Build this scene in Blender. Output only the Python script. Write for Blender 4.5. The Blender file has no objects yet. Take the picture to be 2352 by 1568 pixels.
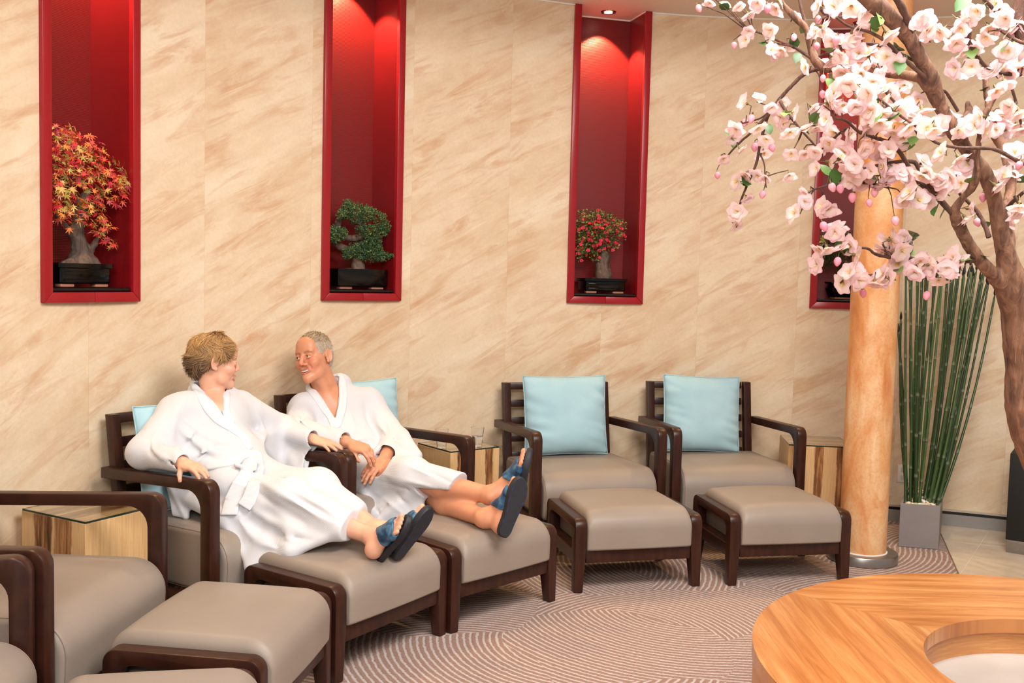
import bpy, bmesh, math, random
import numpy as np
from mathutils import Vector, Matrix, Quaternion, noise as mnoise

# ------------------------------------------------------------------ camera, light, exposure
SC = bpy.context.scene
COL = SC.collection
F_PX, PITCH, ROLL, CAM_H = 2254.4, 0.06504, 0.02492, 1.5066     # focal length in pixels of a 2352 x 1568 frame
CAM_F = Vector((0, math.cos(PITCH), -math.sin(PITCH)))
_u = Vector((0, math.sin(PITCH), math.cos(PITCH))); _r = Vector((1, 0, 0))
CAM_R = math.cos(ROLL)*_r + math.sin(ROLL)*_u
CAM_U = -math.sin(ROLL)*_r + math.cos(ROLL)*_u
cd = bpy.data.cameras.new('camera'); cam = bpy.data.objects.new('camera', cd); COL.objects.link(cam)
cd.sensor_width = 36.0; cd.lens = F_PX*36.0/2352.0; cd.clip_start = 0.05
cam.matrix_world = Matrix(((CAM_R.x, CAM_U.x, -CAM_F.x, 0), (CAM_R.y, CAM_U.y, -CAM_F.y, 0), (CAM_R.z, CAM_U.z, -CAM_F.z, CAM_H), (0, 0, 0, 1)))
SC.camera = cam
SC.view_settings.view_transform = 'Standard'; SC.view_settings.look = 'None'
SC.view_settings.gamma = 1.0; SC.view_settings.use_curve_mapping = False
SC.view_settings.exposure = -0.04

def P(px, py, Y):
    """a point of the place seen at that spot of the photograph, at distance Y in front of the camera along the floor"""
    d = CAM_F + CAM_R*((px-1176)/F_PX) - CAM_U*((py-784)/F_PX)
    return Vector((0, 0, CAM_H)) + d*(Y/d.y)
def PZ(px, py, z):
    d = CAM_F + CAM_R*((px-1176)/F_PX) - CAM_U*((py-784)/F_PX)
    return Vector((0, 0, CAM_H)) + d*((z-CAM_H)/d.z)

world = bpy.data.worlds.new('world'); SC.world = world; world.use_nodes = True
bg = world.node_tree.nodes['Background']; bg.inputs[0].default_value = (1.0, 0.97, 0.94, 1); bg.inputs[1].default_value = 0.42

def area_lamp(name, loc, target, sx, sy, power, color=(1, 1, 1), shape='RECTANGLE', spread=180):
    l = bpy.data.lights.new(name, 'AREA'); l.shape = shape; l.size = sx
    if shape in ('RECTANGLE', 'ELLIPSE'): l.size_y = sy
    l.energy = power; l.color = color; l.spread = math.radians(spread)
    o = bpy.data.objects.new(name, l); COL.objects.link(o); o.location = loc
    o.rotation_euler = (Vector(target)-Vector(loc)).to_track_quat('-Z', 'Y').to_euler()
    return o
def spot_lamp(name, loc, target, power, color, deg, blend=0.3, size=0.02):
    l = bpy.data.lights.new(name, 'SPOT'); l.energy = power; l.color = color
    l.spot_size = math.radians(deg); l.spot_blend = blend; l.shadow_soft_size = size
    o = bpy.data.objects.new(name, l); COL.objects.link(o); o.location = loc
    o.rotation_euler = (Vector(target)-Vector(loc)).to_track_quat('-Z', 'Y').to_euler()
    return o
WC = Vector((1.5986, 2.6273)); WR = 3.746            # centre and radius of the round room's wall
CEIL = 3.19
area_lamp('softbox_lamp', (-0.2, -0.6, 3.0), (-0.6, 4.6, 0.9), 1.7, 1.3, 165, (1.0, 0.985, 0.965))
area_lamp('skylight_lamp', (1.2, 2.3, 3.55), (0.9, 2.7, 0), 2.2, 2.2, 255, (1.0, 0.97, 0.93), 'DISK')

# ------------------------------------------------------------------ helpers
def sr(r, g, b):
    def f(c):
        c /= 255.0
        return c/12.92 if c <= 0.04045 else ((c+0.055)/1.055)**2.4
    return (f(r), f(g), f(b), 1.0)
class NT:
    def __init__(s, name):
        s.m = bpy.data.materials.new(name); s.m.use_nodes = True
        s.t = s.m.node_tree; s.n = s.t.nodes; s.b = s.n['Principled BSDF']
    def add(s, typ, **kw):
        n = s.n.new(typ)
        for k, v in kw.items(): setattr(n, k, v)
        return n
    def link(s, a, b): s.t.links.new(a, b); return b
    def math(s, op, a, b=None, c=None):
        n = s.add('ShaderNodeMath', operation=op)
        for i, v in enumerate((a, b, c)):
            if v is None: continue
            if isinstance(v, (int, float)): n.inputs[i].default_value = v
            else: s.link(v, n.inputs[i])
        return n.outputs[0]
    def coord(s, kind='Object', scale=(1, 1, 1), rot=(0, 0, 0), loc=(0, 0, 0)):
        tc = s.add('ShaderNodeTexCoord'); mp = s.add('ShaderNodeMapping')
        mp.inputs['Scale'].default_value = scale; mp.inputs['Rotation'].default_value = rot; mp.inputs['Location'].default_value = loc
        s.link(tc.outputs[kind], mp.inputs[0]); return mp.outputs[0]
    def noise(s, vec, scale, detail=4, rough=0.55, dist=0.0):
        n = s.add('ShaderNodeTexNoise'); n.inputs['Scale'].default_value = scale; n.inputs['Detail'].default_value = detail
        n.inputs['Roughness'].default_value = rough; n.inputs['Distortion'].default_value = dist
        if vec is not None: s.link(vec, n.inputs['Vector'])
        return n.outputs['Fac']
    def ramp(s, fac, stops, interp='LINEAR'):
        r = s.add('ShaderNodeValToRGB'); r.color_ramp.interpolation = interp; e = r.color_ramp.elements
        while len(e) < len(stops): e.new(0.5)
        for i, (p, c) in enumerate(stops):
            e[i].position = p; e[i].color = c if len(c) == 4 else (*c, 1)
        s.link(fac, r.inputs[0]); return r.outputs[0]
    def mix(s, fac, a, b, mode='MIX'):
        n = s.add('ShaderNodeMix', data_type='RGBA', blend_type=mode)
        if isinstance(fac, (int, float)): n.inputs[0].default_value = fac
        else: s.link(fac, n.inputs[0])
        for i, v in ((6, a), (7, b)):
            if isinstance(v, tuple): n.inputs[i].default_value = v
            else: s.link(v, n.inputs[i])
        return n.outputs[2]
    def bump(s, h, strength=0.3, dist=0.01):
        n = s.add('ShaderNodeBump'); n.inputs['Strength'].default_value = strength; n.inputs['Distance'].default_value = dist
        s.link(h, n.inputs['Height']); s.link(n.outputs[0], s.b.inputs['Normal']); return n
    def base(s, c):
        if isinstance(c, tuple): s.b.inputs['Base Color'].default_value = c
        else: s.link(c, s.b.inputs['Base Color'])
        return s
    def set(s, **kw):
        for k, v in kw.items():
            k = k.replace('_', ' ')
            if isinstance(v, (int, float, tuple)): s.b.inputs[k].default_value = v
            else: s.link(v, s.b.inputs[k])
        return s
def plain(name, col, rough=0.5, metal=0.0, var=0.0, scale=8, **kw):
    t = NT(name)
    if var:
        f = t.noise(t.coord('Object'), scale)
        lo = tuple(c*(1-var) for c in col[:3])+(1,); hi = tuple(min(1, c*(1+var)) for c in col[:3])+(1,)
        t.base(t.ramp(f, [(0.3, lo), (0.7, hi)]))
    else: t.base(col)
    t.set(Roughness=rough, Metallic=metal, **kw); return t.m

def tag(o, label=None, cat=None, group=None, kind=None):
    if label: o['label'] = label
    if cat: o['category'] = cat
    if group: o['group'] = group
    if kind: o['kind'] = kind
    return o
def empty(name, loc=(0, 0, 0), rz=0.0, label=None, cat=None, group=None, parent=None):
    o = bpy.data.objects.new(name, None); COL.objects.link(o); o.location = loc; o.rotation_euler = (0, 0, rz)
    o.empty_display_size = 0.1
    if parent: o.parent = parent
    return tag(o, label, cat, group)
def finish(me, mats, smooth=True, angle=38):
    for m in (mats if isinstance(mats, (list, tuple)) else [mats]): me.materials.append(m)
    if smooth:
        me.shade_smooth()
        if angle < 180: me.set_sharp_from_angle(angle=math.radians(angle))
def link(name, me, parent=None, loc=None, rot=None):
    o = bpy.data.objects.new(name, me); COL.objects.link(o)
    if parent: o.parent = parent
    if loc is not None: o.location = loc
    if rot is not None: o.rotation_euler = rot
    return o
def obj(name, bm, mat, parent=None, smooth=True, angle=38, loc=None, rot=None):
    me = bpy.data.meshes.new(name); bm.to_mesh(me); bm.free(); finish(me, mat, smooth, angle)
    return link(name, me, parent, loc, rot)
def pyobj(name, v, f, mat, parent=None, smooth=True, angle=38, uv=None, mi=None, loc=None, rot=None):
    me = bpy.data.meshes.new(name); me.from_pydata([tuple(p) for p in v], [], f); me.update()
    if uv is not None:
        l = me.uv_layers.new(name='UVMap')
        idx = np.zeros(len(me.loops), dtype=np.int32); me.loops.foreach_get('vertex_index', idx)
        l.data.foreach_set('uv', np.asarray(uv, dtype=np.float32)[idx].ravel())
    if mi is not None: me.polygons.foreach_set('material_index', mi)
    finish(me, mat, smooth, angle); return link(name, me, parent, loc, rot)
def npobj(name, v, q, mat, parent=None, smooth=True, angle=180, color=None):
    """mesh from numpy arrays of points and quads"""
    me = bpy.data.meshes.new(name); nv, nq = len(v), len(q); k = q.shape[1]
    me.vertices.add(nv); me.vertices.foreach_set('co', np.asarray(v, np.float32).ravel())
    me.loops.add(nq*k); me.loops.foreach_set('vertex_index', np.asarray(q, np.int32).ravel())
    me.polygons.add(nq); me.polygons.foreach_set('loop_start', np.arange(0, nq*k, k, dtype=np.int32))
    me.update(calc_edges=True); me.validate()
    if color is not None:
        a = me.color_attributes.new('Col', 'FLOAT_COLOR', 'POINT')
        a.data.foreach_set('color', np.asarray(color, np.float32).ravel())
    finish(me, mat, smooth, angle); return link(name, me, parent)
def bevel(bm, w, seg=2, edges=None):
    bmesh.ops.bevel(bm, geom=list(edges or bm.edges), offset=w, segments=seg, profile=0.5, affect='EDGES', clamp_overlap=True)
def box(c, s, bw=0.0, seg=2, rot=None):
    bm = bmesh.new(); bmesh.ops.create_cube(bm, size=1.0)
    bmesh.ops.scale(bm, vec=s, verts=bm.verts)
    if bw: bevel(bm, bw, seg)
    if rot is not None: bmesh.ops.rotate(bm, cent=(0, 0, 0), matrix=rot, verts=bm.verts)
    bmesh.ops.translate(bm, vec=c, verts=bm.verts); return bm
def merge(*bms):
    out = bms[0]
    for b in bms[1:]:
        me = bpy.data.meshes.new('t'); b.to_mesh(me); b.free(); out.from_mesh(me); bpy.data.meshes.remove(me)
    return out
def round_poly(pts, radii, seg=6):
    """2D polygon with rounded corners"""
    out = []; n = len(pts)
    for i in range(n):
        p = Vector(pts[i]); r = radii[i]
        if r <= 0: out.append(tuple(p)); continue
        a = (Vector(pts[i-1])-p); b = (Vector(pts[(i+1) % n])-p)
        ua, ub = a.normalized(), b.normalized(); ang = ua.angle(ub)
        d = min(r/math.tan(ang/2), a.length*0.49, b.length*0.49); r2 = d*math.tan(ang/2)
        c = p+(ua+ub).normalized()*(r2/math.sin(ang/2))
        s, e = p+ua*d-c, p+ub*d-c
        a0 = math.atan2(s.y, s.x); da = (math.atan2(e.y, e.x)-a0+math.pi) % (2*math.pi)-math.pi
        for k in range(seg+1):
            t = a0+da*k/seg; out.append((c.x+r2*math.cos(t), c.y+r2*math.sin(t)))
    return out
def prism(poly, x0, x1, bw=0.0, seg=2, axis='x'):
    """polygon extruded along x (poly in y,z), or along z (poly in x,y)"""
    bm = bmesh.new()
    f = (lambda a, b, t: (t, a, b)) if axis == 'x' else ((lambda a, b, t: (a, b, t)) if axis == 'z' else (lambda a, b, t: (a, t, b)))
    A = [bm.verts.new(f(a, b, x0)) for a, b in poly]; B = [bm.verts.new(f(a, b, x1)) for a, b in poly]
    n = len(poly); bm.faces.new(A); bm.faces.new(B[::-1])
    for i in range(n): bm.faces.new((A[i], A[(i+1) % n], B[(i+1) % n], B[i]))
    bmesh.ops.recalc_face_normals(bm, faces=bm.faces)
    if bw:
        ed = [e for e in bm.edges if len(e.link_faces) == 2 and (len(e.link_faces[0].verts) > 4) != (len(e.link_faces[1].verts) > 4)] if n > 4 else list(bm.edges)
        bevel(bm, bw, seg, ed)
    return bm
def lathe(prof, n=32, close=False):
    bm = bmesh.new(); rings = []
    for r, z in prof:
        rings.append([bm.verts.new((r*math.cos(2*math.pi*i/n), r*math.sin(2*math.pi*i/n), z)) for i in range(n)] if r > 1e-6 else [bm.verts.new((0, 0, z))])
    pr = list(zip(rings, rings[1:]))+([(rings[-1], rings[0])] if close else [])
    for a, b in pr:
        for i in range(n):
            j = (i+1) % n
            if len(a) == 1 and len(b) == 1: continue
            if len(a) == 1: bm.faces.new((a[0], b[j], b[i]))
            elif len(b) == 1: bm.faces.new((a[i], a[j], b[0]))
            else: bm.faces.new((a[i], a[j], b[j], b[i]))
    bmesh.ops.recalc_face_normals(bm, faces=bm.faces); return bm
def catmull(pts, k=4):
    """smooth path through points (tuples of any length)"""
    p = [np.array(q, float) for q in pts]; p = [2*p[0]-p[1]]+p+[2*p[-1]-p[-2]]; out = []
    for i in range(1, len(p)-2):
        for j in range(k):
            t = j/k
            out.append(0.5*((2*p[i])+(-p[i-1]+p[i+1])*t+(2*p[i-1]-5*p[i]+4*p[i+1]-p[i+2])*t*t+(-p[i-1]+3*p[i]-3*p[i+1]+p[i+2])*t**3))
    out.append(p[-2]); return out
def tube_vf(path, n=8, cap=True, wob=0.0, seed=0):
    """path of (x,y,z,r): verts and faces"""
    rng = random.Random(seed); V = []; Fc = []; path = [np.asarray(q, float) for q in path]
    up = None
    for i, q in enumerate(path):
        t = path[min(i+1, len(path)-1)][:3]-path[max(i-1, 0)][:3]; t = Vector(t).normalized()
        if up is None: up = t.orthogonal().normalized()
        up = (up-t*up.dot(t)).normalized(); sd = t.cross(up)
        for k in range(n):
            a = 2*math.pi*k/n; r = q[3]*(1+wob*(rng.random()-0.5)*2)
            V.append(tuple(Vector(q[:3])+(up*math.cos(a)+sd*math.sin(a))*r))
    for i in range(len(path)-1):
        for k in range(n):
            j = (k+1) % n; Fc.append((i*n+k, i*n+j, (i+1)*n+j, (i+1)*n+k))
    if cap: Fc.append(tuple(range(n))[::-1]); Fc.append(tuple(range((len(path)-1)*n, len(path)*n)))
    return V, Fc
class Pile:
    def __init__(s): s.v = []; s.f = []; s.m = []
    def add(s, v, f, m=0):
        o = len(s.v); s.v += [tuple(p) for p in v]; s.f += [tuple(i+o for i in q) for q in f]; s.m += [m]*len(f); return s
    def obj(s, name, mat, parent=None, smooth=True, angle=60, loc=None, rot=None): return pyobj(name, s.v, s.f, mat, parent, smooth, angle, mi=s.m if isinstance(mat, list) else None, loc=loc, rot=rot)
def copy_tree(o, parent=None):
    c = o.copy(); COL.objects.link(c)
    if parent: c.parent = parent
    for ch in list(o.children): copy_tree(ch, c)
    return c
# ------------------------------------------------------------------ materials of the room
def m_wall():
    t = NT('marbled_wall'); tc = t.add('ShaderNodeTexCoord')
    info = t.add('ShaderNodeObjectInfo')
    off = t.add('ShaderNodeVectorMath', operation='MULTIPLY_ADD'); cmb = t.add('ShaderNodeCombineXYZ')
    t.link(t.math('MULTIPLY', info.outputs['Random'], 7.3), cmb.inputs[0]); t.link(t.math('MULTIPLY', info.outputs['Random'], 3.1), cmb.inputs[1])
    add = t.add('ShaderNodeVectorMath', operation='ADD'); t.link(tc.outputs['UV'], add.inputs[0]); t.link(cmb.outputs[0], add.inputs[1])
    def mp(sx, sy, rot):
        r = t.add('ShaderNodeMapping'); r.inputs['Rotation'].default_value = (0, 0, rot); t.link(add.outputs[0], r.inputs[0])
        m = t.add('ShaderNodeMapping'); m.inputs['Scale'].default_value = (sx, sy, 1); t.link(r.outputs[0], m.inputs[0]); return m.outputs[0]
    R = -math.radians(27)
    big = t.noise(mp(1.1, 3.4, R), 1.0, 4, 0.6, 0.5)
    streak = t.noise(mp(1.7, 9.5, R), 1.4, 8, 0.64, 0.9)
    mask = t.noise(mp(1.2, 2.0, R), 2.1, 3, 0.5, 0.4)
    fine = t.noise(mp(1, 1, 0), 55, 6, 0.7)
    mott = t.noise(mp(1, 1.3, R), 9, 6, 0.65, 0.4)
    c = t.ramp(big, [(0.25, sr(212, 184, 150)), (0.42, sr(221, 197, 165)), (0.58, sr(228, 209, 180)), (0.75, sr(236, 222, 199))])
    c = t.mix(t.ramp(mott, [(0.42, (0, 0, 0)), (0.75, (0.42,)*3)]), c, sr(241, 222, 190))
    sf = t.math('MULTIPLY', t.ramp(streak, [(0.47, (0, 0, 0)), (0.58, (0.55,)*3), (0.70, (1, 1, 1))]), t.ramp(mask, [(0.36, (0.15,)*3), (0.58, (1, 1, 1))]))
    c = t.mix(t.math('MULTIPLY', sf, 0.66), c, sr(194, 136, 90))
    s2 = t.noise(mp(1.4, 7, R), 2.0, 6, 0.6, 0.7)
    c = t.mix(t.ramp(s2, [(0.58, (0, 0, 0)), (0.75, (0.5,)*3)]), c, sr(243, 226, 198))
    c = t.mix(t.ramp(fine, [(0.35, (0.14,)*3), (0.6, (0, 0, 0))]), c, sr(192, 148, 106))
    t.base(c).set(Roughness=0.62); t.link(fine, t.bump(fine, 0.12, 0.002).inputs['Height'])
    return t.m
M_WALL = m_wall()
def m_column():
    t = NT('marbled_column'); v = t.coord('Object', (1, 1, 0.45), (0.5, 0.35, 0))
    a = t.noise(v, 5.5, 8, 0.62, 0.8); b = t.noise(v, 14, 8, 0.7, 0.5); f = t.noise(t.coord('Object'), 70, 5, 0.7)
    c = t.ramp(a, [(0.28, sr(186, 108, 54)), (0.43, sr(214, 148, 92)), (0.56, sr(226, 176, 126)), (0.74, sr(236, 206, 164))])
    c = t.mix(t.ramp(b, [(0.5, (0, 0, 0)), (0.7, (0.5,)*3)]), c, sr(206, 128, 66))
    c = t.mix(t.ramp(f, [(0.33, (0.35,)*3), (0.5, (0, 0, 0))]), c, sr(190, 118, 64))
    t.base(c).set(Roughness=0.5); t.bump(f, 0.1, 0.002); return t.m
def m_carpet():
    t = NT('carpet_loops'); v = t.coord('Object'); v2 = t.coord('Object', loc=(-0.35, -0.35, 0))
    n = t.noise(v, 90, 3, 0.6); wob = t.noise(v, 26, 2, 0.5)
    vor = t.add('ShaderNodeTexVoronoi'); vor.inputs['Scale'].default_value = 1.45; vor.inputs['Randomness'].default_value = 0.9
    wv = t.noise(v, 1.6, 1, 0.4)
    sh = t.add('ShaderNodeVectorMath', operation='MULTIPLY_ADD'); cw = t.add('ShaderNodeCombineXYZ'); t.link(wv, cw.inputs[0]); t.link(t.noise(v, 1.1, 1, 0.4), cw.inputs[1])
    t.link(cw.outputs[0], sh.inputs[0]); sh.inputs[1].default_value = (0.7, 0.7, 0); t.link(v2, sh.inputs[2]); t.link(sh.outputs[0], vor.inputs['Vector'])
    # stripes: rings about a centre that differs from patch to patch
    cen = t.add('ShaderNodeVectorMath', operation='MULTIPLY_ADD'); off = t.add('ShaderNodeVectorMath', operation='SUBTRACT')
    t.link(vor.outputs['Color'], off.inputs[0]); off.inputs[1].default_value = (0.5, 0.5, 0.5)
    nz = t.add('ShaderNodeVectorMath', operation='MULTIPLY'); t.link(off.outputs[0], nz.inputs[0]); nz.inputs[1].default_value = (1, 1, 0); nn_ = t.add('ShaderNodeVectorMath', operation='NORMALIZE'); t.link(nz.outputs[0], nn_.inputs[0]); t.link(nn_.outputs[0], cen.inputs[0]); cen.inputs[1].default_value = (0.66, 0.66, 0)
    t.link(vor.outputs['Position'], cen.inputs[2])
    flat = t.add('ShaderNodeVectorMath', operation='MULTIPLY'); dd = t.add('ShaderNodeVectorMath', operation='SUBTRACT'); t.link(v, dd.inputs[0]); t.link(cen.outputs[0], dd.inputs[1])
    t.link(dd.outputs[0], flat.inputs[0]); flat.inputs[1].default_value = (1, 1, 0)
    ln = t.add('ShaderNodeVectorMath', operation='LENGTH'); t.link(flat.outputs[0], ln.inputs[0])
    d = t.math('ADD', ln.outputs['Value'], t.math('MULTIPLY', wob, 0.012)); d = t.math('ADD', d, t.math('MULTIPLY', n, 0.006))
    s = t.math('SINE', t.math('MULTIPLY', d, 2*math.pi/0.0275))
    stripe = t.ramp(t.math('ADD', t.math('MULTIPLY', s, 0.5), 0.5), [(0.58, (0, 0, 0)), (0.86, (1, 1, 1))])
    c = t.mix(t.ramp(n, [(0.3, (0,)*3), (0.7, (1,)*3)]), sr(134, 106, 95), sr(158, 128, 116))
    c = t.mix(t.math('MULTIPLY', stripe, 0.82), c, t.mix(t.ramp(n, [(0.3, (0,)*3), (0.7, (1,)*3)]), sr(180, 168, 160), sr(204, 194, 188)))
    t.base(c).set(Roughness=0.95); h = t.math('ADD', t.math('MULTIPLY', n, 0.6), t.math('MULTIPLY', s, -0.25)); t.bump(h, 0.5, 0.006); return t.m
M_RED = plain('red_lacquer', sr(152, 20, 30), 0.30, var=0.05)
M_REDSHADE = plain('red_lacquer_shaded', sr(122, 16, 22), 0.34, var=0.05)  # darker copy of the frame red; shade inside the niches put into the colour
def m_redrib():
    t = NT('red_ribbed_lining'); v = t.coord('UV'); s = t.add('ShaderNodeSeparateXYZ'); t.link(v, s.inputs[0])
    w = t.math('SINE', t.math('MULTIPLY', s.outputs[1], 2*math.pi/0.0072))
    t.base(t.mix(t.math('ADD', t.math('MULTIPLY', w, 0.5), 0.5), sr(104, 15, 16), sr(120, 19, 19))).set(Roughness=0.38); t.bump(w, 0.13, 0.003); return t.m  # rib reds darkened, painting in the shade of the niche interior
M_REDRIB = m_redrib()
M_WHITE = plain('white_paint', sr(236, 230, 222), 0.5)
M_CEIL = plain('ceiling_paint', sr(226, 214, 204), 0.6, var=0.03, scale=2)
M_CHROME = plain('chrome', sr(220, 215, 205), 0.12, 1.0)
M_STEEL = plain('brushed_steel', sr(150, 146, 142), 0.34, 0.85, var=0.05, scale=40)
M_GREYTRIM = plain('grey_skirting', sr(150, 146, 142), 0.42, 0.15)
M_BLACK = plain('black_satin', sr(14, 13, 13), 0.3)
M_BLACKGLAZE = plain('black_glaze', sr(7, 7, 8), 0.12, Specular_IOR_Level=0.35)
# ------------------------------------------------------------------ walls, ceiling, floor
def wpt(a, r, z): return (WC.x+r*math.sin(a), WC.y+r*math.cos(a), z)
NICHE_A = [-1.1403, -0.7123, -0.2764, 0.1532]
N_OUT, N_IN, N_SILL, N_DEPTH = 0.255, 0.2115, 1.357, 0.235
NHALF = math.asin(N_OUT/WR)
SILL_IN = N_SILL+0.046
def niche_holes(a0, a1):
    return [(m-NHALF+0.004, m+NHALF-0.004) for m in NICHE_A if m+NHALF > a0 and m-NHALF < a1]
def wall_strip(a0, a1, r, thick=0.0, zt=CEIL+0.02, zb=0.0):
    """curved sheet from angle a0 to a1 with the niches left open above their sills"""
    br = {a0, a1}
    n = max(1, int((a1-a0)/0.03))
    for i in range(n+1): br.add(a0+(a1-a0)*i/n)
    for h0, h1 in niche_holes(a0, a1):
        for h in (h0, h1):
            if a0 < h < a1: br.add(h)
    br = sorted(br); V = []; Fc = []; UV = []; zh = N_SILL+0.004
    for i in range(len(br)-1):
        b0, b1 = br[i], br[i+1]; m = (b0+b1)/2
        if b1-b0 < 1e-6: continue
        hole = any(h0 < m < h1 for h0, h1 in niche_holes(a0, a1))
        for z0, z1 in ([(zb, zh)] if hole else [(zb, zh), (zh, zt)]):
            o = len(V)
            for a, z in ((b0, z0), (b0, z1), (b1, z1), (b1, z0)): V.append(wpt(a, r, z)); UV.append((a*r, z))
            Fc.append((o, o+1, o+2, o+3))
            if thick:
                for a, s in ((b0, 0), (b1, 1)):
                    edge = abs(a-a0) < 1e-6 or abs(a-a1) < 1e-6
                    if edge:
                        o = len(V)
                        for rr, z in ((r, z0), (r, z1), (r+thick, z1), (r+thick, z0)): V.append(wpt(a, rr, z)); UV.append((a*r, z))
                        Fc.append((o, o+1, o+2, o+3))
    return V, Fc, UV
A_LO, A_HI = -2.25, 1.1
v, f, uv = wall_strip(A_LO, A_HI, WR+0.012)
M_GAP = plain('wall_backing', sr(206, 178, 140), 0.8)
wall = pyobj('wall_back', v, f, M_GAP, smooth=False); tag(wall, 'curved wall clad in marbled sand coloured panels', kind='structure')
S0, SP = -1.1427, 0.17243
k0, k1 = math.floor((A_LO-S0)/SP)+1, math.floor((A_HI-S0)/SP)
for k in range(k0, k1):
    a0, a1 = S0+k*SP+0.00005, S0+(k+1)*SP-0.00005
    v, f, uv = wall_strip(a0, a1, WR, 0.011); bmv = pyobj('panel', v, f, M_WALL, wall, smooth=True, angle=30, uv=uv)
# floor: carpet inside, stone tiles beyond the brass edge
C_A, C_B = Vector((2.6517, 5.9057)), Vector((2.3766, 5.0540))       # carpet edge
def m_floorbase():
    return plain('screed', sr(120, 110, 100), 0.9)
bm = bmesh.new()
ring = [bm.verts.new((WC.x+4.6*math.cos(i*2*math.pi/64), WC.y-0.4+5.0*math.sin(i*2*math.pi/64), -0.012)) for i in range(64)]
bm.faces.new(ring); floor = obj('floor', bm, m_floorbase(), smooth=False); tag(floor, 'floor slab under carpet and tiles', kind='structure')
dc = (C_B-C_A).normalized(); top = C_A-dc*0.55; bot = C_A+dc*6.5
bm = bmesh.new()
pts = [(top.x, top.y)]+[(bot.x, bot.y)]+[(-2.6, -0.4), (-3.0, 1.5)]
aa = math.atan2(top.x-WC.x, top.y-WC.y)-0.012
for i in range(41):
    a = -1.75+(aa+1.75)*i/40; pts.append((WC.x+(WR+0.01)*math.sin(a), WC.y+(WR+0.01)*math.cos(a)))
vs = [bm.verts.new((x, y, 0)) for x, y in pts]; fc = bm.faces.new(vs); 
if fc.normal.z < 0: bmesh.ops.reverse_faces(bm, faces=[fc])
r = bmesh.ops.extrude_face_region(bm, geom=[fc]); bmesh.ops.translate(bm, vec=(0, 0, -0.011), verts=[g for g in r['geom'] if isinstance(g, bmesh.types.BMVert)])
bmesh.ops.recalc_face_normals(bm, faces=bm.faces); bmesh.ops.triangulate(bm, faces=bm.faces, quad_method='BEAUTY', ngon_method='EAR_CLIP')
carpet = obj('carpet', bm, m_carpet(), smooth=False); tag(carpet, 'mauve brown carpet with pale raked arcs under the lounge chairs', 'carpet')
# tiles
def m_tile():
    t = NT('cream_stone'); v = t.coord('Object'); a = t.noise(v, 6, 6, 0.6, 0.4)
    t.base(t.ramp(a, [(0.3, sr(196, 178, 154)), (0.7, sr(214, 199, 178))])).set(Roughness=0.22); return t.m
M_TILE = m_tile(); M_GROUT = plain('pale_grout', sr(226, 214, 196), 0.7)
tf = empty('tile_floor', (0, 0, 0)); tag(tf, 'cream stone tiled floor beside the carpet', kind='structure')
g1 = Vector((2.746, 5.6435)); gd = (Vector((2.4016, 5.109))-g1).normalized(); gn = Vector((-gd.y, gd.x))
if gn.x < 0: gn = -gn
TL, TW = 0.60, 0.34
def clip_half(poly, p, n):
    out = []
    for i in range(len(poly)):
        a, b = poly[i], poly[(i+1) % len(poly)]; da, db = (a-p).dot(n), (b-p).dot(n)
        if da >= 0: out.append(a)
        if da*db < 0: out.append(a+(b-a)*(da/(da-db)))
    return out
cn = Vector((-dc.y, dc.x))
if cn.x < 0: cn = -cn
h1 = Vector((2.653, 5.748))
base_t = (h1-g1).dot(gd)
nt = 0
for i in range(-3, 6):
    for j in range(-4, 12):
        u0, w0 = i*TL, base_t+j*TW
        q = [g1+gn*(u0+a*TL)+gd*(w0+b*TW) for a, b in ((0.003, 0.005), (0.997, 0.005), (0.997, 0.995), (0.003, 0.995))]
        q = clip_half(q, C_A+cn*0.006, cn)
        if len(q) < 3: continue
        if min((p-WC).length for p in q) > WR-0.02: continue
        if max(p.x for p in q) > 5.4 or min(p.y for p in q) < 2.6: continue
        bm = prism([(p.x, p.y) for p in q], -0.011, 0.0, axis='z'); obj('tile', bm, M_TILE, tf, smooth=False); nt += 1
bm = bmesh.new(); gp = [C_A+cn*0.004-dc*0.6, C_A+cn*0.004+dc*4, C_A+cn*4+dc*4, C_A+cn*4-dc*0.6]
bm.faces.new([bm.verts.new((p.x, p.y, -0.002)) for p in gp]); obj('grout', bm, M_GROUT, tf, smooth=False)
M_BRASS = plain('brass', sr(196, 164, 110), 0.3, 0.9)
e0, e1 = C_A-dc*0.5, C_A+dc*4.0
br = obj('trim_1', box((0, 0, 0), (0.008, (e1-e0).length, 0.012), 0.002), M_BRASS, loc=((e0.x+e1.x)/2, (e0.y+e1.y)/2, -0.004), rot=(0, 0, math.atan2(dc.y, dc.x)-math.pi/2))
tag(br, 'thin brass strip between carpet and tiles', kind='structure')
# ceiling ring with a raised centre, white bead where it meets the wall
def ring_face(bm, r0, r1, z, a0=-math.pi, a1=math.pi, n=96):
    for i in range(n):
        b0, b1 = a0+(a1-a0)*i/n, a0+(a1-a0)*(i+1)/n
        bm.faces.new([bm.verts.new(wpt(*q)) for q in ((b0, r0, z), (b0, r1, z), (b1, r1, z), (b1, r0, z))])
bm = bmesh.new(); ring_face(bm, 2.15, WR+0.35, CEIL)
for i in range(96):
    b0, b1 = -math.pi+2*math.pi*i/96, -math.pi+2*math.pi*(i+1)/96
    bm.faces.new([bm.verts.new(wpt(*q)) for q in ((b0, 2.15, CEIL), (b1, 2.15, CEIL), (b1, 2.15, 3.62), (b0, 2.15, 3.62))])
ring_face(bm, 0.001, 2.15, 3.62)
bmesh.ops.remove_doubles(bm, verts=bm.verts, dist=1e-4)
ceil = obj('ceiling', bm, M_CEIL, smooth=False); tag(ceil, 'pale ceiling ring above the curved wall', kind='structure')
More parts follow.
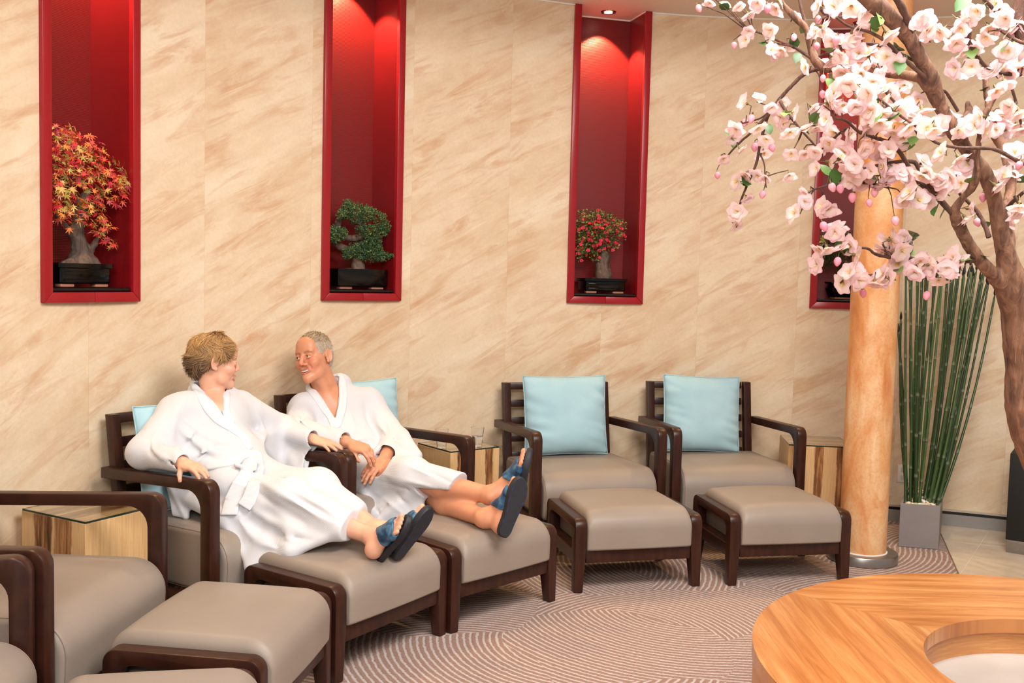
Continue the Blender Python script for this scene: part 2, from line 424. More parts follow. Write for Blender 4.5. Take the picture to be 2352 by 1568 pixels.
def bar_path(pts, w, h, mat, name, parent=None, closed=False):
    """square bead along a path of points"""
    pl = Pile()
    for a, b in zip(pts, pts[1:]):
        a, b = Vector(a), Vector(b); d = (b-a).normalized(); s = d.cross(Vector((0, 0, 1)))*w/2; u = Vector((0, 0, h/2))
        q = [a-s-u, a+s-u, a+s+u, a-s+u, b-s-u, b+s-u, b+s+u, b-s+u]
        pl.add(q, [(0, 1, 2, 3), (7, 6, 5, 4), (0, 4, 5, 1), (1, 5, 6, 2), (2, 6, 7, 3), (3, 7, 4, 0)])
    return pl.obj(name, mat, parent, smooth=False)
pts = []
def nframe(m):
    n = Vector((math.sin(m), math.cos(m), 0)); t = Vector((math.cos(m), -math.sin(m), 0)); o = Vector((WC.x, WC.y, 0))+n*WR*math.cos(NHALF)
    return o, n, t
a = -1.9
ev = []
for m in NICHE_A:
    while a < m-NHALF: pts.append(wpt(a, WR-0.004, CEIL-0.004)); a += 0.04
    o, n, t = nframe(m)
    for tt, dd in ((-N_IN-0.04, -0.004), (-N_IN, -0.004), (-N_IN+.004, N_DEPTH-0.006), (N_IN-.004, N_DEPTH-0.006), (N_IN, -0.004), (N_IN+0.04, -0.004)):
        q = o+t*tt+n*dd; pts.append((q.x, q.y, CEIL-0.004))
    a = m+NHALF+0.01
while a < A_HI: pts.append(wpt(a, WR-0.004, CEIL-0.004)); a += 0.04
bead = bar_path(pts, 0.008, 0.008, M_WHITE, 'trim_2'); tag(bead, 'thin white bead between wall and ceiling', kind='structure')
# skirting
def arc_strip(r0, r1, z0, z1, a0, a1, n=90):
    pl = Pile()
    for i in range(n):
        b0, b1 = a0+(a1-a0)*i/n, a0+(a1-a0)*(i+1)/n
        q = [wpt(b0, r0, z0), wpt(b1, r0, z0), wpt(b1, r0, z1), wpt(b0, r0, z1), wpt(b0, r1, z0), wpt(b1, r1, z0), wpt(b1, r1, z1), wpt(b0, r1, z1)]
        pl.add(q, [(0, 1, 2, 3), (3, 2, 6, 7), (0, 4, 5, 1)])
    return pl
sk = arc_strip(WR-0.014, WR, 0.0, 0.075, -1.9, A_HI).obj('baseboard_back', M_GREYTRIM, smooth=True, angle=30); tag(sk, 'grey skirting with a dark shadow gap along the curved wall', kind='structure')
arc_strip(WR-0.006, WR, 0.075, 0.094, -1.9, A_HI).obj('shadow_gap', M_BLACK, sk, smooth=True, angle=30)
arc_strip(WR-0.014, WR, 0.094, 0.106, -1.9, A_HI).obj('bead', plain('skirting_bead', sr(196, 186, 172), 0.35, 0.4), sk, smooth=True, angle=30)
# ------------------------------------------------------------------ display niches
M_LAMP = NT('lamp_glow'); M_LAMP.set(Base_Color=(1, .9, .7, 1), Emission_Color=(1, 0.86, 0.6, 1), Emission_Strength=12.0); M_LAMP = M_LAMP.m
def quad(name, pts, mat, parent, uv=None): return pyobj(name, pts, [tuple(range(len(pts)))], mat, parent, smooth=False, uv=uv)
NICHE_LABELS = ['red niche holding the maple bonsai, leftmost in the wall', 'red niche holding the green juniper bonsai', 'red niche with its downlight showing, holding the flowering bonsai', 'red niche partly hidden behind the column and blossoms']
NICHES = []
for i, m in enumerate(NICHE_A):
    o, n, t = nframe(m)
    root = empty('display_niche', (o.x, o.y, N_SILL), -m, NICHE_LABELS[i], 'niche', 'red display niches')
    # local frame: x along the wall, y into the wall, z up
    H = CEIL-N_SILL
    fw = N_OUT-N_IN
    th = 0.034                                       # frame stands this thick, proud of the wall by 14 mm
    y0 = -0.022
    def jamb(x0, x1, s):
        b = bmesh.new(); zb0 = 0.0
        poly = [(x0, 0.0), (x1, fw), (x1, H-0.001), (x0, H-0.001)] if s < 0 else [(x0, fw), (x1, 0.0), (x1, H-0.001), (x0, H-0.001)]
        return prism(poly, y0, y0+th, 0.003, 2, axis='y')
    obj('frame_jamb', jamb(-N_OUT, -N_IN-0.0004, -1), M_RED, root, angle=30)
    obj('frame_jamb', jamb(N_IN+0.0004, N_OUT, 1), M_RED, root, angle=30)
    for sx in (-1, 1):
        xa, xb = sorted((sx*0.0006, sx*N_OUT)); 
        poly = [(-N_OUT, 0), (-0.0006, 0), (-0.0006, fw), (-N_IN, fw)] if sx < 0 else [(0.0006, 0), (N_OUT, 0), (N_IN, fw), (0.0006, fw)]
        obj('frame_sill', prism([(a, b-0.0004) for a, b in poly], y0, y0+th, 0.003, 2, axis='y'), M_RED, root, angle=30)
    D = N_DEPTH
    quad('lining_back', [(-N_IN, D, 0), (N_IN, D, 0), (N_IN, D, H), (-N_IN, D, H)], M_REDRIB, root, [(0, 0), (0.42, 0), (0.42, H), (0, H)])
    for sx in (-1, 1):
        quad('lining_side', [(sx*N_IN, 0.005, 0), (sx*N_IN, D, 0), (sx*N_IN, D, H), (sx*N_IN, 0.005, H)], M_REDSHADE, root, [(0, 0), (0.235, 0), (0.235, H), (0, H)])
    obj('ledge', box((0, D/2-0.006, fw+0.008), (2*N_IN-0.004, D-0.008, 0.018), 0.006, 3), M_BLACK, root)
    pipe = lathe([(0.0, -N_IN+0.004), (0.009, -N_IN+0.004), (0.009, N_IN-0.004), (0, N_IN-0.004)], 14)
    bmesh.ops.rotate(pipe, cent=(0, 0, 0), matrix=Matrix.Rotation(math.pi/2, 3, 'Y'), verts=pipe.verts)
    obj('ledge_nosing', pipe, M_BLACK, root, loc=(0, 0.0, fw+0.010))
    # downlight in the niche's ceiling
    dl = empty('downlight', (o.x+n.x*0.085, o.y+n.y*0.085, CEIL), -m, ['recessed downlight over the maple bonsai', 'recessed downlight over the juniper bonsai', 'recessed downlight in view at the top of the third niche', 'recessed downlight over the bonsai behind the column'][i], 'lamp', 'niche downlights')
    obj('trim_ring', lathe([(0.030, 0.006), (0.031, -0.004), (0.046, -0.006), (0.050, -0.001), (0.050, 0.0)], 32), M_CHROME, dl)
    obj('reflector', lathe([(0.0335, -0.0045), (0.030, -0.0022), (0.0265, -0.0008)], 24), M_CHROME, dl)
    obj('bulb', lathe([(0.0, -0.006), (0.016, -0.0055), (0.024, -0.0025), (0.026, -0.0006)], 24), M_LAMP, dl)
    spot_lamp('niche_spot', Vector((o.x, o.y, CEIL-0.012))+n*0.110, Vector((o.x, o.y, 1.4))+n*0.20, 75, (1.0, 0.70, 0.36), 92, 0.22, 0.012)
    NICHES.append((o, n, t, m))
# ------------------------------------------------------------------ column, outlet, black cabinet
col = empty('column', (1.965, 5.345, 0), 0, 'round marbled column on a steel base disc beside the blossom tree', 'column')
obj('shaft', lathe([(0.1245, 0.05), (0.1245, 3.19)], 64), m_column(), col)
obj('collar', lathe([(0.1245, 0.048), (0.131, 0.05), (0.131, 0.056), (0.1245, 0.058)], 64), M_WHITE, col)
obj('base_disc', lathe([(0.0, 0.0), (0.183, 0.0), (0.187, 0.005), (0.187, 0.046), (0.183, 0.052), (0.0, 0.052)], 64), M_STEEL, col)
op = P(2073, 1084, 6.30); oa = math.atan2(op.x-WC.x, op.y-WC.y)
op = Vector(wpt(oa, WR-0.004, op.z))
ol = empty('wall_socket', op, -oa, 'small white socket plate low on the wall behind the bamboo planter', 'socket')
obj('plate', box((0, 0, 0), (0.075, 0.008, 0.115), 0.003), M_WHITE, ol)
for dz in (-0.025, 0.025):
    obj('outlet', box((0, -0.004, dz), (0.034, 0.004, 0.030), 0.0015), plain('socket_grey', sr(205, 200, 192), 0.5), ol)
bc = empty('black_cabinet', (2.862+0.185*0.85, 5.560-0.185*0.53, 0), -0.56, 'black upright cabinet on a steel plinth at the right edge, behind the tree trunk', 'cabinet')
obj('plinth', box((0.10, 0.21, 0.0375), (0.56, 0.40, 0.075), 0.003), M_STEEL, bc)
obj('body', box((0.10, 0.21, 0.075+0.25), (0.57, 0.41, 0.50), 0.004), plain('matt_black', sr(10, 9, 9), 0.65), bc)
# ------------------------------------------------------------------ furniture
def m_darkwood():
    t = NT('dark_stained_wood'); v = t.coord('Object', (14, 2.2, 2.2)); n = t.noise(v, 3.0, 5, 0.6, 0.6)
    t.base(t.ramp(n, [(0.3, sr(40, 19, 12)), (0.7, sr(64, 33, 22))])).set(Roughness=0.36, Specular_IOR_Level=0.35); return t.m
M_DARK = m_darkwood()
def m_vinyl():
    t = NT('taupe_upholstery'); v = t.coord('Object'); n = t.noise(v, 240, 2, 0.5); a = t.noise(v, 3, 2)
    t.base(t.ramp(a, [(0.3, sr(139, 126, 115)), (0.7, sr(147, 134, 123))])).set(Roughness=0.5); t.bump(n, 0.08, 0.001); return t.m
M_VINYL = m_vinyl()
def m_aqua():
    t = NT('aqua_cotton'); v = t.coord('Object'); n = t.noise(v, 420, 2, 0.6); a = t.noise(v, 5, 3)
    t.base(t.ramp(a, [(0.3, sr(160, 199, 210)), (0.7, sr(173, 209, 219))])).set(Roughness=0.85, Sheen_Weight=0.2); t.bump(n, 0.12, 0.001); return t.m
M_AQUA = m_aqua()
M_PIPING = plain('seam_piping', sr(140, 122, 110), 0.55)

def loft(prof_fn, xs, name, mat, parent, angle=180):
    """closed profile (y,z) swept along x; ends capped"""
    V = []; n = None
    for x in xs:
        pr = prof_fn(x); n = len(pr); V += [(x, y, z) for y, z in pr]
    Fc = []
    for i in range(len(xs)-1):
        for k in range(n):
            j = (k+1) % n; Fc.append((i*n+k, (i+1)*n+k, (i+1)*n+j, i*n+j))
    Fc.append(tuple(range(n))); Fc.append(tuple(range((len(xs)-1)*n, len(xs)*n))[::-1])
    o = pyobj(name, V, Fc, mat, parent, True, angle)
    bm = bmesh.new(); bm.from_mesh(o.data); bmesh.ops.recalc_face_normals(bm, faces=bm.faces); bm.to_mesh(o.data); bm.free()
    return o
def cushion(parent, hw, y0, y1, z0, z1, rf, crown, name='seat_cushion', rb=0.03, drop=0.0):
    """upholstered block: front (y0) rolls over with radius rf, the top swells by crown towards the middle"""
    base = round_poly([(y0, z0), (y0-0.012, z1), (y1, z1-drop), (y1, z0)], [0.02, rf, rb, 0.015], 12)
    cy, cz = (y0+y1)/2, (z0+z1)/2
    # refine long edges
    poly = []
    for a, b in zip(base, base[1:]+base[:1]):
        L = math.dist(a, b); k = max(1, int(L/0.05))
        for i in range(k): poly.append((a[0]+(b[0]-a[0])*i/k, a[1]+(b[1]-a[1])*i/k))
    xs = []; e = 0.022
    for k in range(6): xs.append(-hw+e*(1-math.cos(k/5*math.pi/2)))
    xs += [(-hw+e)+(2*hw-2*e)*i/14 for i in range(1, 14)]
    xs += [-x for x in xs[:6]][::-1]
    def pf(x):
        d = max(0.0, (abs(x)-(hw-e))/e); ins = e*(1-math.sqrt(max(0, 1-d*d)))*0.9
        c = crown*(1-(x/hw)**2)
        out = []
        for y, z in poly:
            hy, hz = (y1-y0)/2, (z1-z0)/2
            yy = cy+(y-cy)*(1-ins/hy); zz = cz+(z-cz)*(1-ins/hz)
            up = max(0.0, (z-cz)/hz); ty = (y-cy)/hy
            zz += c*up*max(0, 1-0.75*ty*ty); yy -= 0.6*c*max(0, -ty)**3
            out.append((yy, zz))
        return out
    o = loft(pf, xs, name, M_VINYL, parent)
    for s in (-1, 1):
        x = s*(hw-e*0.55); pr = pf(x); path = [(x+s*0.001, y, z, 0.0022) for y, z in pr]
        v, f = tube_vf(path+[path[0]], 5, False); pyobj('seam', v, f, M_PIPING, o, True, 60)
    return o
def arm_frame(parent, x0, x1):
    yf, yb, hf, hb = -0.318, 0.365, 0.683, 0.655; t = 0.046; pt = 0.056
    poly = round_poly([(yb, hb), (yf, hf), (yf, 0), (yf+0.047, 0), (yf+pt, 0.18), (yf+pt+0.002, hf-t-0.002), (yb, hb-t)], [0, 0.052, 0, 0, 0.02, 0.075, 0], 7)
    return obj('arm', prism(poly, x0, x1, 0.006, 2), M_DARK, parent, angle=30)
def make_chair():
    root = empty('lounge_chair')
    for s in (-1, 1):
        xa, xb = sorted((s*0.402, s*0.348)); arm_frame(root, xa, xb)
        pb = [(0.285, 0.0), (0.33, 0.0), (0.352, 0.40), (0.415, 0.872), (0.372, 0.872), (0.306, 0.40)]
        xa, xb = sorted((s*0.346, s*0.298)); obj('back_post', prism(pb, xa, xb, 0.005, 2), M_DARK, root, angle=30)
        xa, xb = sorted((s*0.392, s*0.352)); obj('side_rail', box(((xa+xb)/2, 0.02, 0.165), (xb-xa, 0.60, 0.075), 0.005), M_DARK, root)
    for k in range(5):
        z = 0.848-0.104*k; y = 0.352+(z-0.40)*0.1335-0.004
        obj('slat', box((0, y+0.012, z), (0.596, 0.022, 0.044), 0.005, rot=Matrix.Rotation(-0.13, 3, 'X')), M_DARK, root)
    obj('front_rail', box((0, -0.285, 0.165), (0.690, 0.035, 0.07), 0.005), M_DARK, root)
    obj('rear_rail', box((0, 0.29, 0.165), (0.60, 0.03, 0.07), 0.005), M_DARK, root)
    cushion(root, 0.340, -0.335, 0.315, 0.203, 0.452, 0.135, 0.012, drop=0.012)
    return root
def make_ottoman():
    root = empty('footstool')
    d, h = 0.252, 0.358
    for s in (-1, 1):
        poly = round_poly([(-d, h), (-d, 0), (-d+0.044, 0), (-d+0.058, 0.14), (d-0.058, 0.14), (d-0.044, 0), (d, 0), (d, h)], [0.045, 0, 0, 0.006, 0.006, 0, 0, 0.045], 7)
        inner = round_poly([(-d+0.058, h-0.048), (-d+0.058, 0.205), (d-0.058, 0.205), (d-0.058, h-0.048)], [0.04, 0.012, 0.012, 0.04], 6)
        # frame loop: outer outline with a window, built as a strip between matched rays
        bm = bmesh.new(); xa, xb = sorted((s*0.329, s*0.271))
        top = round_poly([(-d, 0.205), (-d, h), (d, h), (d, 0.205), (d-0.058, 0.205), (d-0.058, h-0.048), (-d+0.058, h-0.048), (-d+0.058, 0.205)], [0, 0.045, 0.045, 0, 0, 0.04, 0.04, 0], 7)
        low = [(-d, 0.205), (-d, 0), (-d+0.044, 0), (-d+0.058, 0.140), (d-0.058, 0.140), (d-0.044, 0), (d, 0), (d, 0.205)]
        def add(poly):
            A = [bm.verts.new((xa, a, b)) for a, b in poly]; B = [bm.verts.new((xb, a, b)) for a, b in poly]
            bm.faces.new(A); bm.faces.new(B[::-1]); n = len(poly)
            for i in range(n):
                if abs(poly[i][1]-0.205) < 1e-6 and abs(poly[(i+1) % n][1]-0.205) < 1e-6 and (abs(poly[i][0]) > 0.19 and abs(poly[(i+1) % n][0]) > 0.19 and abs(poly[i][0]-poly[(i+1) % n][0]) < 0.1): continue
                bm.faces.new((A[i], A[(i+1) % n], B[(i+1) % n], B[i]))
        add(top)
        lowp = [(-d, 0.205), (-d, 0), (-d+0.044, 0), (-d+0.058, 0.140), (d-0.058, 0.140), (d-0.044, 0), (d, 0), (d, 0.205), (d-0.058, 0.205), (-d+0.058, 0.205)]
        add(lowp)
        bmesh.ops.remove_doubles(bm, verts=bm.verts, dist=1e-5)
        bmesh.ops.recalc_face_normals(bm, faces=bm.faces)
        fl = [f for f in bm.faces if abs(f.normal.x) > 0.99]
        bmesh.ops.dissolve_edges(bm, edges=[e for e in bm.edges if len(e.link_faces) == 2 and all(f in fl for f in e.link_faces) and e.link_faces[0].normal.dot(e.link_faces[1].normal) > 0.99], use_verts=False)
        ed = [e for e in bm.edges if len(e.link_faces) == 2 and (abs(e.link_faces[0].normal.x) > 0.99) != (abs(e.link_faces[1].normal.x) > 0.99)]
        bevel(bm, 0.006, 2, ed)
        for v in bm.verts:                                # legs taper on their inner faces too
            if v.co.z < 0.14 and abs(v.co.x) < 0.31: v.co.x += s*0.013*(0.14-v.co.z)/0.14
        obj('side_frame', bm, M_DARK, root, angle=30)
    for y in (-0.229, 0.229): obj('apron', box((0, y, 0.172), (0.541, 0.034, 0.062), 0.004), M_DARK, root)
    # cushion
    hw = 0.2685; base = round_poly([(-0.268, 0.204), (-0.272, 0.392), (0.272, 0.392), (0.262, 0.204)], [0.015, 0.095, 0.075, 0.015], 12)
    poly = []
    for a, b in zip(base, base[1:]+base[:1]):
        L = math.dist(a, b); k = max(1, int(L/0.045))
        for i in range(k): poly.append((a[0]+(b[0]-a[0])*i/k, a[1]+(b[1]-a[1])*i/k))
    e = 0.03; xs = [-hw+e*(1-math.cos(k/6*math.pi/2)) for k in range(7)]; xs += [(-hw+e)+(2*hw-2*e)*i/14 for i in range(1, 14)]; xs += [-x for x in xs[:7]][::-1]
    def pf(x):
        dd = max(0.0, (abs(x)-(hw-e))/e); ins = e*(1-math.sqrt(max(0, 1-dd*dd)))
        c = 0.020*(1-(x/hw)**2); out = []
        for y, z in poly:
            up = max(0.0, (z-0.30)/0.095); zz = z-ins*max(0, min(1, up))*1.3+c*up*(1-0.7*(y/0.27)**2); yy = y*(1-0.35*ins/0.27)
            yy += (-0.008 if y < 0 else 0.0)*(1-(x/hw)**2)*(1 if 0.21 < z < 0.36 else 0.4)
            out.append((yy, zz))
        return out
    loft(pf, xs, 'cushion', M_VINYL, root)
    return root
CH = {'A': (1.2653, 5.8618, 0.1705), 'B': (0.4032, 5.6293, 0.3364), 'C': (-0.6826, 4.9693, 0.7881), 'D': (-1.2184, 4.2854, 1.0121), 'E': (-1.6170, 3.2289, 1.4722), 'F': (-1.6000, 2.3280, 1.75)}
OT = {'A': (1.3809, 5.1121, 0.1936), 'B': (0.5846, 4.9511, 0.2470), 'C': (-0.1750, 4.4590, 0.7878), 'D': (-0.6400, 3.9220, 0.9716), 'E': (-0.9207, 3.1848, 1.4334), 'F': (-0.9050, 2.4150, 1.76)}
CL = {'A': 'dark wood lounge chair with a single aqua cushion, beside the column', 'B': 'empty dark wood lounge chair with an aqua cushion, beside the two water cups',
      'C': 'dark wood lounge chair the man in the white robe sits in', 'D': 'dark wood lounge chair the woman in the white robe sits in',
      'E': 'empty dark wood lounge chair with wide taupe seat in the lower left, beside the woman', 'F': 'dark wood lounge chair cut off by the bottom left corner of the photo'}
OL = {'A': 'taupe footstool in front of the chair beside the column', 'B': 'taupe footstool in front of the empty chair beside the water cups', 'C': 'taupe footstool under the crossed legs of the man', 'D': 'taupe footstool under the feet of the woman',
      'E': 'taupe footstool with an empty top, nearer the camera than the woman\'s footstool', 'F': 'taupe footstool cut off by the bottom edge of the photo'}
c0 = make_chair(); o0 = make_ottoman(); first = True
for k in 'ABCDEF':
    c = c0 if first else copy_tree(c0); o = o0 if first else copy_tree(o0); first = False
    c.location = (CH[k][0], CH[k][1], 0.001); c.rotation_euler = (0, 0, CH[k][2]); tag(c, CL[k], 'chair', 'lounge chairs along the curved wall')
    o.location = (OT[k][0], OT[k][1], 0.001); o.rotation_euler = (0, 0, OT[k][2]); tag(o, OL[k], 'footstool', 'footstools before the lounge chairs')
def chair_pt(k, x, y, z):
    cx, cy, a = CH[k]; return Vector((cx+math.cos(a)*x-math.sin(a)*y, cy+math.sin(a)*x+math.cos(a)*y, z))
# ---- aqua pillows
def pillow(k, x, y, z, w, h, t, lean, roll, seed, label, twist=0.0):
    rng = random.Random(seed); N = 40; V = []; idx = {}
    def prof(u): return max(0.0, 1-abs(u)**3.2)**0.62
    o1, o2, o3 = rng.random()*9, rng.random()*9, rng.random()*9
    for side in (1, -1):
        for i in range(N+1):
            for j in range(N+1):
                if side == -1 and (i in (0, N) or j in (0, N)): idx[side, i, j] = idx[1, i, j]; continue
                u, v = -1+2*i/N, -1+2*j/N
                u = math.copysign(1-(1-abs(u))**1.25, u) if 0 else u
                px = w/2*u*(1-0.035*(1-v*v)); pz = h/2*v*(1-0.04*(1-u*u))
                th = t/2*prof(u)*prof(v)*(1.12-0.22*v)
                wr = 0.0
                e = (1-prof(u)*prof(v))
                n1 = mnoise.noise((u*1.2+o1, v*5.5+o2+u*1.5, o3)); n2 = mnoise.noise((u*2.0+o2, v*2.2, o1))
                wr = (0.020*n1*(0.04+u*u)+0.006*n2)*min(1, 3*prof(u)*prof(v))
                wr -= 0.008*math.exp(-((v+0.55+0.25*u)/0.06)**2)*max(0, abs(u)-0.25)
                idx[side, i, j] = len(V); V.append((px, -side*(th+wr*(1 if side > 0 else 0.3)), pz))
    Fc = []
    for side in (1, -1):
        for i in range(N):
            for j in range(N):
                q = (idx[side, i, j], idx[side, i+1, j], idx[side, i+1, j+1], idx[side, i, j+1]); Fc.append(q if side > 0 else q[::-1])
    rim = [(-1+2*i/N, -1) for i in range(N)]+[(1, -1+2*i/N) for i in range(N)]+[(1-2*i/N, 1) for i in range(N)]+[(-1, 1-2*i/N) for i in range(N)]
    path = [(w/2*u*(1-0.035*(1-v*v))*1.004, 0, h/2*v*(1-0.04*(1-u*u))*1.004, 0.0032) for u, v in rim]
    p = chair_pt(k, x, y, z); 
    ob = pyobj('pillow', V, Fc, M_AQUA, None, True, 180)
    pl = Pile(); vv, ff = tube_vf(path+[path[0]], 6, False); pl.add(vv, ff); pl.obj('piping', M_AQUA, ob)
    ob.location = p; ob.rotation_euler = (Matrix.Rotation(CH[k][2]+twist, 4, 'Z') @ Matrix.Rotation(lean, 4, 'X') @ Matrix.Rotation(roll, 4, 'Y')).to_euler()
    tag(ob, label, 'pillow', 'aqua pillows on the lounge chairs'); return ob
pillow('B', 0.015, 0.255, 0.455+0.232, 0.535, 0.475, 0.155, -0.15, 0.0, 3, 'plump aqua pillow standing in the chair beside the water cups')
pillow('A', -0.025, 0.255, 0.455+0.230, 0.50, 0.475, 0.150, -0.15, 0.03, 8, 'creased aqua pillow standing in the chair beside the column')
pillow('C', 0.085, 0.235, 0.455+0.245, 0.50, 0.48, 0.135, -0.14, 0.0, 13, 'aqua pillow behind the shoulder of the man')
pillow('D', -0.045, 0.245, 0.455+0.225, 0.52, 0.47, 0.135, -0.15, 0.0, 21, 'aqua pillow behind the back of the woman')
# ---- side tables with a glass top
def m_zebra(lo, hi, rep=1.0, off=0.0):
    t = NT('figured_maple'); tc = t.add('ShaderNodeTexCoord'); s = t.add('ShaderNodeSeparateXYZ'); t.link(tc.outputs['UV'], s.inputs[0])
    v = t.coord('UV', (16, 1.3, 1)); n = t.noise(v, 1.0, 5, 0.62, 0.4); w = t.noise(t.coord('UV', (3, 1.0, 1)), 2.2, 4, 0.6, 0.8); f = t.noise(t.coord('UV', (60, 3, 1)), 1.0, 4, 0.6)
    light = t.ramp(f, [(0.3, sr(214, 170, 116)), (0.7, sr(232, 194, 142))])
    dark = t.ramp(n, [(0.34, sr(74, 42, 22)), (0.5, sr(136, 88, 52)), (0.62, sr(190, 138, 88))])
    band = t.math('PINGPONG', t.math('ADD', t.math('MULTIPLY', s.outputs[0], rep), t.math('MULTIPLY_ADD', t.math('SUBTRACT', w, 0.5), 0.10, off)), 0.5)
    m = t.ramp(band, [(lo, (0, 0, 0)), (lo+.03, (1, 1, 1)), (hi, (1, 1, 1)), (hi+.02, (0, 0, 0))])
    t.base(t.mix(m, light, dark)).set(Roughness=0.35); return t.m
def m_maple():
    t = NT('pale_maple'); f = t.noise(t.coord('UV', (26, 1.6, 1)), 1.4, 5, 0.6, 0.3)
    t.base(t.ramp(f, [(0.3, sr(212, 166, 112)), (0.7, sr(234, 194, 140))])).set(Roughness=0.35); return t.m
M_ZEBS, M_MAP = {'one': m_zebra(0.20, 0.47), 'two': m_zebra(0.12, 0.28), 'three': m_zebra(0.13, 0.33, 1.5, 0.02)}, m_maple()
gt = NT('table_glass'); gt.set(Base_Color=(0.93, 0.97, 0.95, 1), Roughness=0.03, Transmission_Weight=1.0, IOR=1.30); M_GLASS = gt.m
gt = NT('glass_edge'); gt.set(Base_Color=sr(40, 62, 52), Roughness=0.15, Transmission_Weight=0.2); M_GEDGE = gt.m
def side_table(corner, adir, s, h, label, dark_left, kind):
    """cube of wood; corner nearest the camera, one side running along adir (to the left), the other to the right of it"""
    root = empty('side_table', (corner.x, corner.y, 0.0), adir-math.pi, label, 'table', 'cube side tables')
    # local: left side along -x, right side along +y
    M_ZEB = M_ZEBS[kind]
    def slab(name, c, sz, mat, u_axis):
        b = box(c, sz, 0.002, 1); me = bpy.data.meshes.new(name); uvl = b.loops.layers.uv.new('UVMap')
        for f in b.faces:
            for l in f.loops:
                p = l.vert.co; l[uvl].uv = ((p[u_axis]+s)/s, p.z/s) if name != 'top_panel' else ((p.x+s)/s, p.y/s)
        b.to_mesh(me); b.free(); finish(me, mat, True, 30); return link(name, me, root)
    t = 0.022
    slab('side_panel', (-s/2, t/2, h/2), (s, t, h), M_ZEB if dark_left else M_MAP, 0)
    slab('side_panel', (-t/2, s/2+t/2, h/2), (t, s-t, h), M_MAP if dark_left else M_ZEB, 1)
    slab('side_panel', (-s/2-t/2, s-t/2, h/2), (s-t, t, h), M_ZEB, 0)
    slab('side_panel', (-s+t/2, s/2, h/2), (t, s-2*t, h), M_MAP, 1)
    slab('top_panel', (-s/2, s/2, h-t/2), (s-2*t, s-2*t, t), M_ZEB, 0)
    g = obj('glass_top', box((-s/2, s/2, h+0.0045), (s-0.006, s-0.006, 0.007), 0.001, 1), M_GLASS, root)
    # the greenish cut edge
    pts = [(-0.003, 0.003), (-s+0.003, 0.003), (-s+0.003, s-0.003), (-0.003, s-0.003), (-0.003, 0.003)]
    bar_path([(x, y, h+0.0045) for x, y in pts], 0.0035, 0.0068, M_GEDGE, 'glass_edge', g)
    return root
ST_H = 0.545
def st_pts(a, b, d):
    return [PZ(*q, ST_H+0.008) for q in (a, b, d)]
A_, B_, D_ = st_pts((943, 1017), (1035, 1037), (1147, 1029))
T_MID = side_table(B_, math.radians(128), 0.335, ST_H, 'cube side table with two water cups on its glass top', False, 'two')
A_, B_, D_ = st_pts((48, 1167), (196, 1199), (332, 1161))
T_LEFT = side_table(B_, math.radians(151), 0.378, ST_H, 'cube side table with a dark wood stripe, between the woman and the empty chair', True, 'one'); T_LEFT.scale = (1.0, 0.88, 1.0)
A_, B_, D_ = st_pts((1796, 998), (1812, 1020), (1937, 1026))
T_RIGHT = side_table(B_, math.radians(83), 0.37, ST_H, 'cube side table half hidden behind the column', False, 'three')
# ---- water cups
cl = NT('clear_plastic'); cl.set(Base_Color=(0.97, 0.98, 0.99, 1), Roughness=0.04, Transmission_Weight=1.0, IOR=1.2); M_CLEAR = cl.m
wt = NT('water'); wt.set(Base_Color=(0.97, 0.985, 1, 1), Roughness=0.0, Transmission_Weight=1.0, IOR=1.33); M_WATER = wt.m
M_BLUEPRINT = plain('faint_blue_print', sr(120, 134, 182), 0.4)
def cup(p, label, level):
    r = empty('water_cup', p, 0.3, label, 'cup', 'clear water cups on the side table')
    prof = [(0.0, 0.0), (0.026, 0.0), (0.027, 0.006), (0.0375, 0.104), (0.0395, 0.105), (0.0395, 0.107), (0.0365, 0.107), (0.0255, 0.004), (0.0, 0.003)]
    obj('cup', lathe(prof, 32), M_CLEAR, r)
    rl = 0.0256+(0.0365-0.0255)*level/0.103
    obj('water', lathe([(0.0, 0.0036), (0.0252, 0.0046), (rl-0.0003, level), (0, level)], 32), M_WATER, r)
    pl = Pile()                                           # a worn band of print round the cup
    for k in range(9):
        a = -1.9+k*0.16+0.02*math.sin(k*7); z = 0.056+0.002*math.sin(k*3); rr = 0.0328+0.0004
        q = []
        for da, dz in ((0, 0), (0.1, 0), (0.1, 0.007), (0, 0.007)): q.append((rr*math.cos(a+da), rr*math.sin(a+da), z+dz))
        pl.add(q, [(0, 1, 2, 3)])
    pl.obj('print', M_BLUEPRINT, r)
cz = ST_H+0.0082
cup(PZ(1014, 1028, cz), 'clear cup of water seen through the loop of the man\'s armrest', 0.062)
cup(PZ(1096, 1024, cz), 'clear cup of water nearer the empty chair', 0.056)
# ---- round table
def m_tabletop():
    t = NT('oiled_cherry_top'); v = t.coord('UV', (1.6, 22, 1)); a = t.noise(v, 1.0, 6, 0.62, 0.5); b = t.noise(t.coord('UV', (0.9, 9, 1)), 1.0, 3, 0.5); f = t.noise(t.coord('UV', (6, 130, 1)), 1.0, 4, 0.6)
    c = t.ramp(a, [(0.28, sr(146, 86, 42)), (0.44, sr(186, 118, 62)), (0.58, sr(208, 144, 84)), (0.74, sr(222, 170, 114))])
    info = t.add('ShaderNodeObjectInfo'); ran = info.outputs['Random']
    c = t.mix(t.ramp(ran, [(0, (0,)*3), (1, (0.35,)*3)]), c, sr(184, 108, 50))
    c = t.mix(t.ramp(b, [(0.55, (0,)*3), (0.75, (0.35,)*3)]), c, sr(160, 92, 44)); c = t.mix(t.ramp(f, [(0.3, (0.25,)*3), (0.5, (0,)*3)]), c, sr(150, 84, 40))
    t.base(c).set(Roughness=0.27, Coat_Weight=0.25, Coat_Roughness=0.12); return t.m
M_TTOP = m_tabletop()
TC = Vector((1.622, 2.657)); T_R, T_RI, T_Z = 0.908, 0.424, 0.456
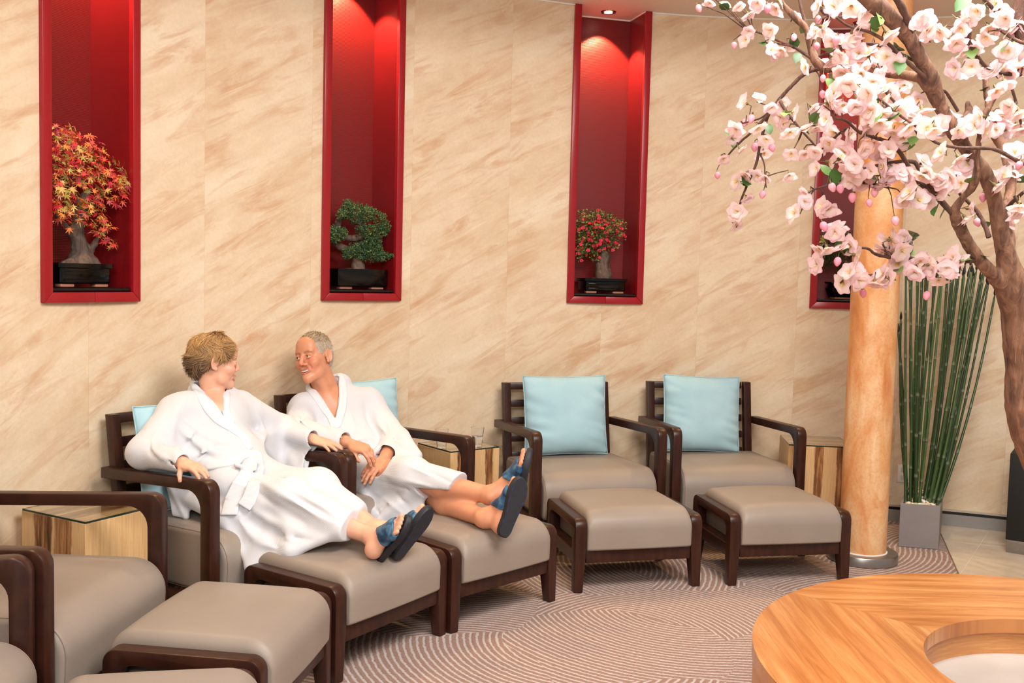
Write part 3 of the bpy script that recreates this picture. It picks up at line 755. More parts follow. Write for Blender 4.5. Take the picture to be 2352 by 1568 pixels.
tb = empty('round_table', (TC.x, TC.y, 0), 0, 'round orange wood table with an open middle, in the lower right corner', 'table')
def sector_lamella(q, lo, hi, th0):
    """one strip of a quarter of the top: grain runs across the quarter's middle direction; lo..hi measured from the centre along that direction"""
    ca, sa = math.cos(th0), math.sin(th0)
    # outline in local (u across, v outward): sector between v=|u| lines, ring between T_RI and T_R
    def outer(u): return math.sqrt(max(0, T_R*T_R-u*u))
    def inner(u): return max(abs(u)+0.0006, math.sqrt(max(0, T_RI*T_RI-u*u)) if abs(u) < T_RI else 0)
    um = math.sqrt(max(0, T_R**2-lo*lo)); um = min(um, hi, T_R*math.sin(math.pi/4))
    rows = []; bk = {-um, um, 0.0}
    for q_ in (lo, hi):
        for rad in (T_R, T_RI):
            if q_ < rad: bk |= {math.sqrt(rad*rad-q_*q_), -math.sqrt(rad*rad-q_*q_)}
        bk |= {q_, -q_}
    bk |= {T_RI/math.sqrt(2), -T_RI/math.sqrt(2)}; bk = sorted(b for b in bk if -um-1e-9 <= b <= um+1e-9); us = []
    for a_, b_ in zip(bk, bk[1:]):
        if b_-a_ > 1e-6: us += [a_+(b_-a_)*k_/10 for k_ in range(10)]
    for u in us+[um]:
        a, b = max(lo, inner(u)), min(hi, outer(u))
        if b-a > -2e-3: rows.append((u, a, max(a+1e-5, b)))
        elif rows and rows[-1] is not None: rows.append(None)
    out = []; cur = []
    for r_ in rows+[None]:
        if r_ is None:
            if len(cur) > 1: out.append(cur)
            cur = []
        else: cur.append(r_)
    W = lambda u, v: (sa*u+ca*v, -ca*u+sa*v)
    for run in out:
        V = []; Fc = []; UV = []; o = 0
        for u, a, b in run:
            for v_, z in ((a, T_Z), (b, T_Z), (a, T_Z-0.045), (b, T_Z-0.045)):
                x, y = W(u, v_); V.append((x, y, z)); UV.append((u+q*3.3, v_+q*1.7))
        for i in range(len(run)-1):
            p, n = o+4*i, o+4*i+4
            Fc += [(p, n, n+1, p+1), (p+2, p+3, n+3, n+2), (p, p+2, n+2, n), (p+1, n+1, n+3, p+3)]
        e = o+4*(len(run)-1); Fc += [(o, o+1, o+3, o+2), (e, e+2, e+3, e+1)]
        ob = pyobj('plank', V, Fc, M_TTOP, tb, False, uv=UV)
        bm = bmesh.new(); bm.from_mesh(ob.data); bmesh.ops.recalc_face_normals(bm, faces=bm.faces); bm.to_mesh(ob.data); bm.free()
rng = random.Random(5)
for q, th in enumerate((math.pi/2, math.pi, -math.pi/2, 0)):
    v0 = T_RI/math.sqrt(2)+0.0
    edges = [v0-0.001]
    while edges[-1] < T_R: edges.append(edges[-1]+0.052+0.018*rng.random())
    for a, b in zip(edges, edges[1:]): sector_lamella(q, a+0.0002, min(b, T_R)-0.0002, th)
def m_endgrain(nm, sc, c0, c1):
    t = NT(nm); n = t.noise(t.coord('Object', sc), 6, 5, 0.6, 0.3); t.base(t.ramp(n, [(0.3, c0), (0.7, c1)])).set(Roughness=0.35); return t.m
M_LIP = m_endgrain('table_lip', (8, 8, 1.2), sr(150, 92, 56), sr(186, 124, 82)); M_APR = m_endgrain('table_apron', (1, 1, 14), sr(188, 122, 68), sr(222, 160, 100))
def ringwall(r0, r1, z0, z1, name, mat):
    return obj(name, lathe([(r0, z0), (r1, z0), (r1, z1), (r0, z1)], 96, True), mat, tb, angle=30)
ringwall(T_RI+0.0005, T_RI+0.02, T_Z-0.047, T_Z-0.0012, 'inner_lip', M_LIP)
ringwall(T_RI+0.014, T_RI+0.05, 0.33, T_Z-0.047, 'inner_apron', M_APR)
ringwall(T_R-0.04, T_R-0.004, 0.0, T_Z-0.046, 'outer_apron', M_APR)
t = NT('white_stone'); n = t.noise(t.coord('Object'), 3, 3, 0.5); t.base(t.ramp(n, [(0.3, sr(184, 176, 168)), (0.7, sr(204, 198, 191))])).set(Roughness=0.4)
obj('well_floor', lathe([(0.0, 0.330), (T_RI+0.06, 0.330), (T_RI+0.06, 0.338), (0.0, 0.340)], 64), t.m, tb)
# ---- bamboo planter
PL0, PL1 = Vector((2.2775, 5.6287)), Vector((2.4914, 5.5838))
pw = (PL1-PL0).length; pa = math.atan2(PL1.y-PL0.y, PL1.x-PL0.x)
PLD, PLH = 0.50, 0.255
pin = Vector((-math.sin(pa), math.cos(pa)))
pl_root = empty('potted_bamboo', ((PL0+PL1)/2).to_3d(), pa+0.0, 'tall green horsetail bamboo canes in a grey box planter with pale pebbles', 'plant')
th = 0.014
skew = 0.24
def sk_(x, y): return (x+skew*y, y)
M_PLANTER = plain('grey_planter', sr(142, 136, 134), 0.45, 0.2, var=0.05, scale=9)
out = [sk_(-pw/2, 0), sk_(pw/2, 0), sk_(pw/2, PLD), sk_(-pw/2, PLD)]
inn = [sk_(-pw/2+th, th), sk_(pw/2-th, th), sk_(pw/2-th, PLD-th), sk_(-pw/2+th, PLD-th)]
bm = bmesh.new(); z0, z1, zi = 0.001, PLH, PLH-0.05
O0 = [bm.verts.new((*p, z0)) for p in out]; O1 = [bm.verts.new((*p, z1)) for p in out]; I1 = [bm.verts.new((*p, z1)) for p in inn]; I0 = [bm.verts.new((*p, zi)) for p in inn]
bm.faces.new(O0[::-1]); bm.faces.new(I0)
for i in range(4):
    j = (i+1) % 4; bm.faces.new((O0[i], O0[j], O1[j], O1[i])); bm.faces.new((O1[i], O1[j], I1[j], I1[i])); bm.faces.new((I1[i], I1[j], I0[j], I0[i]))
bmesh.ops.recalc_face_normals(bm, faces=bm.faces); bevel(bm, 0.002, 1); obj('planter', bm, M_PLANTER, pl_root, angle=30)
rng = random.Random(11)
def m_pebble():
    t = NT('pale_pebble'); i = t.add('ShaderNodeObjectInfo'); t.base(t.ramp(i.outputs['Random'], [(0, sr(206, 176, 134)), (0.5, sr(232, 216, 190)), (1, sr(240, 232, 218))])).set(Roughness=0.5); return t.m
M_PEB = m_pebble(); pebs = []
for v in range(3):
    bm = bmesh.new(); bmesh.ops.create_icosphere(bm, subdivisions=2, radius=1)
    for q in bm.verts: q.co *= 1+0.22*mnoise.noise(q.co*1.3+Vector((v*5, 0, 0)))
    me = bpy.data.meshes.new('pebble'); bm.to_mesh(me); bm.free(); finish(me, M_PEB, True, 180); pebs.append(me)
for i in range(120):
    x, y = rng.uniform(-pw/2+th+.012, pw/2-th-.012), PLD*0.97*rng.random()**1.5
    y = min(max(y, th+0.014), PLD-th-.02); X, Y = sk_(x, y)
    o = link('pebble', pebs[i % 3], pl_root, (X, Y, PLH-0.018+rng.uniform(-0.012, 0.018)), (rng.uniform(-.4, .4), rng.uniform(-.4, .4), rng.uniform(0, 6)))
    s = rng.uniform(0.6, 1.15); o.scale = (0.021*s, 0.015*s, 0.010*s)
def m_cane():
    t = NT('bamboo_cane'); s = t.add('ShaderNodeSeparateXYZ'); t.link(t.coord('UV'), s.inputs[0]); i = t.add('ShaderNodeObjectInfo')
    fr = t.math('FRACT', s.outputs[1])
    g = t.mix(i.outputs['Random'], sr(36, 58, 28), sr(70, 98, 50)); g = t.mix(t.ramp(t.noise(t.coord('Object'), 14, 3), [(0.4, (0,)*3), (0.7, (0.4,)*3)]), g, sr(36, 52, 28))
    c = t.mix(t.ramp(fr, [(0.0, (1,)*3), (0.035, (0.9,)*3), (0.08, (0,)*3), (0.955, (0,)*3), (0.975, (1,)*3)]), g, sr(100, 112, 84))
    c = t.mix(t.ramp(fr, [(0.955, (0,)*3), (0.965, (1,)*3), (0.985, (1,)*3), (0.99, (0,)*3)]), c, sr(60, 58, 44))
    t.base(c).set(Roughness=0.35); return t.m
M_CANE = m_cane(); M_TIP = plain('cane_tip', sr(22, 22, 18), 0.5)
def cane(x, y, tx, ty, h, r, seed):
    rg = random.Random(seed); n = rg.uniform(0.2, 0.27); V = []; Fc = []; UV = []; k = 10; st = []
    z = 0; ph = rg.random(); nz = int(h/0.02)
    bx, by = rg.uniform(-0.02, 0.02), rg.uniform(-0.02, 0.02)
    for i in range(nz+1):
        t = i/nz; zz = PLH-0.05+(h)*t; u = zz/n+ph; fu = u % 1
        rr = r*(1-0.35*t)*(1.16 if (fu < 0.03 or fu > 0.97) else (1.0+0.05*math.cos(fu*2*math.pi)))
        if i == nz: rr *= 0.6
        cx = x+(tx-x)*(t**0.85)+bx*math.sin(math.pi*t); cy = y+(ty-y)*(t**0.9)+by*math.sin(math.pi*t)
        for j in range(k): a = 2*math.pi*j/k; V.append((cx+rr*math.cos(a), cy+rr*math.sin(a), zz)); UV.append((j/k, u))
    for i in range(nz):
        for j in range(k): Fc.append((i*k+j, i*k+(j+1) % k, (i+1)*k+(j+1) % k, (i+1)*k+j))
    mi = [0]*len(Fc)
    top = Vector(V[-k:][0]); c = sum((Vector(q) for q in V[-k:]), Vector())/k; o = len(V)
    rt = r*0.72
    for zz, rr in ((0, rt*0.8), (0.012, rt*1.15), (0.03, rt*0.9), (0.05, rt*0.1)):
        for j in range(k): a = 2*math.pi*j/k; V.append((c.x+rr*math.cos(a), c.y+rr*math.sin(a), c.z+zz)); UV.append((0, 0.5))
    for i in range(3):
        for j in range(k): Fc.append((o+i*k+j, o+i*k+(j+1) % k, o+(i+1)*k+(j+1) % k, o+(i+1)*k+j)); mi.append(1)
    pyobj('cane', V, Fc, [M_CANE, M_TIP], pl_root, True, 180, uv=UV, mi=mi)
inv = Matrix.Rotation(-pa, 2)
org = (PL0+PL1)/2
def tolocal(p): return inv @ Vector((p.x-org.x, p.y-org.y))
tips_ = [2082, 2090, 2096, 2104, 2112, 2119, 2127, 2133, 2138, 2146, 2152, 2163, 2168, 2174, 2178, 2186, 2194, 2204, 2209, 2216, 2225, 2233, 2240, 2246, 2252, 2258, 2262, 2268, 2277, 2286, 2070, 2061, 2120, 2142, 2188, 2230, 2218, 2130, 2157, 2200, 2236, 2064, 2107, 2149, 2180, 2213, 2244, 2271]
tips = [q for j, q in enumerate(tips_) if j % 5 != 3]
for i, px in enumerate(tips):
    ytop = 585+rng.uniform(-5, 40) if px > 2075 else 720+rng.uniform(-20, 30)
    if px > 2262: ytop = 620+(px-2262)*1.6
    Yd = rng.uniform(5.65, 6.05); tp = P(px, ytop, Yd); lt = tolocal(tp)
    x0 = max(-pw/2+0.03, min(pw/2-0.03, (px-2170)/110*0.09+rng.uniform(-0.022, 0.022))); y0 = 0.06+0.34*min(1, max(0, (Yd-5.65)/0.4))*rng.random()
    X, Y = sk_(x0, y0)
    cane(X, Y, lt.x, lt.y, tp.z-(PLH-0.05)-0.05, rng.uniform(0.0078, 0.0102), i)
# ------------------------------------------------------------------ implicit modelling of bodies and cloth
V3 = lambda q: np.array(q, dtype=np.float64)
def smin(a, b, k):
    if k <= 0: return np.minimum(a, b)
    h = np.maximum(k-np.abs(a-b), 0)/k
    return np.minimum(a, b)-h*h*k*0.25
def smax(a, b, k): return -smin(-a, -b, k)
def f_rc(a, b, r1, r2):
    a, b = V3(a), V3(b); ba = b-a; L2 = ba@ba
    def f(p):
        h = np.clip((p-a)@ba/L2, 0, 1); return np.linalg.norm(p-a-h[:, None]*ba, axis=1)-(r1+(r2-r1)*h)
    return f, (a+b)/2, math.sqrt(L2)/2+max(r1, r2)
def f_ell(c, rad, R=None):
    c = V3(c); rad = V3(rad); R = np.eye(3) if R is None else np.asarray(R, float)     # rows of R: the three axes
    def f(p):
        q = (p-c)@R.T; k0 = np.linalg.norm(q/rad, axis=1); k1 = np.linalg.norm(q/(rad*rad), axis=1)
        return k0*(k0-1)/np.maximum(k1, 1e-9)
    return f, c, float(max(rad))
def f_tri(a, b, c, th):
    a, b, c = V3(a), V3(b), V3(c); ba, cb, ac = b-a, c-b, a-c; n = np.cross(ba, ac); nn = n@n
    def sg(p, o, e): return np.sign((p-o)@np.cross(e, n))
    def sd(p, o, e):
        h = np.clip((p-o)@e/(e@e), 0, 1); q = e*h[:, None]-(p-o); return (q*q).sum(1)
    def f(p):
        ins = sg(p, a, ba)+sg(p, b, cb)+sg(p, c, ac)
        de = np.minimum(np.minimum(sd(p, a, ba), sd(p, b, cb)), sd(p, c, ac)); pn = (p-a)@n
        return np.sqrt(np.where(ins < 2, de, pn*pn/nn))-th
    ctr = (a+b+c)/3; return f, ctr, float(max(np.linalg.norm(q-ctr) for q in (a, b, c)))+th
def f_wedge(a, b, c, th, r=0.004):
    """flat triangle given depth th to either side"""
    a, b, c = V3(a), V3(b), V3(c); n = np.cross(b-a, c-a); n /= np.linalg.norm(n); ctr = (a+b+c)/3; E = []
    for p, q in ((a, b), (b, c), (c, a)):
        m = np.cross(q-p, n); m /= np.linalg.norm(m); m = -m if (ctr-p)@m > 0 else m; E.append((p, m))
    def f(p):
        d = np.abs((p-a)@n)-th
        for o, m in E: d = smax(d, (p-o)@m-r, 0.01)
        return d
    return f, ctr, float(max(np.linalg.norm(q-ctr) for q in (a, b, c)))+th
def f_chain(pts, rad):
    """capsule chain; rad a number or one per point"""
    pts = [V3(q) for q in pts]; rad = [rad]*len(pts) if isinstance(rad, (int, float)) else rad
    fs = [f_rc(pts[i], pts[i+1], rad[i], rad[i+1])[0] for i in range(len(pts)-1)]
    def f(p):
        d = fs[0](p)
        for g in fs[1:]: d = np.minimum(d, g(p))
        return d
    A = np.array(pts); c = A.mean(0); return f, c, float(np.linalg.norm(A-c, axis=1).max()+max(rad))
PAD = 0.07
class Sdf:
    def __init__(s): s.ops = []; s.warp = None; s.post = []
    def add(s, prim, k=0.03, op='u'): s.ops.append((op, prim, k)); return s
    def sub(s, prim, k=0.01): return s.add(prim, k, 's')
    def __call__(s, p):
        d = np.full(len(p), 0.5)
        for op, (f, c, R), k in s.ops:
            m = ((p-c)**2).sum(1) < (R+PAD)**2
            if not m.any(): continue
            v = f(p[m]); d[m] = smin(d[m], v, k) if op == 'u' else smax(d[m], -v, k)
        for g in s.post:
            m = np.abs(d) < 0.06
            if m.any(): d[m] = g(p[m], d[m])
        return d
    def bounds(s):
        lo = np.min([c-R for op, (f, c, R), k in s.ops if op == 'u'], axis=0); hi = np.max([c+R for op, (f, c, R), k in s.ops if op == 'u'], axis=0); return lo-0.02, hi+0.02
def mesh_sdf(fn, lo, hi, res, relax=1):
    lo = V3(lo); n = np.ceil((V3(hi)-lo)/res/8).astype(int)*8; B = n//8
    G = np.full(n+1, 0.5, np.float32)
    ax = [lo[i]+res*(8*np.arange(B[i])+4) for i in range(3)]
    cc = np.stack(np.meshgrid(*ax, indexing='ij'), -1).reshape(-1, 3)
    dc = np.concatenate([fn(cc[i:i+20000]) for i in range(0, len(cc), 20000)])
    act = np.abs(dc) < res*8*1.25
    ins = (dc < 0) & ~act
    bi = np.stack(np.unravel_index(np.arange(len(cc)), B), -1)
    for b in bi[ins]: G[b[0]*8:b[0]*8+9, b[1]*8:b[1]*8+9, b[2]*8:b[2]*8+9] = -0.5
    o = np.stack(np.meshgrid(np.arange(9), np.arange(9), np.arange(9), indexing='ij'), -1).reshape(-1, 3)
    ab = bi[act]; CH = 60
    for i in range(0, len(ab), CH):
        idx = (ab[i:i+CH, None, :]*8+o[None]).reshape(-1, 3)
        G[idx[:, 0], idx[:, 1], idx[:, 2]] = fn(lo+res*idx)
    S = G < 0
    cnt = np.zeros(n, np.int8)
    for dx in (0, 1):
        for dy in (0, 1):
            for dz in (0, 1): cnt += S[dx:n[0]+dx, dy:n[1]+dy, dz:n[2]+dz]
    cell = (cnt > 0) & (cnt < 8); ci = np.argwhere(cell)
    vid = np.full(n, -1, np.int32); vid[tuple(ci.T)] = np.arange(len(ci))
    acc = np.zeros((len(ci), 3)); num = np.zeros(len(ci))
    corners = [(0, 0, 0), (1, 0, 0), (0, 1, 0), (1, 1, 0), (0, 0, 1), (1, 0, 1), (0, 1, 1), (1, 1, 1)]
    for a in range(8):
        for b in range(a+1, 8):
            A, Bc = np.array(corners[a]), np.array(corners[b])
            if np.abs(A-Bc).sum() != 1: continue
            ga = G[tuple((ci+A).T)]; gb = G[tuple((ci+Bc).T)]; m = (ga < 0) != (gb < 0)
            t = ga[m]/(ga[m]-gb[m]); acc[m] += A+(Bc-A)*t[:, None]; num[m] += 1
    Vt = lo+res*(ci+acc/num[:, None]); quads = []
    for axn in range(3):
        e = np.zeros(3, int); e[axn] = 1; u = np.zeros(3, int); u[(axn+1) % 3] = 1; w = np.zeros(3, int); w[(axn+2) % 3] = 1
        sl0 = tuple(slice(0, n[k]) for k in range(3)); sl1 = tuple(slice(e[k], n[k]+e[k]) for k in range(3))
        ch = S[sl0] != S[sl1]; ed = np.argwhere(ch); ed = ed[(ed[:, (axn+1) % 3] > 0) & (ed[:, (axn+2) % 3] > 0)]
        q = np.stack([vid[tuple((ed-u-w).T)], vid[tuple((ed-w).T)], vid[tuple(ed.T)], vid[tuple((ed-u).T)]], -1)
        fl = ~S[tuple(ed.T)]; q[fl] = q[fl][:, ::-1]; quads.append(q[(q >= 0).all(1)])
    Q_ = np.concatenate(quads)
    for _ in range(relax):
        sm = np.zeros_like(Vt); ct = np.zeros(len(Vt))
        for a, b in ((0, 1), (1, 2), (2, 3), (3, 0)):
            np.add.at(sm, Q_[:, a], Vt[Q_[:, b]]); np.add.at(sm, Q_[:, b], Vt[Q_[:, a]]); np.add.at(ct, Q_[:, a], 1); np.add.at(ct, Q_[:, b], 1)
        Vt = 0.5*Vt+0.5*sm/np.maximum(ct, 1)[:, None]
    return compact(Vt, Q_)
def combine(parts):
    V, Q_, o = [], [], 0
    for v, q in parts: V.append(v); Q_.append(q+o); o += len(v)
    return np.concatenate(V), np.concatenate(Q_)
def keep(v, q, m):
    """keep the quads whose corners all satisfy m"""
    return compact(v, q[m[q].all(1)])
def compact(v, q):
    u, inv_ = np.unique(q, return_inverse=True); return v[u], inv_.reshape(q.shape)
def to_surf(fn, px, py, Y0, near=0.5, far=0.35):
    """where the sight line through a spot of the photograph meets a surface, starting near depth Y0"""
    a, b = V3(P(px, py, Y0-near)), V3(P(px, py, Y0+far)); d = b-a; L = np.linalg.norm(d); d /= L; t = 0.0
    for _ in range(160):
        v = fn((a+d*t)[None])[0]
        if v < 0.0008 or t > L: break
        t += max(0.0008, min(v, PAD)*0.7)
    return a+d*t if t < L else V3(P(px, py, Y0))
def path_d(p, pts):
    d = np.full(len(p), 9.0)
    for a, b in zip(pts, pts[1:]):
        ba = b-a; h = np.clip((p-a)@ba/(ba@ba+1e-12), 0, 1); d = np.minimum(d, np.linalg.norm(p-a-h[:, None]*ba, axis=1))
    return d
def folds(sdf, items, Y0):
    """cloth folds: (points of the photograph, height, half width); negative heights are creases"""
    base = [(np.array([to_surf(sdf, x, y, Y0) for x, y in pts]), amp, w) for pts, amp, w in items]
    sm = []
    for pts, amp, w in base:
        pts = np.array([q for q in catmull([tuple(q) for q in pts], 3)]); sm.append((pts, amp, w, pts.mean(0), np.linalg.norm(pts-pts.mean(0), axis=1).max()+3*w))
    def g(p, d):
        d = d.copy()
        for pts, amp, w, c, R in sm:
            m = ((p-c)**2).sum(1) < R*R
            if not m.any(): continue
            q = p[m]; L = np.linalg.norm(np.diff(pts, axis=0), axis=1).sum()
            dd = path_d(q, pts); ends = np.minimum(np.linalg.norm(q-pts[0], axis=1), np.linalg.norm(q-pts[-1], axis=1))
            d[m] -= 1.5*amp*np.exp(-np.sqrt((dd/(0.75*w))**2+0.05)+0.22)*(0.1+0.9*np.minimum(1, ends/(0.4*L+1e-6)))
        return d
    return g
def ripple(amp, scale, seed):
    """gentle random unevenness of cloth"""
    rg = np.random.RandomState(seed); K = rg.normal(size=(7, 3)); K /= np.linalg.norm(K, axis=1)[:, None]; K *= scale*rg.uniform(0.5, 1.4, 7)[:, None]; ph = rg.uniform(0, 6.28, 7)
    def g(p, d): return d-amp*np.sin(p@K.T+ph+0.8*np.sin(p[:, ::-1]@K[::-1].T)).mean(1)*2
    return g
def frame_from(fwd, up):
    f = Vector(fwd).normalized(); u = Vector(up); u = (u-f*u.dot(f)).normalized(); l = u.cross(f)     # l: the person's left
    return np.array([l, f, u])                                # rows: left, forward, up
# ------------------------------------------------------------------ skin, hair, cloth materials
def m_skin(name, tone, red):
    t = NT(name); a = t.add('ShaderNodeVertexColor'); a.layer_name = 'Col'; n = t.noise(t.coord('Object'), 60, 4, 0.6)
    c = t.mix(t.ramp(n, [(0.3, (0.0,)*3), (0.75, (0.30,)*3)]), a.outputs[0], red, 'MIX')
    t.base(c).set(Roughness=0.42, Subsurface_Weight=0.12, Subsurface_Radius=(1.0, 0.35, 0.2), Subsurface_Scale=0.006); t.bump(t.noise(t.coord('Object'), 420, 3, 0.6), 0.08, 0.001); return t.m
def m_robe():
    t = NT('white_waffle_cotton'); v = t.coord('Object'); s = t.add('ShaderNodeSeparateXYZ'); t.link(v, s.inputs[0])
    k = 2*math.pi/0.0062
    a = t.math('SINE', t.math('MULTIPLY', t.math('ADD', s.outputs[0], t.math('MULTIPLY', s.outputs[1], 0.9)), k)); b = t.math('SINE', t.math('MULTIPLY', t.math('ADD', s.outputs[2], t.math('MULTIPLY', s.outputs[1], 0.35)), k))
    h = t.math('MULTIPLY', a, b)
    t.base(t.mix(t.math('ADD', t.math('MULTIPLY', h, 0.5), 0.5), sr(203, 204, 210), sr(216, 217, 222))).set(Roughness=0.9, Sheen_Weight=0.25); t.bump(h, 0.22, 0.0022); return t.m
M_ROBE = m_robe(); M_ROBEFLAT = plain('white_cotton_band', sr(216, 217, 222), 0.9)
def m_hair(name):
    t = NT(name); a = t.add('ShaderNodeVertexColor'); a.layer_name = 'Col'; t.base(a.outputs[0]).set(Roughness=0.42, Specular_IOR_Level=0.4); return t.m
M_HAIR = m_hair('hair_strands')
M_EYE = plain('eye_white', sr(226, 220, 214), 0.15); M_IRIS = plain('eye_iris', sr(52, 40, 34), 0.1); M_TEETH = plain('teeth', sr(238, 230, 214), 0.25)
M_GOLD = plain('gold_links', sr(212, 170, 90), 0.22, 1.0)
# ------------------------------------------------------------------ heads
MOUTH_UP = [(-0.034, 0.0775, -0.0560), (-0.019, 0.0915, -0.0605), (-0.005, 0.0985, -0.0622), (0, 0.0982, -0.0630), (0.005, 0.0985, -0.0622), (0.019, 0.0915, -0.0605), (0.034, 0.0775, -0.0560)]
MOUTH_LO = [(-0.034, 0.0775, -0.0565), (-0.020, 0.0885, -0.0755), (0, 0.0945, -0.0825), (0.020, 0.0885, -0.0755), (0.034, 0.0775, -0.0565)]
def head_sdf(S, H, R, sc, man):
    """adds a head to S. H origin (eye level, mid head), R rows left/forward/up, sc scale"""
    T = lambda x, y, z: H+sc*(R[0]*x+R[1]*y+R[2]*z)
    E_ = lambda c, r, k=0.02: S.add(f_ell(T(*c), [q*sc for q in r], R), k)
    C_ = lambda a, b, r1, r2, k=0.012: S.add(f_rc(T(*a), T(*b), r1*sc, r2*sc), k)
    E_((0, -0.012, 0.036), (0.073, 0.094, 0.082))
    E_((0, 0.030, -0.030), (0.060 if man else 0.058, 0.056, 0.078), 0.03)
    C_((-0.033, 0.030, -0.082), (0, 0.072, -0.104 if man else -0.102), 0.026, 0.020 if man else 0.017, 0.025)
    C_((0.033, 0.030, -0.082), (0, 0.072, -0.104 if man else -0.102), 0.026, 0.020 if man else 0.017, 0.025)
    S.add(f_ell(T(0, 0.080, -0.104), [0.017*sc, 0.012*sc, 0.013*sc], R), 0.015)
    for s in (-1, 1):
        E_((s*0.040, 0.058, -0.034), (0.022, 0.023, 0.022), 0.02)
        S.add(f_ell(T(s*0.030, 0.073, -0.055), [0.014*sc, 0.016*sc, 0.02*sc], R), 0.02)
    C_((-0.038, 0.074, 0.024), (0.038, 0.074, 0.024), 0.013 if man else 0.010, 0.013 if man else 0.010, 0.016)
    E_((0, 0.062, 0.056), (0.048, 0.030, 0.040), 0.03)
    for s in (-1, 1): S.sub(f_ell(T(s*0.031, 0.100, 0.002), [0.017*sc, 0.016*sc, 0.011*sc], R), 0.012)
    C_((0, 0.088, 0.012), (0, 0.110 if man else 0.1055, -0.032 if man else -0.030), 0.0085, 0.0112 if man else 0.0098, 0.010)
    for s in (-1, 1):
        C_((s*0.009, 0.097, -0.037), (s*0.012, 0.092, -0.036), 0.0075, 0.0070, 0.006)
        S.sub(f_ell(T(s*0.0065, 0.102, -0.0465), [0.0035*sc, 0.0055*sc, 0.004*sc], R), 0.003)
    # lids round the eyeballs, with a narrow opening
    for s in (-1, 1):
        op = 0.0042 if man else 0.0030
        c = T(s*0.031, 0.0765, 0.001); g = f_ell(c, [0.0150*sc]*3, R); cut = f_ell(T(s*0.031, 0.094, -0.0005), [0.0118*sc, 0.014*sc, op*sc], R)
        fa, fb = g[0], cut[0]
        S.add(((lambda fa, fb: (lambda p: smax(fa(p), -fb(p), 0.002)))(fa, fb), g[1], g[2]), 0.004)
        S.add(f_chain([T(s*0.019, 0.090, 0.006), T(s*0.031, 0.0935, 0.0085), T(s*0.043, 0.086, 0.005)], 0.0022*sc), 0.004)
        S.add(f_chain([T(s*0.020, 0.088, -0.006), T(s*0.031, 0.0905, -0.0085), T(s*0.042, 0.085, -0.005)], 0.0024*sc), 0.006)
    # smiling mouth: corners drawn back and up, upper teeth showing
    S.sub(f_chain([T(-0.027, 0.092, -0.0645), T(-0.013, 0.100, -0.0708), T(0, 0.103, -0.0725), T(0.013, 0.100, -0.0708), T(0.027, 0.092, -0.0645)], [0.0038*sc, 0.0070*sc, 0.0076*sc, 0.0070*sc, 0.0038*sc]), 0.003)
    up = [T(*q) for q in MOUTH_UP]; lo = [T(*q) for q in MOUTH_LO]
    S.add(f_chain(up, [0.0022*sc]+[0.0032*sc]*5+[0.0022*sc]), 0.004); S.add(f_chain(lo, [0.0022*sc, 0.0040*sc, 0.0048*sc, 0.0040*sc, 0.0022*sc]), 0.005)
    for s in (-1, 1):       # cheeks lifted by the smile, soft folds beside the mouth
        S.add(f_ell(T(s*0.042, 0.064, -0.030), [0.020*sc, 0.019*sc, 0.016*sc], R), 0.016)
        S.sub(f_chain([T(s*0.020, 0.098, -0.036), T(s*0.034, 0.089, -0.050), T(s*0.041, 0.079, -0.068), T(s*0.038, 0.076, -0.084)], 0.0030*sc), 0.014)
    # ears
    for s in (-1, 1):
        yb, nn = np.array([s*0.40, -0.917, 0.0]), np.array([s*0.917, 0.40, 0.0]); ec = np.array([s*0.0765, -0.014, -0.004])
        g = lambda v: R[0]*v[0]+R[1]*v[1]+R[2]*v[2]
        S.add(f_ell(T(*ec), [0.0055*sc, 0.0175*sc, 0.0300*sc], np.array([g(nn), g(yb), R[2]])), 0.006)
        rim = [T(*(ec+yb*0.0165*math.cos(t)+np.array([0, 0, 0.0295*math.sin(t)])+nn*0.0028)) for t in np.linspace(-1.2, 3.3, 14)]
        S.add(f_chain(rim, 0.0032*sc), 0.003)
        S.sub(f_ell(T(*(ec+nn*0.0065+yb*0.001)), [0.0045*sc, 0.0105*sc, 0.0180*sc], np.array([g(nn), g(yb), R[2]])), 0.004)
        S.add(f_ell(T(*(ec+np.array([0, 0.008, -0.027]))), [0.0055*sc, 0.0085*sc, 0.0085*sc], R), 0.005); S.add(f_ell(T(*(ec-yb*0.0145+nn*0.002)), [0.004*sc, 0.004*sc, 0.007*sc], R), 0.004)
    return T
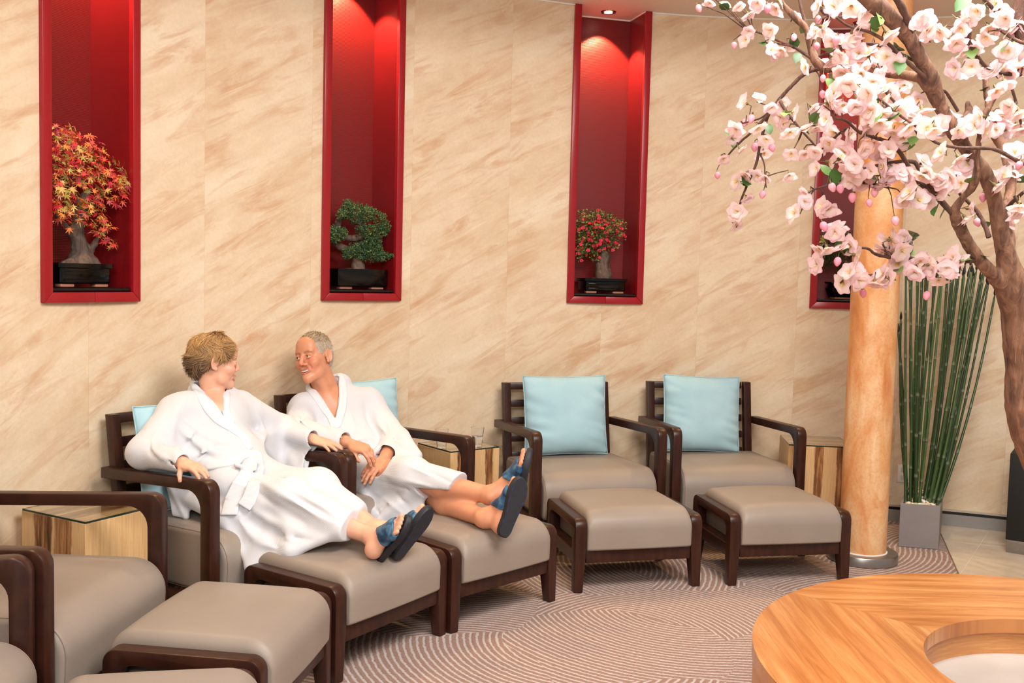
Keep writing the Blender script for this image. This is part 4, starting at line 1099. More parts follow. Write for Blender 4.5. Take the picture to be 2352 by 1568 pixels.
def face_extras(parent, T, R, sc, man, gaze):
    """eyeballs, teeth, brows"""
    for s in (-1, 1):
        c = T(s*0.031, 0.0765, 0.001); bm = bmesh.new(); bmesh.ops.create_uvsphere(bm, u_segments=20, v_segments=14, radius=0.0128*sc)
        g = Vector(gaze).normalized(); bmesh.ops.rotate(bm, cent=(0, 0, 0), matrix=g.to_track_quat('Z', 'Y').to_matrix(), verts=bm.verts)
        bmesh.ops.translate(bm, vec=Vector(c), verts=bm.verts)
        for f in bm.faces:
            d = (f.calc_center_median()-Vector(c)).normalized(); f.material_index = 1 if d.dot(g) > 0.87 else 0
        me = bpy.data.meshes.new('eye'); bm.to_mesh(me); bm.free(); finish(me, [M_EYE, M_IRIS], True, 180); link('eye', me, parent)
    pl = Pile()
    for i in range(-5, 6):
        w = 0.0048; x = i*w*1.02; y = 0.0925-11*x*x; a = 20*x
        h = 0.0096 if abs(i) < 3 else 0.0082
        q = []
        for dy in (0, -0.004):
            for dx, dz in ((-w/2*0.94, -h), (w/2*0.94, -h), (w/2*0.97, 0.002), (-w/2*0.97, 0.002)):
                q.append(T(x+dx*math.cos(a), y+dy-dx*math.sin(a)*1.0, -0.0640+5.5*x*x+dz+h*0.10))
        pl.add(q, [(0, 1, 2, 3), (7, 6, 5, 4), (0, 4, 5, 1), (1, 5, 6, 2), (2, 6, 7, 3), (3, 7, 4, 0)])
    o = pl.obj('teeth', M_TEETH, parent, smooth=False); o['kind'] = 'stuff'
def strand(pl, cols, pts, r0, r1, col, flat=0.45, n=4):
    path = catmull([tuple(q) for q in pts], 3); L = len(path)
    v, f = tube_vf([(*q[:3], r0+(r1-r0)*(i/(L-1))**1.5) for i, q in enumerate(path)], n, False); pl.add(v, f); cols += [col]*len(v)
def hair_obj(pl, cols, parent, name='hair'):
    o = pl.obj(name, M_HAIR, parent, True, 180)
    a = o.data.color_attributes.new('Col', 'FLOAT_COLOR', 'POINT'); a.data.foreach_set('color', np.array([(*c[:3], 1) for c in cols], np.float32).ravel()); o['kind'] = 'stuff'; return o
def roots_on(fn, v, rg, count):
    """random points of a hair cap with their outward normals"""
    e = 0.002; I = [rg.randrange(len(v)) for _ in range(count)]; p = v[I]
    g = np.stack([fn(p+np.eye(3)[k]*e)-fn(p-np.eye(3)[k]*e) for k in range(3)], 1); return p, g/np.maximum(np.linalg.norm(g, axis=1), 1e-9)[:, None]
# ------------------------------------------------------------------ hands
def hand_sdf(S, wrist, palm_dir, back_n, curl, size, thumb_side, spread=0.10, thumb_out=0.8, thumb_curl=0.3, arch=None):
    """wrist point, direction of the palm, normal on the back of the hand; thumb_side +1 when the thumb lies on the side back_n x palm_dir"""
    d = Vector(palm_dir).normalized(); n = Vector(back_n); n = (n-d*n.dot(d)).normalized(); s = n.cross(d).normalized()*thumb_side; W0 = Vector(wrist); z = size
    kn = []
    L = 0.088*z
    S.add(f_ell(W0+d*L*0.52, [0.040*z, 0.052*z, 0.0145*z], np.array([s, d, n])), 0.012)
    S.add(f_rc(W0-d*0.012*z, W0+d*0.03*z, 0.021*z, 0.022*z), 0.016)
    S.add(f_rc(W0+d*0.012*z+s*0.014*z-n*0.006*z, W0+d*0.052*z+s*0.026*z-n*0.008*z, 0.014*z, 0.013*z), 0.012)      # ball of the thumb
    tips = []
    for i, (off, ln, r) in enumerate(((0.027, 0.072, 0.0092), (0.0095, 0.080, 0.0094), (-0.0085, 0.074, 0.0090), (-0.0255, 0.058, 0.0080))):
        k0 = W0+d*(L*(1.0-0.10*abs(i-1.2)))+s*off*z+n*0.001*z; a0 = off*spread/0.027
        dir_ = (d*math.cos(a0)+s*math.sin(a0)).normalized(); p = k0; ang = 0; seg = [0.45*ln, 0.30*ln, 0.25*ln]; cu = curl[i] if isinstance(curl[0], (tuple, list)) else curl
        S.add(f_rc(W0+d*0.03*z+s*off*0.6*z, k0, r*0.9*z, r*1.08*z), 0.010)
        rr = r*z
        for j in range(3):
            ang += cu[j]; q = p+(dir_*math.cos(ang)-n*math.sin(ang))*seg[j]*z; r2 = rr*(0.93 if j < 2 else 0.80); S.add(f_rc(p, q, rr, r2), 0.004); p, rr = q, r2
        tips.append((p, (dir_*math.cos(ang)-n*math.sin(ang)), (n*math.cos(ang)+dir_*math.sin(ang)), rr))
    tb = W0+d*0.022*z+s*0.027*z-n*0.007*z; td = (d*math.cos(thumb_out)+s*math.sin(thumb_out)-n*thumb_curl).normalized(); m = tb+td*0.036*z; td2 = (td+d*0.35-n*0.15).normalized(); e = m+td2*0.030*z
    S.add(f_rc(tb, m, 0.0125*z, 0.0105*z), 0.012); S.add(f_rc(m, e, 0.0105*z, 0.0082*z), 0.005); tips.append((e, td2, (n-td2*n.dot(td2)).normalized(), 0.0085*z))
    return tips
def nails(parent, tips, mat):
    for c, d, n, r in tips:
        s = n.cross(d); bm = bmesh.new(); bmesh.ops.create_uvsphere(bm, u_segments=10, v_segments=6, radius=1.0)
        M = Matrix(((s.x*r*0.62, d.x*r*0.85, n.x*r*0.22, c.x+n.x*r*0.86+d.x*r*0.25), (s.y*r*0.62, d.y*r*0.85, n.y*r*0.22, c.y+n.y*r*0.86+d.y*r*0.25), (s.z*r*0.62, d.z*r*0.85, n.z*r*0.22, c.z+n.z*r*0.86+d.z*r*0.25), (0, 0, 0, 1)))
        bmesh.ops.transform(bm, matrix=M, verts=bm.verts); obj('fingernail', bm, mat, parent, True, 180)
# ------------------------------------------------------------------ feet and slippers
def foot_sdf(S, heel, toe_dir, dors, ankle, size, left):
    """heel: middle of the sole's heel; toe_dir along the sole; dors: away from the sole. left: -1/+1 side of the big toe along dors x toe_dir"""
    d = Vector(toe_dir).normalized(); n = Vector(dors); n = (n-d*n.dot(d)).normalized(); s = n.cross(d).normalized()*left; h = Vector(heel); z = size; A = Vector(ankle)
    W = lambda x, y, u: h+d*y*z+s*x*z+n*u*z
    S.add(f_ell(W(0, 0.024, 0.030), [0.028*z, 0.032*z, 0.030*z], np.array([s, d, n])), 0.02)
    S.add(f_rc(W(0, 0.04, 0.035), A, 0.030*z, 0.034*z), 0.03); S.add(f_rc(W(0, 0.03, 0.028), W(-0.008, 0.15, 0.018), 0.026*z, 0.018*z), 0.02)
    S.add(f_rc(A, W(0.006, 0.17, 0.020), 0.032*z, 0.018*z), 0.03); S.add(f_rc(W(0.012, 0.06, 0.035), W(0.022, 0.180, 0.018), 0.026*z, 0.017*z), 0.02)
    S.add(f_rc(W(0.02, 0.178, 0.018), W(-0.026, 0.165, 0.015), 0.018*z, 0.015*z), 0.015)
    mall = 0.030*z
    for q in (-1, 1): S.add(f_ell(A+s*q*mall, [0.012*z, 0.014*z, 0.014*z], np.array([s, d, n])), 0.015)
    S.add(f_rc(W(0.026, 0.185, 0.017), W(0.022, 0.232, 0.014), 0.0125*z, 0.0118*z), 0.008); S.add(f_ell(W(0.022, 0.238, 0.015), [0.0125*z, 0.014*z, 0.0115*z], np.array([s, d, n])), 0.004)
    for i, (x, y) in enumerate(((0.004, 0.235), (-0.010, 0.226), (-0.0225, 0.214), (-0.034, 0.200))):
        S.add(f_rc(W(x*0.9, 0.178, 0.016), W(x, y-0.006, 0.014), 0.0095*z, 0.0080*z), 0.004); S.add(f_ell(W(x, y, 0.011), [0.0082*z, 0.010*z, 0.0085*z], np.array([s, d, n])), 0.003)
    return W, (s, d, n, h)
M_SOLE = None
def m_sole():
    t = NT('black_rubber_sole'); s = t.add('ShaderNodeSeparateXYZ'); t.link(t.coord('UV'), s.inputs[0]); k = 2*math.pi/0.0055
    a = t.math('SINE', t.math('MULTIPLY', s.outputs[0], k)); b = t.math('SINE', t.math('MULTIPLY', s.outputs[1], k*0.8)); h = t.math('MULTIPLY', a, b)
    t.base(t.mix(t.math('ADD', t.math('MULTIPLY', h, 0.5), 0.5), sr(26, 27, 36), sr(44, 45, 56))).set(Roughness=0.6); t.bump(h, 0.6, 0.003); return t.m
def m_strap():
    t = NT('blue_marbled_strap'); n = t.noise(t.coord('Object'), 28, 4, 0.55, 0.6)
    t.base(t.ramp(n, [(0.3, sr(24, 36, 62)), (0.48, sr(36, 78, 112)), (0.62, sr(70, 112, 136)), (0.8, sr(112, 136, 156))])).set(Roughness=0.38); return t.m
M_SOLE, M_STRAP = m_sole(), m_strap(); M_SOLESIDE = plain('black_sole_rim', sr(30, 31, 38), 0.6)
M_OVAL = plain('blue_stud', sr(28, 44, 92), 0.5)
def sole_outline(z, grow=0.006):
    pts = [(0, -0.008), (0.022, -0.002), (0.031, 0.025), (0.030, 0.07), (0.034, 0.12), (0.044, 0.175), (0.043, 0.215), (0.032, 0.246), (0.012, 0.258), (-0.012, 0.250), (-0.032, 0.228), (-0.043, 0.195), (-0.044, 0.16), (-0.036, 0.10), (-0.031, 0.05), (-0.028, 0.015), (-0.018, -0.004)]
    pts = catmull(pts+[pts[0]], 4)[:-1]; return [(q[0]*z*1.0, q[1]*z+0.0) for q in pts]
def slipper(parent, F, FR, W, z, left, label=None):
    """sole below the foot and a wide strap over it, in the foot's own axes (x side, y to the toes, u up)"""
    root = empty('slipper', (0, 0, 0), parent=parent)
    ol = sole_outline(1.0); n = len(ol); V = []; Fc = []; UV = []
    prof = [(0.0, -0.001), (1.0, 0.000), (1.02, -0.006), (1.02, -0.020), (0.97, -0.026), (0.0, -0.026)]
    cx, cy = 0.0, 0.125; rings = []
    for sc_, u in prof:
        if sc_ == 0: rings.append([len(V)]); V.append(tuple(W(cx, cy, u))); UV.append((cx, cy)); continue
        r = []
        for x, y in ol: r.append(len(V)); xx, yy = cx+(x-cx)*sc_, cy+(y-cy)*sc_; V.append(tuple(W(xx, yy, u))); UV.append((xx, yy))
        rings.append(r)
    MI = []
    for kk, (a, b) in enumerate(zip(rings, rings[1:])):
        for i in range(n):
            MI.append(0 if kk == 4 else 1)
            j = (i+1) % n
            if len(a) == 1: Fc.append((a[0], b[i], b[j]))
            elif len(b) == 1: Fc.append((a[i], b[0], a[j]))
            else: Fc.append((a[i], b[i], b[j], a[j]))
    o = pyobj('sole', V, Fc, [M_SOLE, M_SOLESIDE], root, True, 40, uv=UV, mi=MI); bm = bmesh.new(); bm.from_mesh(o.data); bmesh.ops.recalc_face_normals(bm, faces=bm.faces); bm.to_mesh(o.data); bm.free()
    # studs showing on the sole's rim
    for y in (0.06, 0.105, 0.15, 0.195):
        for sd in (-1, 1):
            bm = bmesh.new(); bmesh.ops.create_uvsphere(bm, u_segments=10, v_segments=6, radius=1)
            e = 0.0275 if y < 0.12 else 0.036
            for v in bm.verts: v.co = W(sd*e+v.co.x*0.0032, y+v.co.y*0.009, -0.0262+v.co.z*0.0012)
            obj('stud', bm, M_OVAL, root, True, 180)
    # strap: follows the foot
    s_, d_, n_, h_ = [V3(q) for q in FR]
    def f(p):
        d = F(p); q = p-h_; x, y, u = q@s_/z, q@d_/z, q@n_/z
        sh = smax(smax(d-0.0075, -(d-0.0012), .001), smax((np.abs(x)-0.056)*z, (u-0.085)*z, .002), .002)
        lo_ = 0.105-0.20*np.abs(x)+0.1*np.maximum(u-0.02, 0); hi_ = 0.200+0.25*x*(1)-2.5*x*x
        return smax(smax(sh, (lo_-y)*z, .003), smax((y-hi_)*z, (-0.010-u)*z, .002), .003)
    c = np.array([list(W(a, b, u)) for a in (-.06, .06) for b in (.07, .23) for u in (-.02, .09)])
    v, q = mesh_sdf(f, c.min(0), c.max(0), 0.0026); npobj('strap', v, q, M_STRAP, root)
    return root
# ------------------------------------------------------------------ assembling a figure
def build_body(root, S, fine, name, tone_fn, mat, res=0.0045):
    """skin: coarse everywhere but in the fine boxes (lo, hi, res), which it joins with a one-cell lap"""
    lo, hi = S.bounds(); v, q = mesh_sdf(S, lo, hi, res); parts = []
    m = np.ones(len(v), bool)
    for flo, fhi, fr in fine: m &= ~(((v > V3(flo)+res*2.4) & (v < V3(fhi)-res*2.4)).all(1))
    parts.append(keep(v, q, m))
    for flo, fhi, fr in fine: parts.append(mesh_sdf(S, flo, fhi, fr))
    V, Q_ = combine(parts); return npobj(name, V, Q_, mat, root, True, 180, tone_fn(V))
def Qc(k, f, r, z): return chair_pt(k, r, -f, z)
SEATED = {}
# ------------------------------------------------------------------ the woman
def tone(S, V, base, T, sc, R, lip, cheek, extra=()):
    c = np.tile(np.array(base[:3]), (len(V), 1))
    def blend(d, r, col, amt):
        w = np.clip(1-(d/r)**2, 0, 1)[:, None]*amt; c[:] = c*(1-w)+np.array(col[:3])*w
    if T is not None:
        H = T(0, 0, 0); L = (V-H)/sc; X, Y, Z = L@R[0], L@R[1], L@R[2]; near = (np.abs(X) < .1) & (np.abs(Y) < .15) & (np.abs(Z) < .16)
        for s in (-1, 1):
            blend(np.where(near, np.sqrt((X-s*0.042)**2+(Y-0.070)**2+(Z+0.034)**2), 9), 0.036, cheek, 0.45)
        blend(np.where(near, np.sqrt(X**2+(Y-0.112)**2+(Z+0.036)**2), 9), 0.02, cheek, 0.45)
        up = [np.array(q) for q in MOUTH_UP]
        lo = [np.array(q) for q in MOUTH_LO]
        q = np.stack([X, Y, Z], 1); dl = np.where(near, np.minimum(path_d(q, up), path_d(q, lo)), 9); blend(dl, 0.0075, lip, 0.85)
        ins = near & (np.abs(X) < 0.030) & (Z < -0.0640+5*X*X) & (Z > -0.0775+9*X*X) & (Y < 0.0925-11*X*X) & (Y > 0.055); c[ins] = np.array(lip[:3])*0.35
        for s in (-1, 1):
            br = [np.array(q) for q in [(s*0.014, 0.094, 0.0185), (s*0.030, 0.094, 0.0245), (s*0.047, 0.080, 0.0195)]]
            blend(np.where(near, path_d(q, br), 9), 0.0058, extra[0], 0.75)
            ly = [np.array(q) for q in [(s*0.019, 0.0905, 0.0040), (s*0.031, 0.0935, 0.0050), (s*0.043, 0.0865, 0.0030)]]
            blend(np.where(near, path_d(q, ly), 9), 0.0032, (0.03, 0.02, 0.02), 0.8)
    return np.concatenate([c, np.ones((len(c), 1))], 1)
M_SKINW = m_skin('fair_skin', None, sr(222, 158, 128)); M_NAIL = plain('fingernail_rose', sr(196, 132, 116), 0.25)
W_ = empty('person', Qc('D', 0, 0, 0), 0, 'woman with short tousled blonde hair in a white robe, feet up on the footstool', 'person')
W_INV = W_.location.copy()
wroot = empty('woman_root'); 
def woman():
    H = V3(P(494, 828, 4.40)); sc = 0.98
    R = frame_from((0.89, 0.44, -0.10), (0.06, 0.02, 1.0))
    S = Sdf(); T = head_sdf(S, H, R, sc, False)
    nb = P(487, 915, 4.41)
    S.add(f_rc(T(0, -0.024, -0.05), nb, 0.044, 0.053), 0.018)
    S.add(f_rc(T(0.02, 0.02, -0.07), P(503, 945, 4.33), 0.018, 0.016), 0.03)
    lat = V3((0.62, 0.78, 0.0)); lat /= np.linalg.norm(lat); up = V3((0.30, -0.22, 0.93)); fr = np.cross(up, lat); fr = -fr if fr[1] > 0 else fr
    up = np.cross(lat, fr); up = up if up[2] > 0 else -up; TR = np.array([lat, fr/np.linalg.norm(fr), up/np.linalg.norm(up)])
    S.add(f_rc(P(432, 935, 4.30), P(560, 935, 4.50), 0.052, 0.052), 0.04)
    S.add(f_ell(P(505, 975, 4.385), (0.140, 0.088, 0.13), TR), 0.05)
    S.add(f_ell(P(535, 1060, 4.30), (0.13, 0.10, 0.13), TR), 0.05)
    hipn, hipf, kn, kf = Qc('D', 0.0, -0.09, .545), Qc('D', 0.0, .09, .545), Qc('D', .42, -.075, .575), Qc('D', .43, .085, .585)
    S.add(f_rc(hipn, kn, .075, .052), .04); S.add(f_rc(hipf, kf, .075, .052), .04)
    # feet
    heel_n = P(866, 1279, 3.765); an = heel_n+Vector((-0.018, 0.035, 0.070)); heel_f = P(905, 1276, 3.80); af = P(868, 1218, 3.87)
    tn, dn = Vector((0.52, -0.40, 0.76)), Vector((-0.76, -0.30, 0.42)); tf, dfv = Vector((0.56, 0.10, 0.82)), Vector((-0.72, 0.62, 0.36))
    S.add(f_rc(kn, (kn+an)*0.5+Vector((0, 0, -0.012)), .050, .050), .03); S.add(f_rc((kn+an)*0.5+Vector((0, 0, -0.012)), an, .046, .031), .03)
    S.add(f_rc(kf, (kf+af)*0.5, .050, .050), .03); S.add(f_rc((kf+af)*0.5, af, .046, .031), .03)
    Wn, FRn = foot_sdf(S, heel_n, tn, dn, an, 0.93, 1); Wf, FRf = foot_sdf(S, heel_f, tf, dfv, af, 0.93, -1)
    # arms
    shn, eln, wrn = P(405, 950, 4.26), Qc('D', -.16, -.345, .735), Qc('D', .105, -.362, .728)
    shf, elf, wrf = P(578, 948, 4.54), Qc('D', -.10, .40, .75), Qc('D', .125, .372, .732)
    S.add(f_rc(shn, eln, .045, .036), .03); S.add(f_rc(eln, wrn, .036, .024), .02); S.add(f_rc(shf, elf, .045, .036), .03); S.add(f_rc(elf, wrf, .036, .024), .02)
    fD = Vector((math.sin(CH['D'][2]), -math.cos(CH['D'][2]), 0)); rD = Vector((math.cos(CH['D'][2]), math.sin(CH['D'][2]), 0)); Z = Vector((0, 0, 1))
    # near hand: fingers over the front of the armrest, thumb down on the inner side
    t1 = hand_sdf(S, wrn, fD*0.98-Z*0.16+rD*0.10, Z*1.0+fD*0.15-rD*0.10, [(.22, .35, .35), (.16, .30, .30), (.16, .30, .30), (.22, .35, .3)], 0.93, -1, 0.10, 0.95, 0.95)
    t2 = hand_sdf(S, wrf, fD*0.99-Z*0.16+rD*0.10, Z*1.0+fD*0.15-rD*0.15, [(.10, .16, .14), (.06, .12, .12), (.10, .16, .14), (.18, .25, .2)], 0.95, 1, 0.13, 1.0, 0.55)
    bx = lambda c, r: (V3(c)-r, V3(c)+r)
    fine = [(H-np.array([.125, .135, .135]), H+np.array([.125, .135, .125]), 0.0022)]
    for t in (t1, t2):
        pts = np.array([list(q[0]) for q in t]); w = V3(wrn if t is t1 else wrf); A = np.vstack([pts, w[None]]); fine.append((A.min(0)-.022, A.max(0)+.022, 0.0024))
    for W0 in (Wn, Wf):
        pts = np.array([list(W0(x, y, u)) for x in (-.045, .045) for y in (-.01, .25) for u in (0, .06)]); fine.append((pts.min(0)-.012, pts.max(0)+.012, 0.0028))
    # feet boxes overlap: merge into one
    fl = np.minimum(fine[3][0], fine[4][0]); fh = np.maximum(fine[3][1], fine[4][1]); fine = fine[:3]+[(fl, fh, 0.0028)]
    build_body(wroot, S, fine, 'body', lambda V: tone(S, V, sr(226, 172, 144), T, sc, R, sr(190, 98, 92), sr(222, 140, 122), (sr(150, 112, 84),)), M_SKINW)
    face_extras(wroot, T, R, sc, False, (0.62, 0.75, -0.02))
    nails(wroot, t1+t2, M_NAIL)
    slipper(wroot, S, FRn, Wn, 0.93, 1); slipper(wroot, S, FRf, Wf, 0.93, -1)
    # ------------- robe
    G = Sdf()
    G.add(f_ell(P(502, 980, 4.39), (0.165, 0.112, 0.15), TR), .05)
    G.add(f_ell(P(528, 1052, 4.31), (0.165, 0.128, 0.13), TR), .06)
    G.add(f_rc(P(440, 930, 4.31), P(550, 925, 4.50), .062, .060), .05)
    G.add(f_rc(P(462, 900, 4.41), P(512, 905, 4.46), .060, .055), .03)
    G.add(f_rc(P(408, 946, 4.26), eln+Vector((0, 0, .0)), .072, .062), .06)
    G.add(f_rc(eln, wrn-fD*0.01, .058, .042), .04)
    G.add(f_tri(P(400, 965, 4.24), eln+Vector((.02, 0, .0)), P(468, 1058, 4.22), .045), .06)
    G.add(f_tri(P(395, 945, 4.27), P(475, 1065, 4.22), P(520, 985, 4.33), .05), .06)
    G.add(f_rc(shf, elf, .068, .066), .05); G.add(f_rc(elf, wrf-fD*0.015+Z*0.0, .062, .048), .04)
    lw = P(692, 1096, 4.50); le = P(640, 1075, 4.60)
    G.add(f_tri(elf-Z*0.02, wrf-fD*0.02-Z*0.02, lw, .020), .03); G.add(f_tri(elf-Z*0.02, lw, le, .024), .03); G.add(f_tri(elf, le, P(590, 1010, 4.45), .03), .05)
    lap = P(560, 1100, 4.22)
    G.add(f_ell(lap, (.19, .15, .10), np.array([V3(rD), V3(fD), V3(Z)])), .06)
    G.add(f_rc(hipn, kn, .100, .080), .05); G.add(f_rc(hipf, kf, .105, .082), .05)
    shn_e = kn*0.30+an*0.70; shf_e = kf*0.40+af*0.60
    G.add(f_rc(kn, shn_e, .080, .058), .04); G.add(f_rc(kf, shf_e, .082, .055), .04)
    T1, T2, T3, T4 = P(512, 1188, 3.99), P(579, 1303, 3.862), P(668, 1268, 3.81), P(788, 1218, 3.80)
    G.add(f_tri(kn, kf, hipn, .07), .04); G.add(f_tri(kf, hipn, hipf, .07), .04); G.add(f_tri(kn, shn_e, shf_e, .040), .04); G.add(f_tri(kn, kf, shf_e, .045), .04)
    G.add(f_tri(hipn, T1, kn, .028), .05); G.add(f_tri(T1, T2, kn, .016), .05); G.add(f_tri(T2, T3, kn, .018), .05); G.add(f_tri(T3, T4, kn, .022), .05); G.add(f_tri(T4, shn_e, kn, .030), .04)
    G.add(f_tri(hipn, T1, P(420, 1140, 4.15), .03), .05)
    # robe skirt under the armrest, hanging sleeve tail
    G.add(f_tri(P(385, 1100, 4.17), P(438, 1108, 4.14), P(428, 1186, 4.10), .010), .02); G.add(f_tri(P(385, 1100, 4.17), P(428, 1186, 4.10), P(401, 1180, 4.13), .009), .015)
    # openings: neck, V, cuffs
    G.sub(f_rc(T(0, 0.0, -0.05), P(490, 912, 4.41), .064, .060), .012)
    G.sub(f_wedge(P(458, 862, 4.33), P(513, 868, 4.40), P(508, 955, 4.30), .11), .006)
    G.sub(f_rc(wrn-fD*0.045, wrn+fD*0.10, .029, .038), .010)
    G.sub(f_rc(wrf-fD*0.055, wrf+fD*0.10, .033, .046), .010)
    G.sub(f_tri(wrf-fD*0.045-Z*0.03, wrf+fD*0.03-Z*0.03, lw+fD*0.03+Z*0.025, .011), .004)
    # hem
    hem = fD*0.9-Z*0.25
    f1 = folds(G, [([(392, 960), (440, 1010), (500, 1040), (560, 1046)], .016, .014), ([(400, 985), (445, 1030), (500, 1056)], -.012, .012), ([(420, 960), (470, 1000), (530, 1022), (572, 1030)], .013, .012), ([(600, 1075), (680, 1115), (770, 1165)], -.012, .011), ([(570, 1180), (630, 1225), (720, 1240)], -.013, .012), ([(600, 1090), (660, 1140), (740, 1190), (785, 1205)], .013, .012), ([(365, 985), (350, 1010), (350, 1040)], .012, .010), ([(340, 1020), (370, 1050), (400, 1062)], .010, .009), ([(600, 960), (625, 985), (650, 1000)], .012, .010), ([(425, 1080), (470, 1078), (520, 1068)], -.010, .008),
        ([(430, 905), (400, 960), (395, 1020)], 0.0150, 0.0187), ([(470, 960), (440, 1000), (400, 1040)], 0.0180, 0.0170), ([(520, 1000), (470, 1035), (430, 1062)], 0.0180, 0.0153), ([(560, 1015), (520, 1045), (470, 1068)], 0.0150, 0.0136),
        ([(575, 1035), (540, 1055), (500, 1075)], 0.0150, 0.0119), ([(455, 985), (425, 1030)], -0.0150, 0.0119), ([(500, 1020), (450, 1055)], -0.0150, 0.0102),
        ([(352, 1000), (345, 1035), (370, 1060)], -0.0120, 0.0102), ([(380, 1050), (400, 1068)], -0.0090, 0.0085), ([(360, 1040), (395, 1058)], 0.0090, 0.0085),
        ([(610, 965), (635, 1010), (640, 1060)], -0.0150, 0.0119), ([(640, 1005), (655, 1050), (650, 1085)], 0.0180, 0.0119), ([(668, 1005), (676, 1050), (672, 1090)], 0.0120, 0.0085), ([(655, 1010), (664, 1060)], -0.0150, 0.0085), ([(590, 945), (606, 990), (605, 1030)], 0.0150, 0.0127),
        ([(590, 1100), (640, 1130), (700, 1165)], 0.0180, 0.0136), ([(585, 1125), (640, 1165), (700, 1200)], -0.0150, 0.0119), ([(560, 1150), (620, 1195), (700, 1225)], 0.0180, 0.0136), ([(545, 1190), (590, 1240), (640, 1262)], 0.0180, 0.0153), ([(540, 1165), (600, 1215), (670, 1250)], -0.0150, 0.0119),
        ([(640, 1105), (700, 1140), (760, 1175)], 0.0150, 0.0119), ([(650, 1125), (720, 1165), (790, 1205)], -0.0135, 0.0102), ([(680, 1120), (740, 1150), (800, 1180)], -0.0120, 0.0085), ([(520, 1180), (560, 1255)], -0.0150, 0.0119),
        ([(560, 1090), (535, 1130), (525, 1175)], 0.0150, 0.0119), ([(545, 1100), (520, 1145)], -0.0150, 0.0102), ([(585, 1120), (575, 1165), (560, 1200)], -0.0150, 0.0102)], 4.15)
    G.post = [ripple(.0022, 38, 3), f1]
    # trim the hem to a clean edge
    hp = V3(P(800, 1215, 3.83)); hn = V3(fD*0.93+rD*0.25-Z*0.05); hn /= np.linalg.norm(hn)
    lo, hi = G.bounds()
    base = G
    def GG(p):
        d = base(p); return smax(d, (p-hp)@hn, .006)
    v, q = mesh_sdf(GG, lo, hi, 0.0042); npobj('robe', v, q, M_ROBE, wroot)
    # collar bands
    def band(pts, w, off, name, mat=M_ROBEFLAT, Y0=4.3):
        pp = np.array(catmull([tuple(to_surf(G, x, y, Y0)) for x, y in pts], 4)); 
        def f(p):
            d = G(p); dd = path_d(p, pp); return smax(smax(d-off, -(d+off), .002), dd-w, .004)
        v, q = mesh_sdf(f, pp.min(0)-w-.02, pp.max(0)+w+.02, 0.0034); return npobj(name, v, q, mat, wroot)
    band([(448, 880), (460, 905), (478, 935), (500, 960), (530, 980), (556, 1000), (570, 1022)], .024, .0060, 'collar')
    band([(519, 898), (519, 920), (520, 945), (530, 968)], .019, .0052, 'collar')
    band([(470, 1066), (500, 1068), (530, 1060), (560, 1052), (590, 1045)], .026, .0085, 'belt')
    # bow and belt tails
    K = Sdf(); kb = to_surf(G, 583, 1046, 4.2); kb2 = Vector(kb)
    K.add(f_ell(kb, (.030, .022, .026)), .01)
    def tail(px, hw, th):
        pp = [Vector(to_surf(G, x, y, 4.15))+Vector((0, -0.006, 0.004)) for x, y in px]
        for (a, b) in zip(pp, pp[1:]):
            s = (b-a).cross(Vector((-0.1, -0.95, .3))).normalized()*hw; K.add(f_tri(a-s, a+s, b+s, th), .004); K.add(f_tri(a-s, b-s, b+s, th), .004)
    tail([(580, 1050), (572, 1085), (552, 1115), (535, 1150), (527, 1182)], .030, .005); tail([(588, 1050), (592, 1080), (585, 1115), (572, 1150), (562, 1164)], .026, .005)
    K.add(f_chain([Vector(to_surf(G, x, y, 4.15))+Vector((0, -.012, .01)) for x, y in ((583, 1046), (560, 1056), (545, 1072), (562, 1078), (583, 1060))], .010), .008)
    lo, hi = K.bounds(); v, q = mesh_sdf(K, lo, hi, 0.0032); npobj('belt_bow', v, q, M_ROBEFLAT, wroot)
    # ------------- hair
    rg = random.Random(4); pl = Pile(); cols = []
    TT = lambda x, y, z: Vector(T(x, y, z))
    hs = Sdf(); hs.add(f_ell(T(0, -0.018, 0.040), [0.083*sc, 0.104*sc, 0.088*sc], R), .02); hs.add(f_ell(T(0, -0.055, -0.010), [0.070*sc, 0.062*sc, 0.070*sc], R), .03)
    def hm(p):
        d = hs(p); L = (p-H)/sc; X, Y, Zz = L@R[0], L@R[1], L@R[2]
        zh = np.interp(Y, [-.12, -.07, -.03, 0.0, 0.02, 0.035, 0.06, 0.085], [-.075, -.075, -.03, 0.012, -0.012, 0.004, 0.062, 0.078])
        return smax(d, (zh-Zz)*sc*0.75, .008)
    v, q = mesh_sdf(hm, H-.16, H+.16, 0.0035)
    base_c = np.array(sr(150, 112, 72)[:3]); vc = np.tile(np.append(base_c*0.75, 1), (len(v), 1)); npobj('hair_cap', v, q, M_HAIR, wroot, color=vc)
    crown = V3((0.01, -0.050, 0.118)); rp, rn = roots_on(hs, v, rg, 5200); Rm = R
    for p, nw in zip(rp, rn):
        L = Rm@(p-H)/sc; nrm = Vector(Rm@nw); zh = np.interp(L[1], [-.12, -.07, -.03, 0.0, 0.02, 0.035, 0.06, 0.085], [-.075, -.075, -.03, 0.014, -0.010, 0.006, 0.064, 0.080])
        if L[2] < zh-0.002: continue
        fl = Vector(L)-Vector(crown); fl = (fl-nrm*fl.dot(nrm)); fl = fl.normalized() if fl.length > 1e-4 else Vector((0, 1, 0))
        if L[1] > 0.0 and L[2] > 0.03: fl = (fl*0.6+Vector((-0.55, 0.35, -0.25))).normalized()
        if L[2] < 0.03 and L[1] < -0.02: fl = (fl+Vector((0, -0.5, 0.25))).normalized()
        wv = mnoise.noise(Vector(L)*19); w2 = mnoise.noise(Vector(L)*19+Vector((9, 3, 5)))
        sw = nrm.cross(fl)*wv*1.5+Vector((0, 0, w2*0.7))
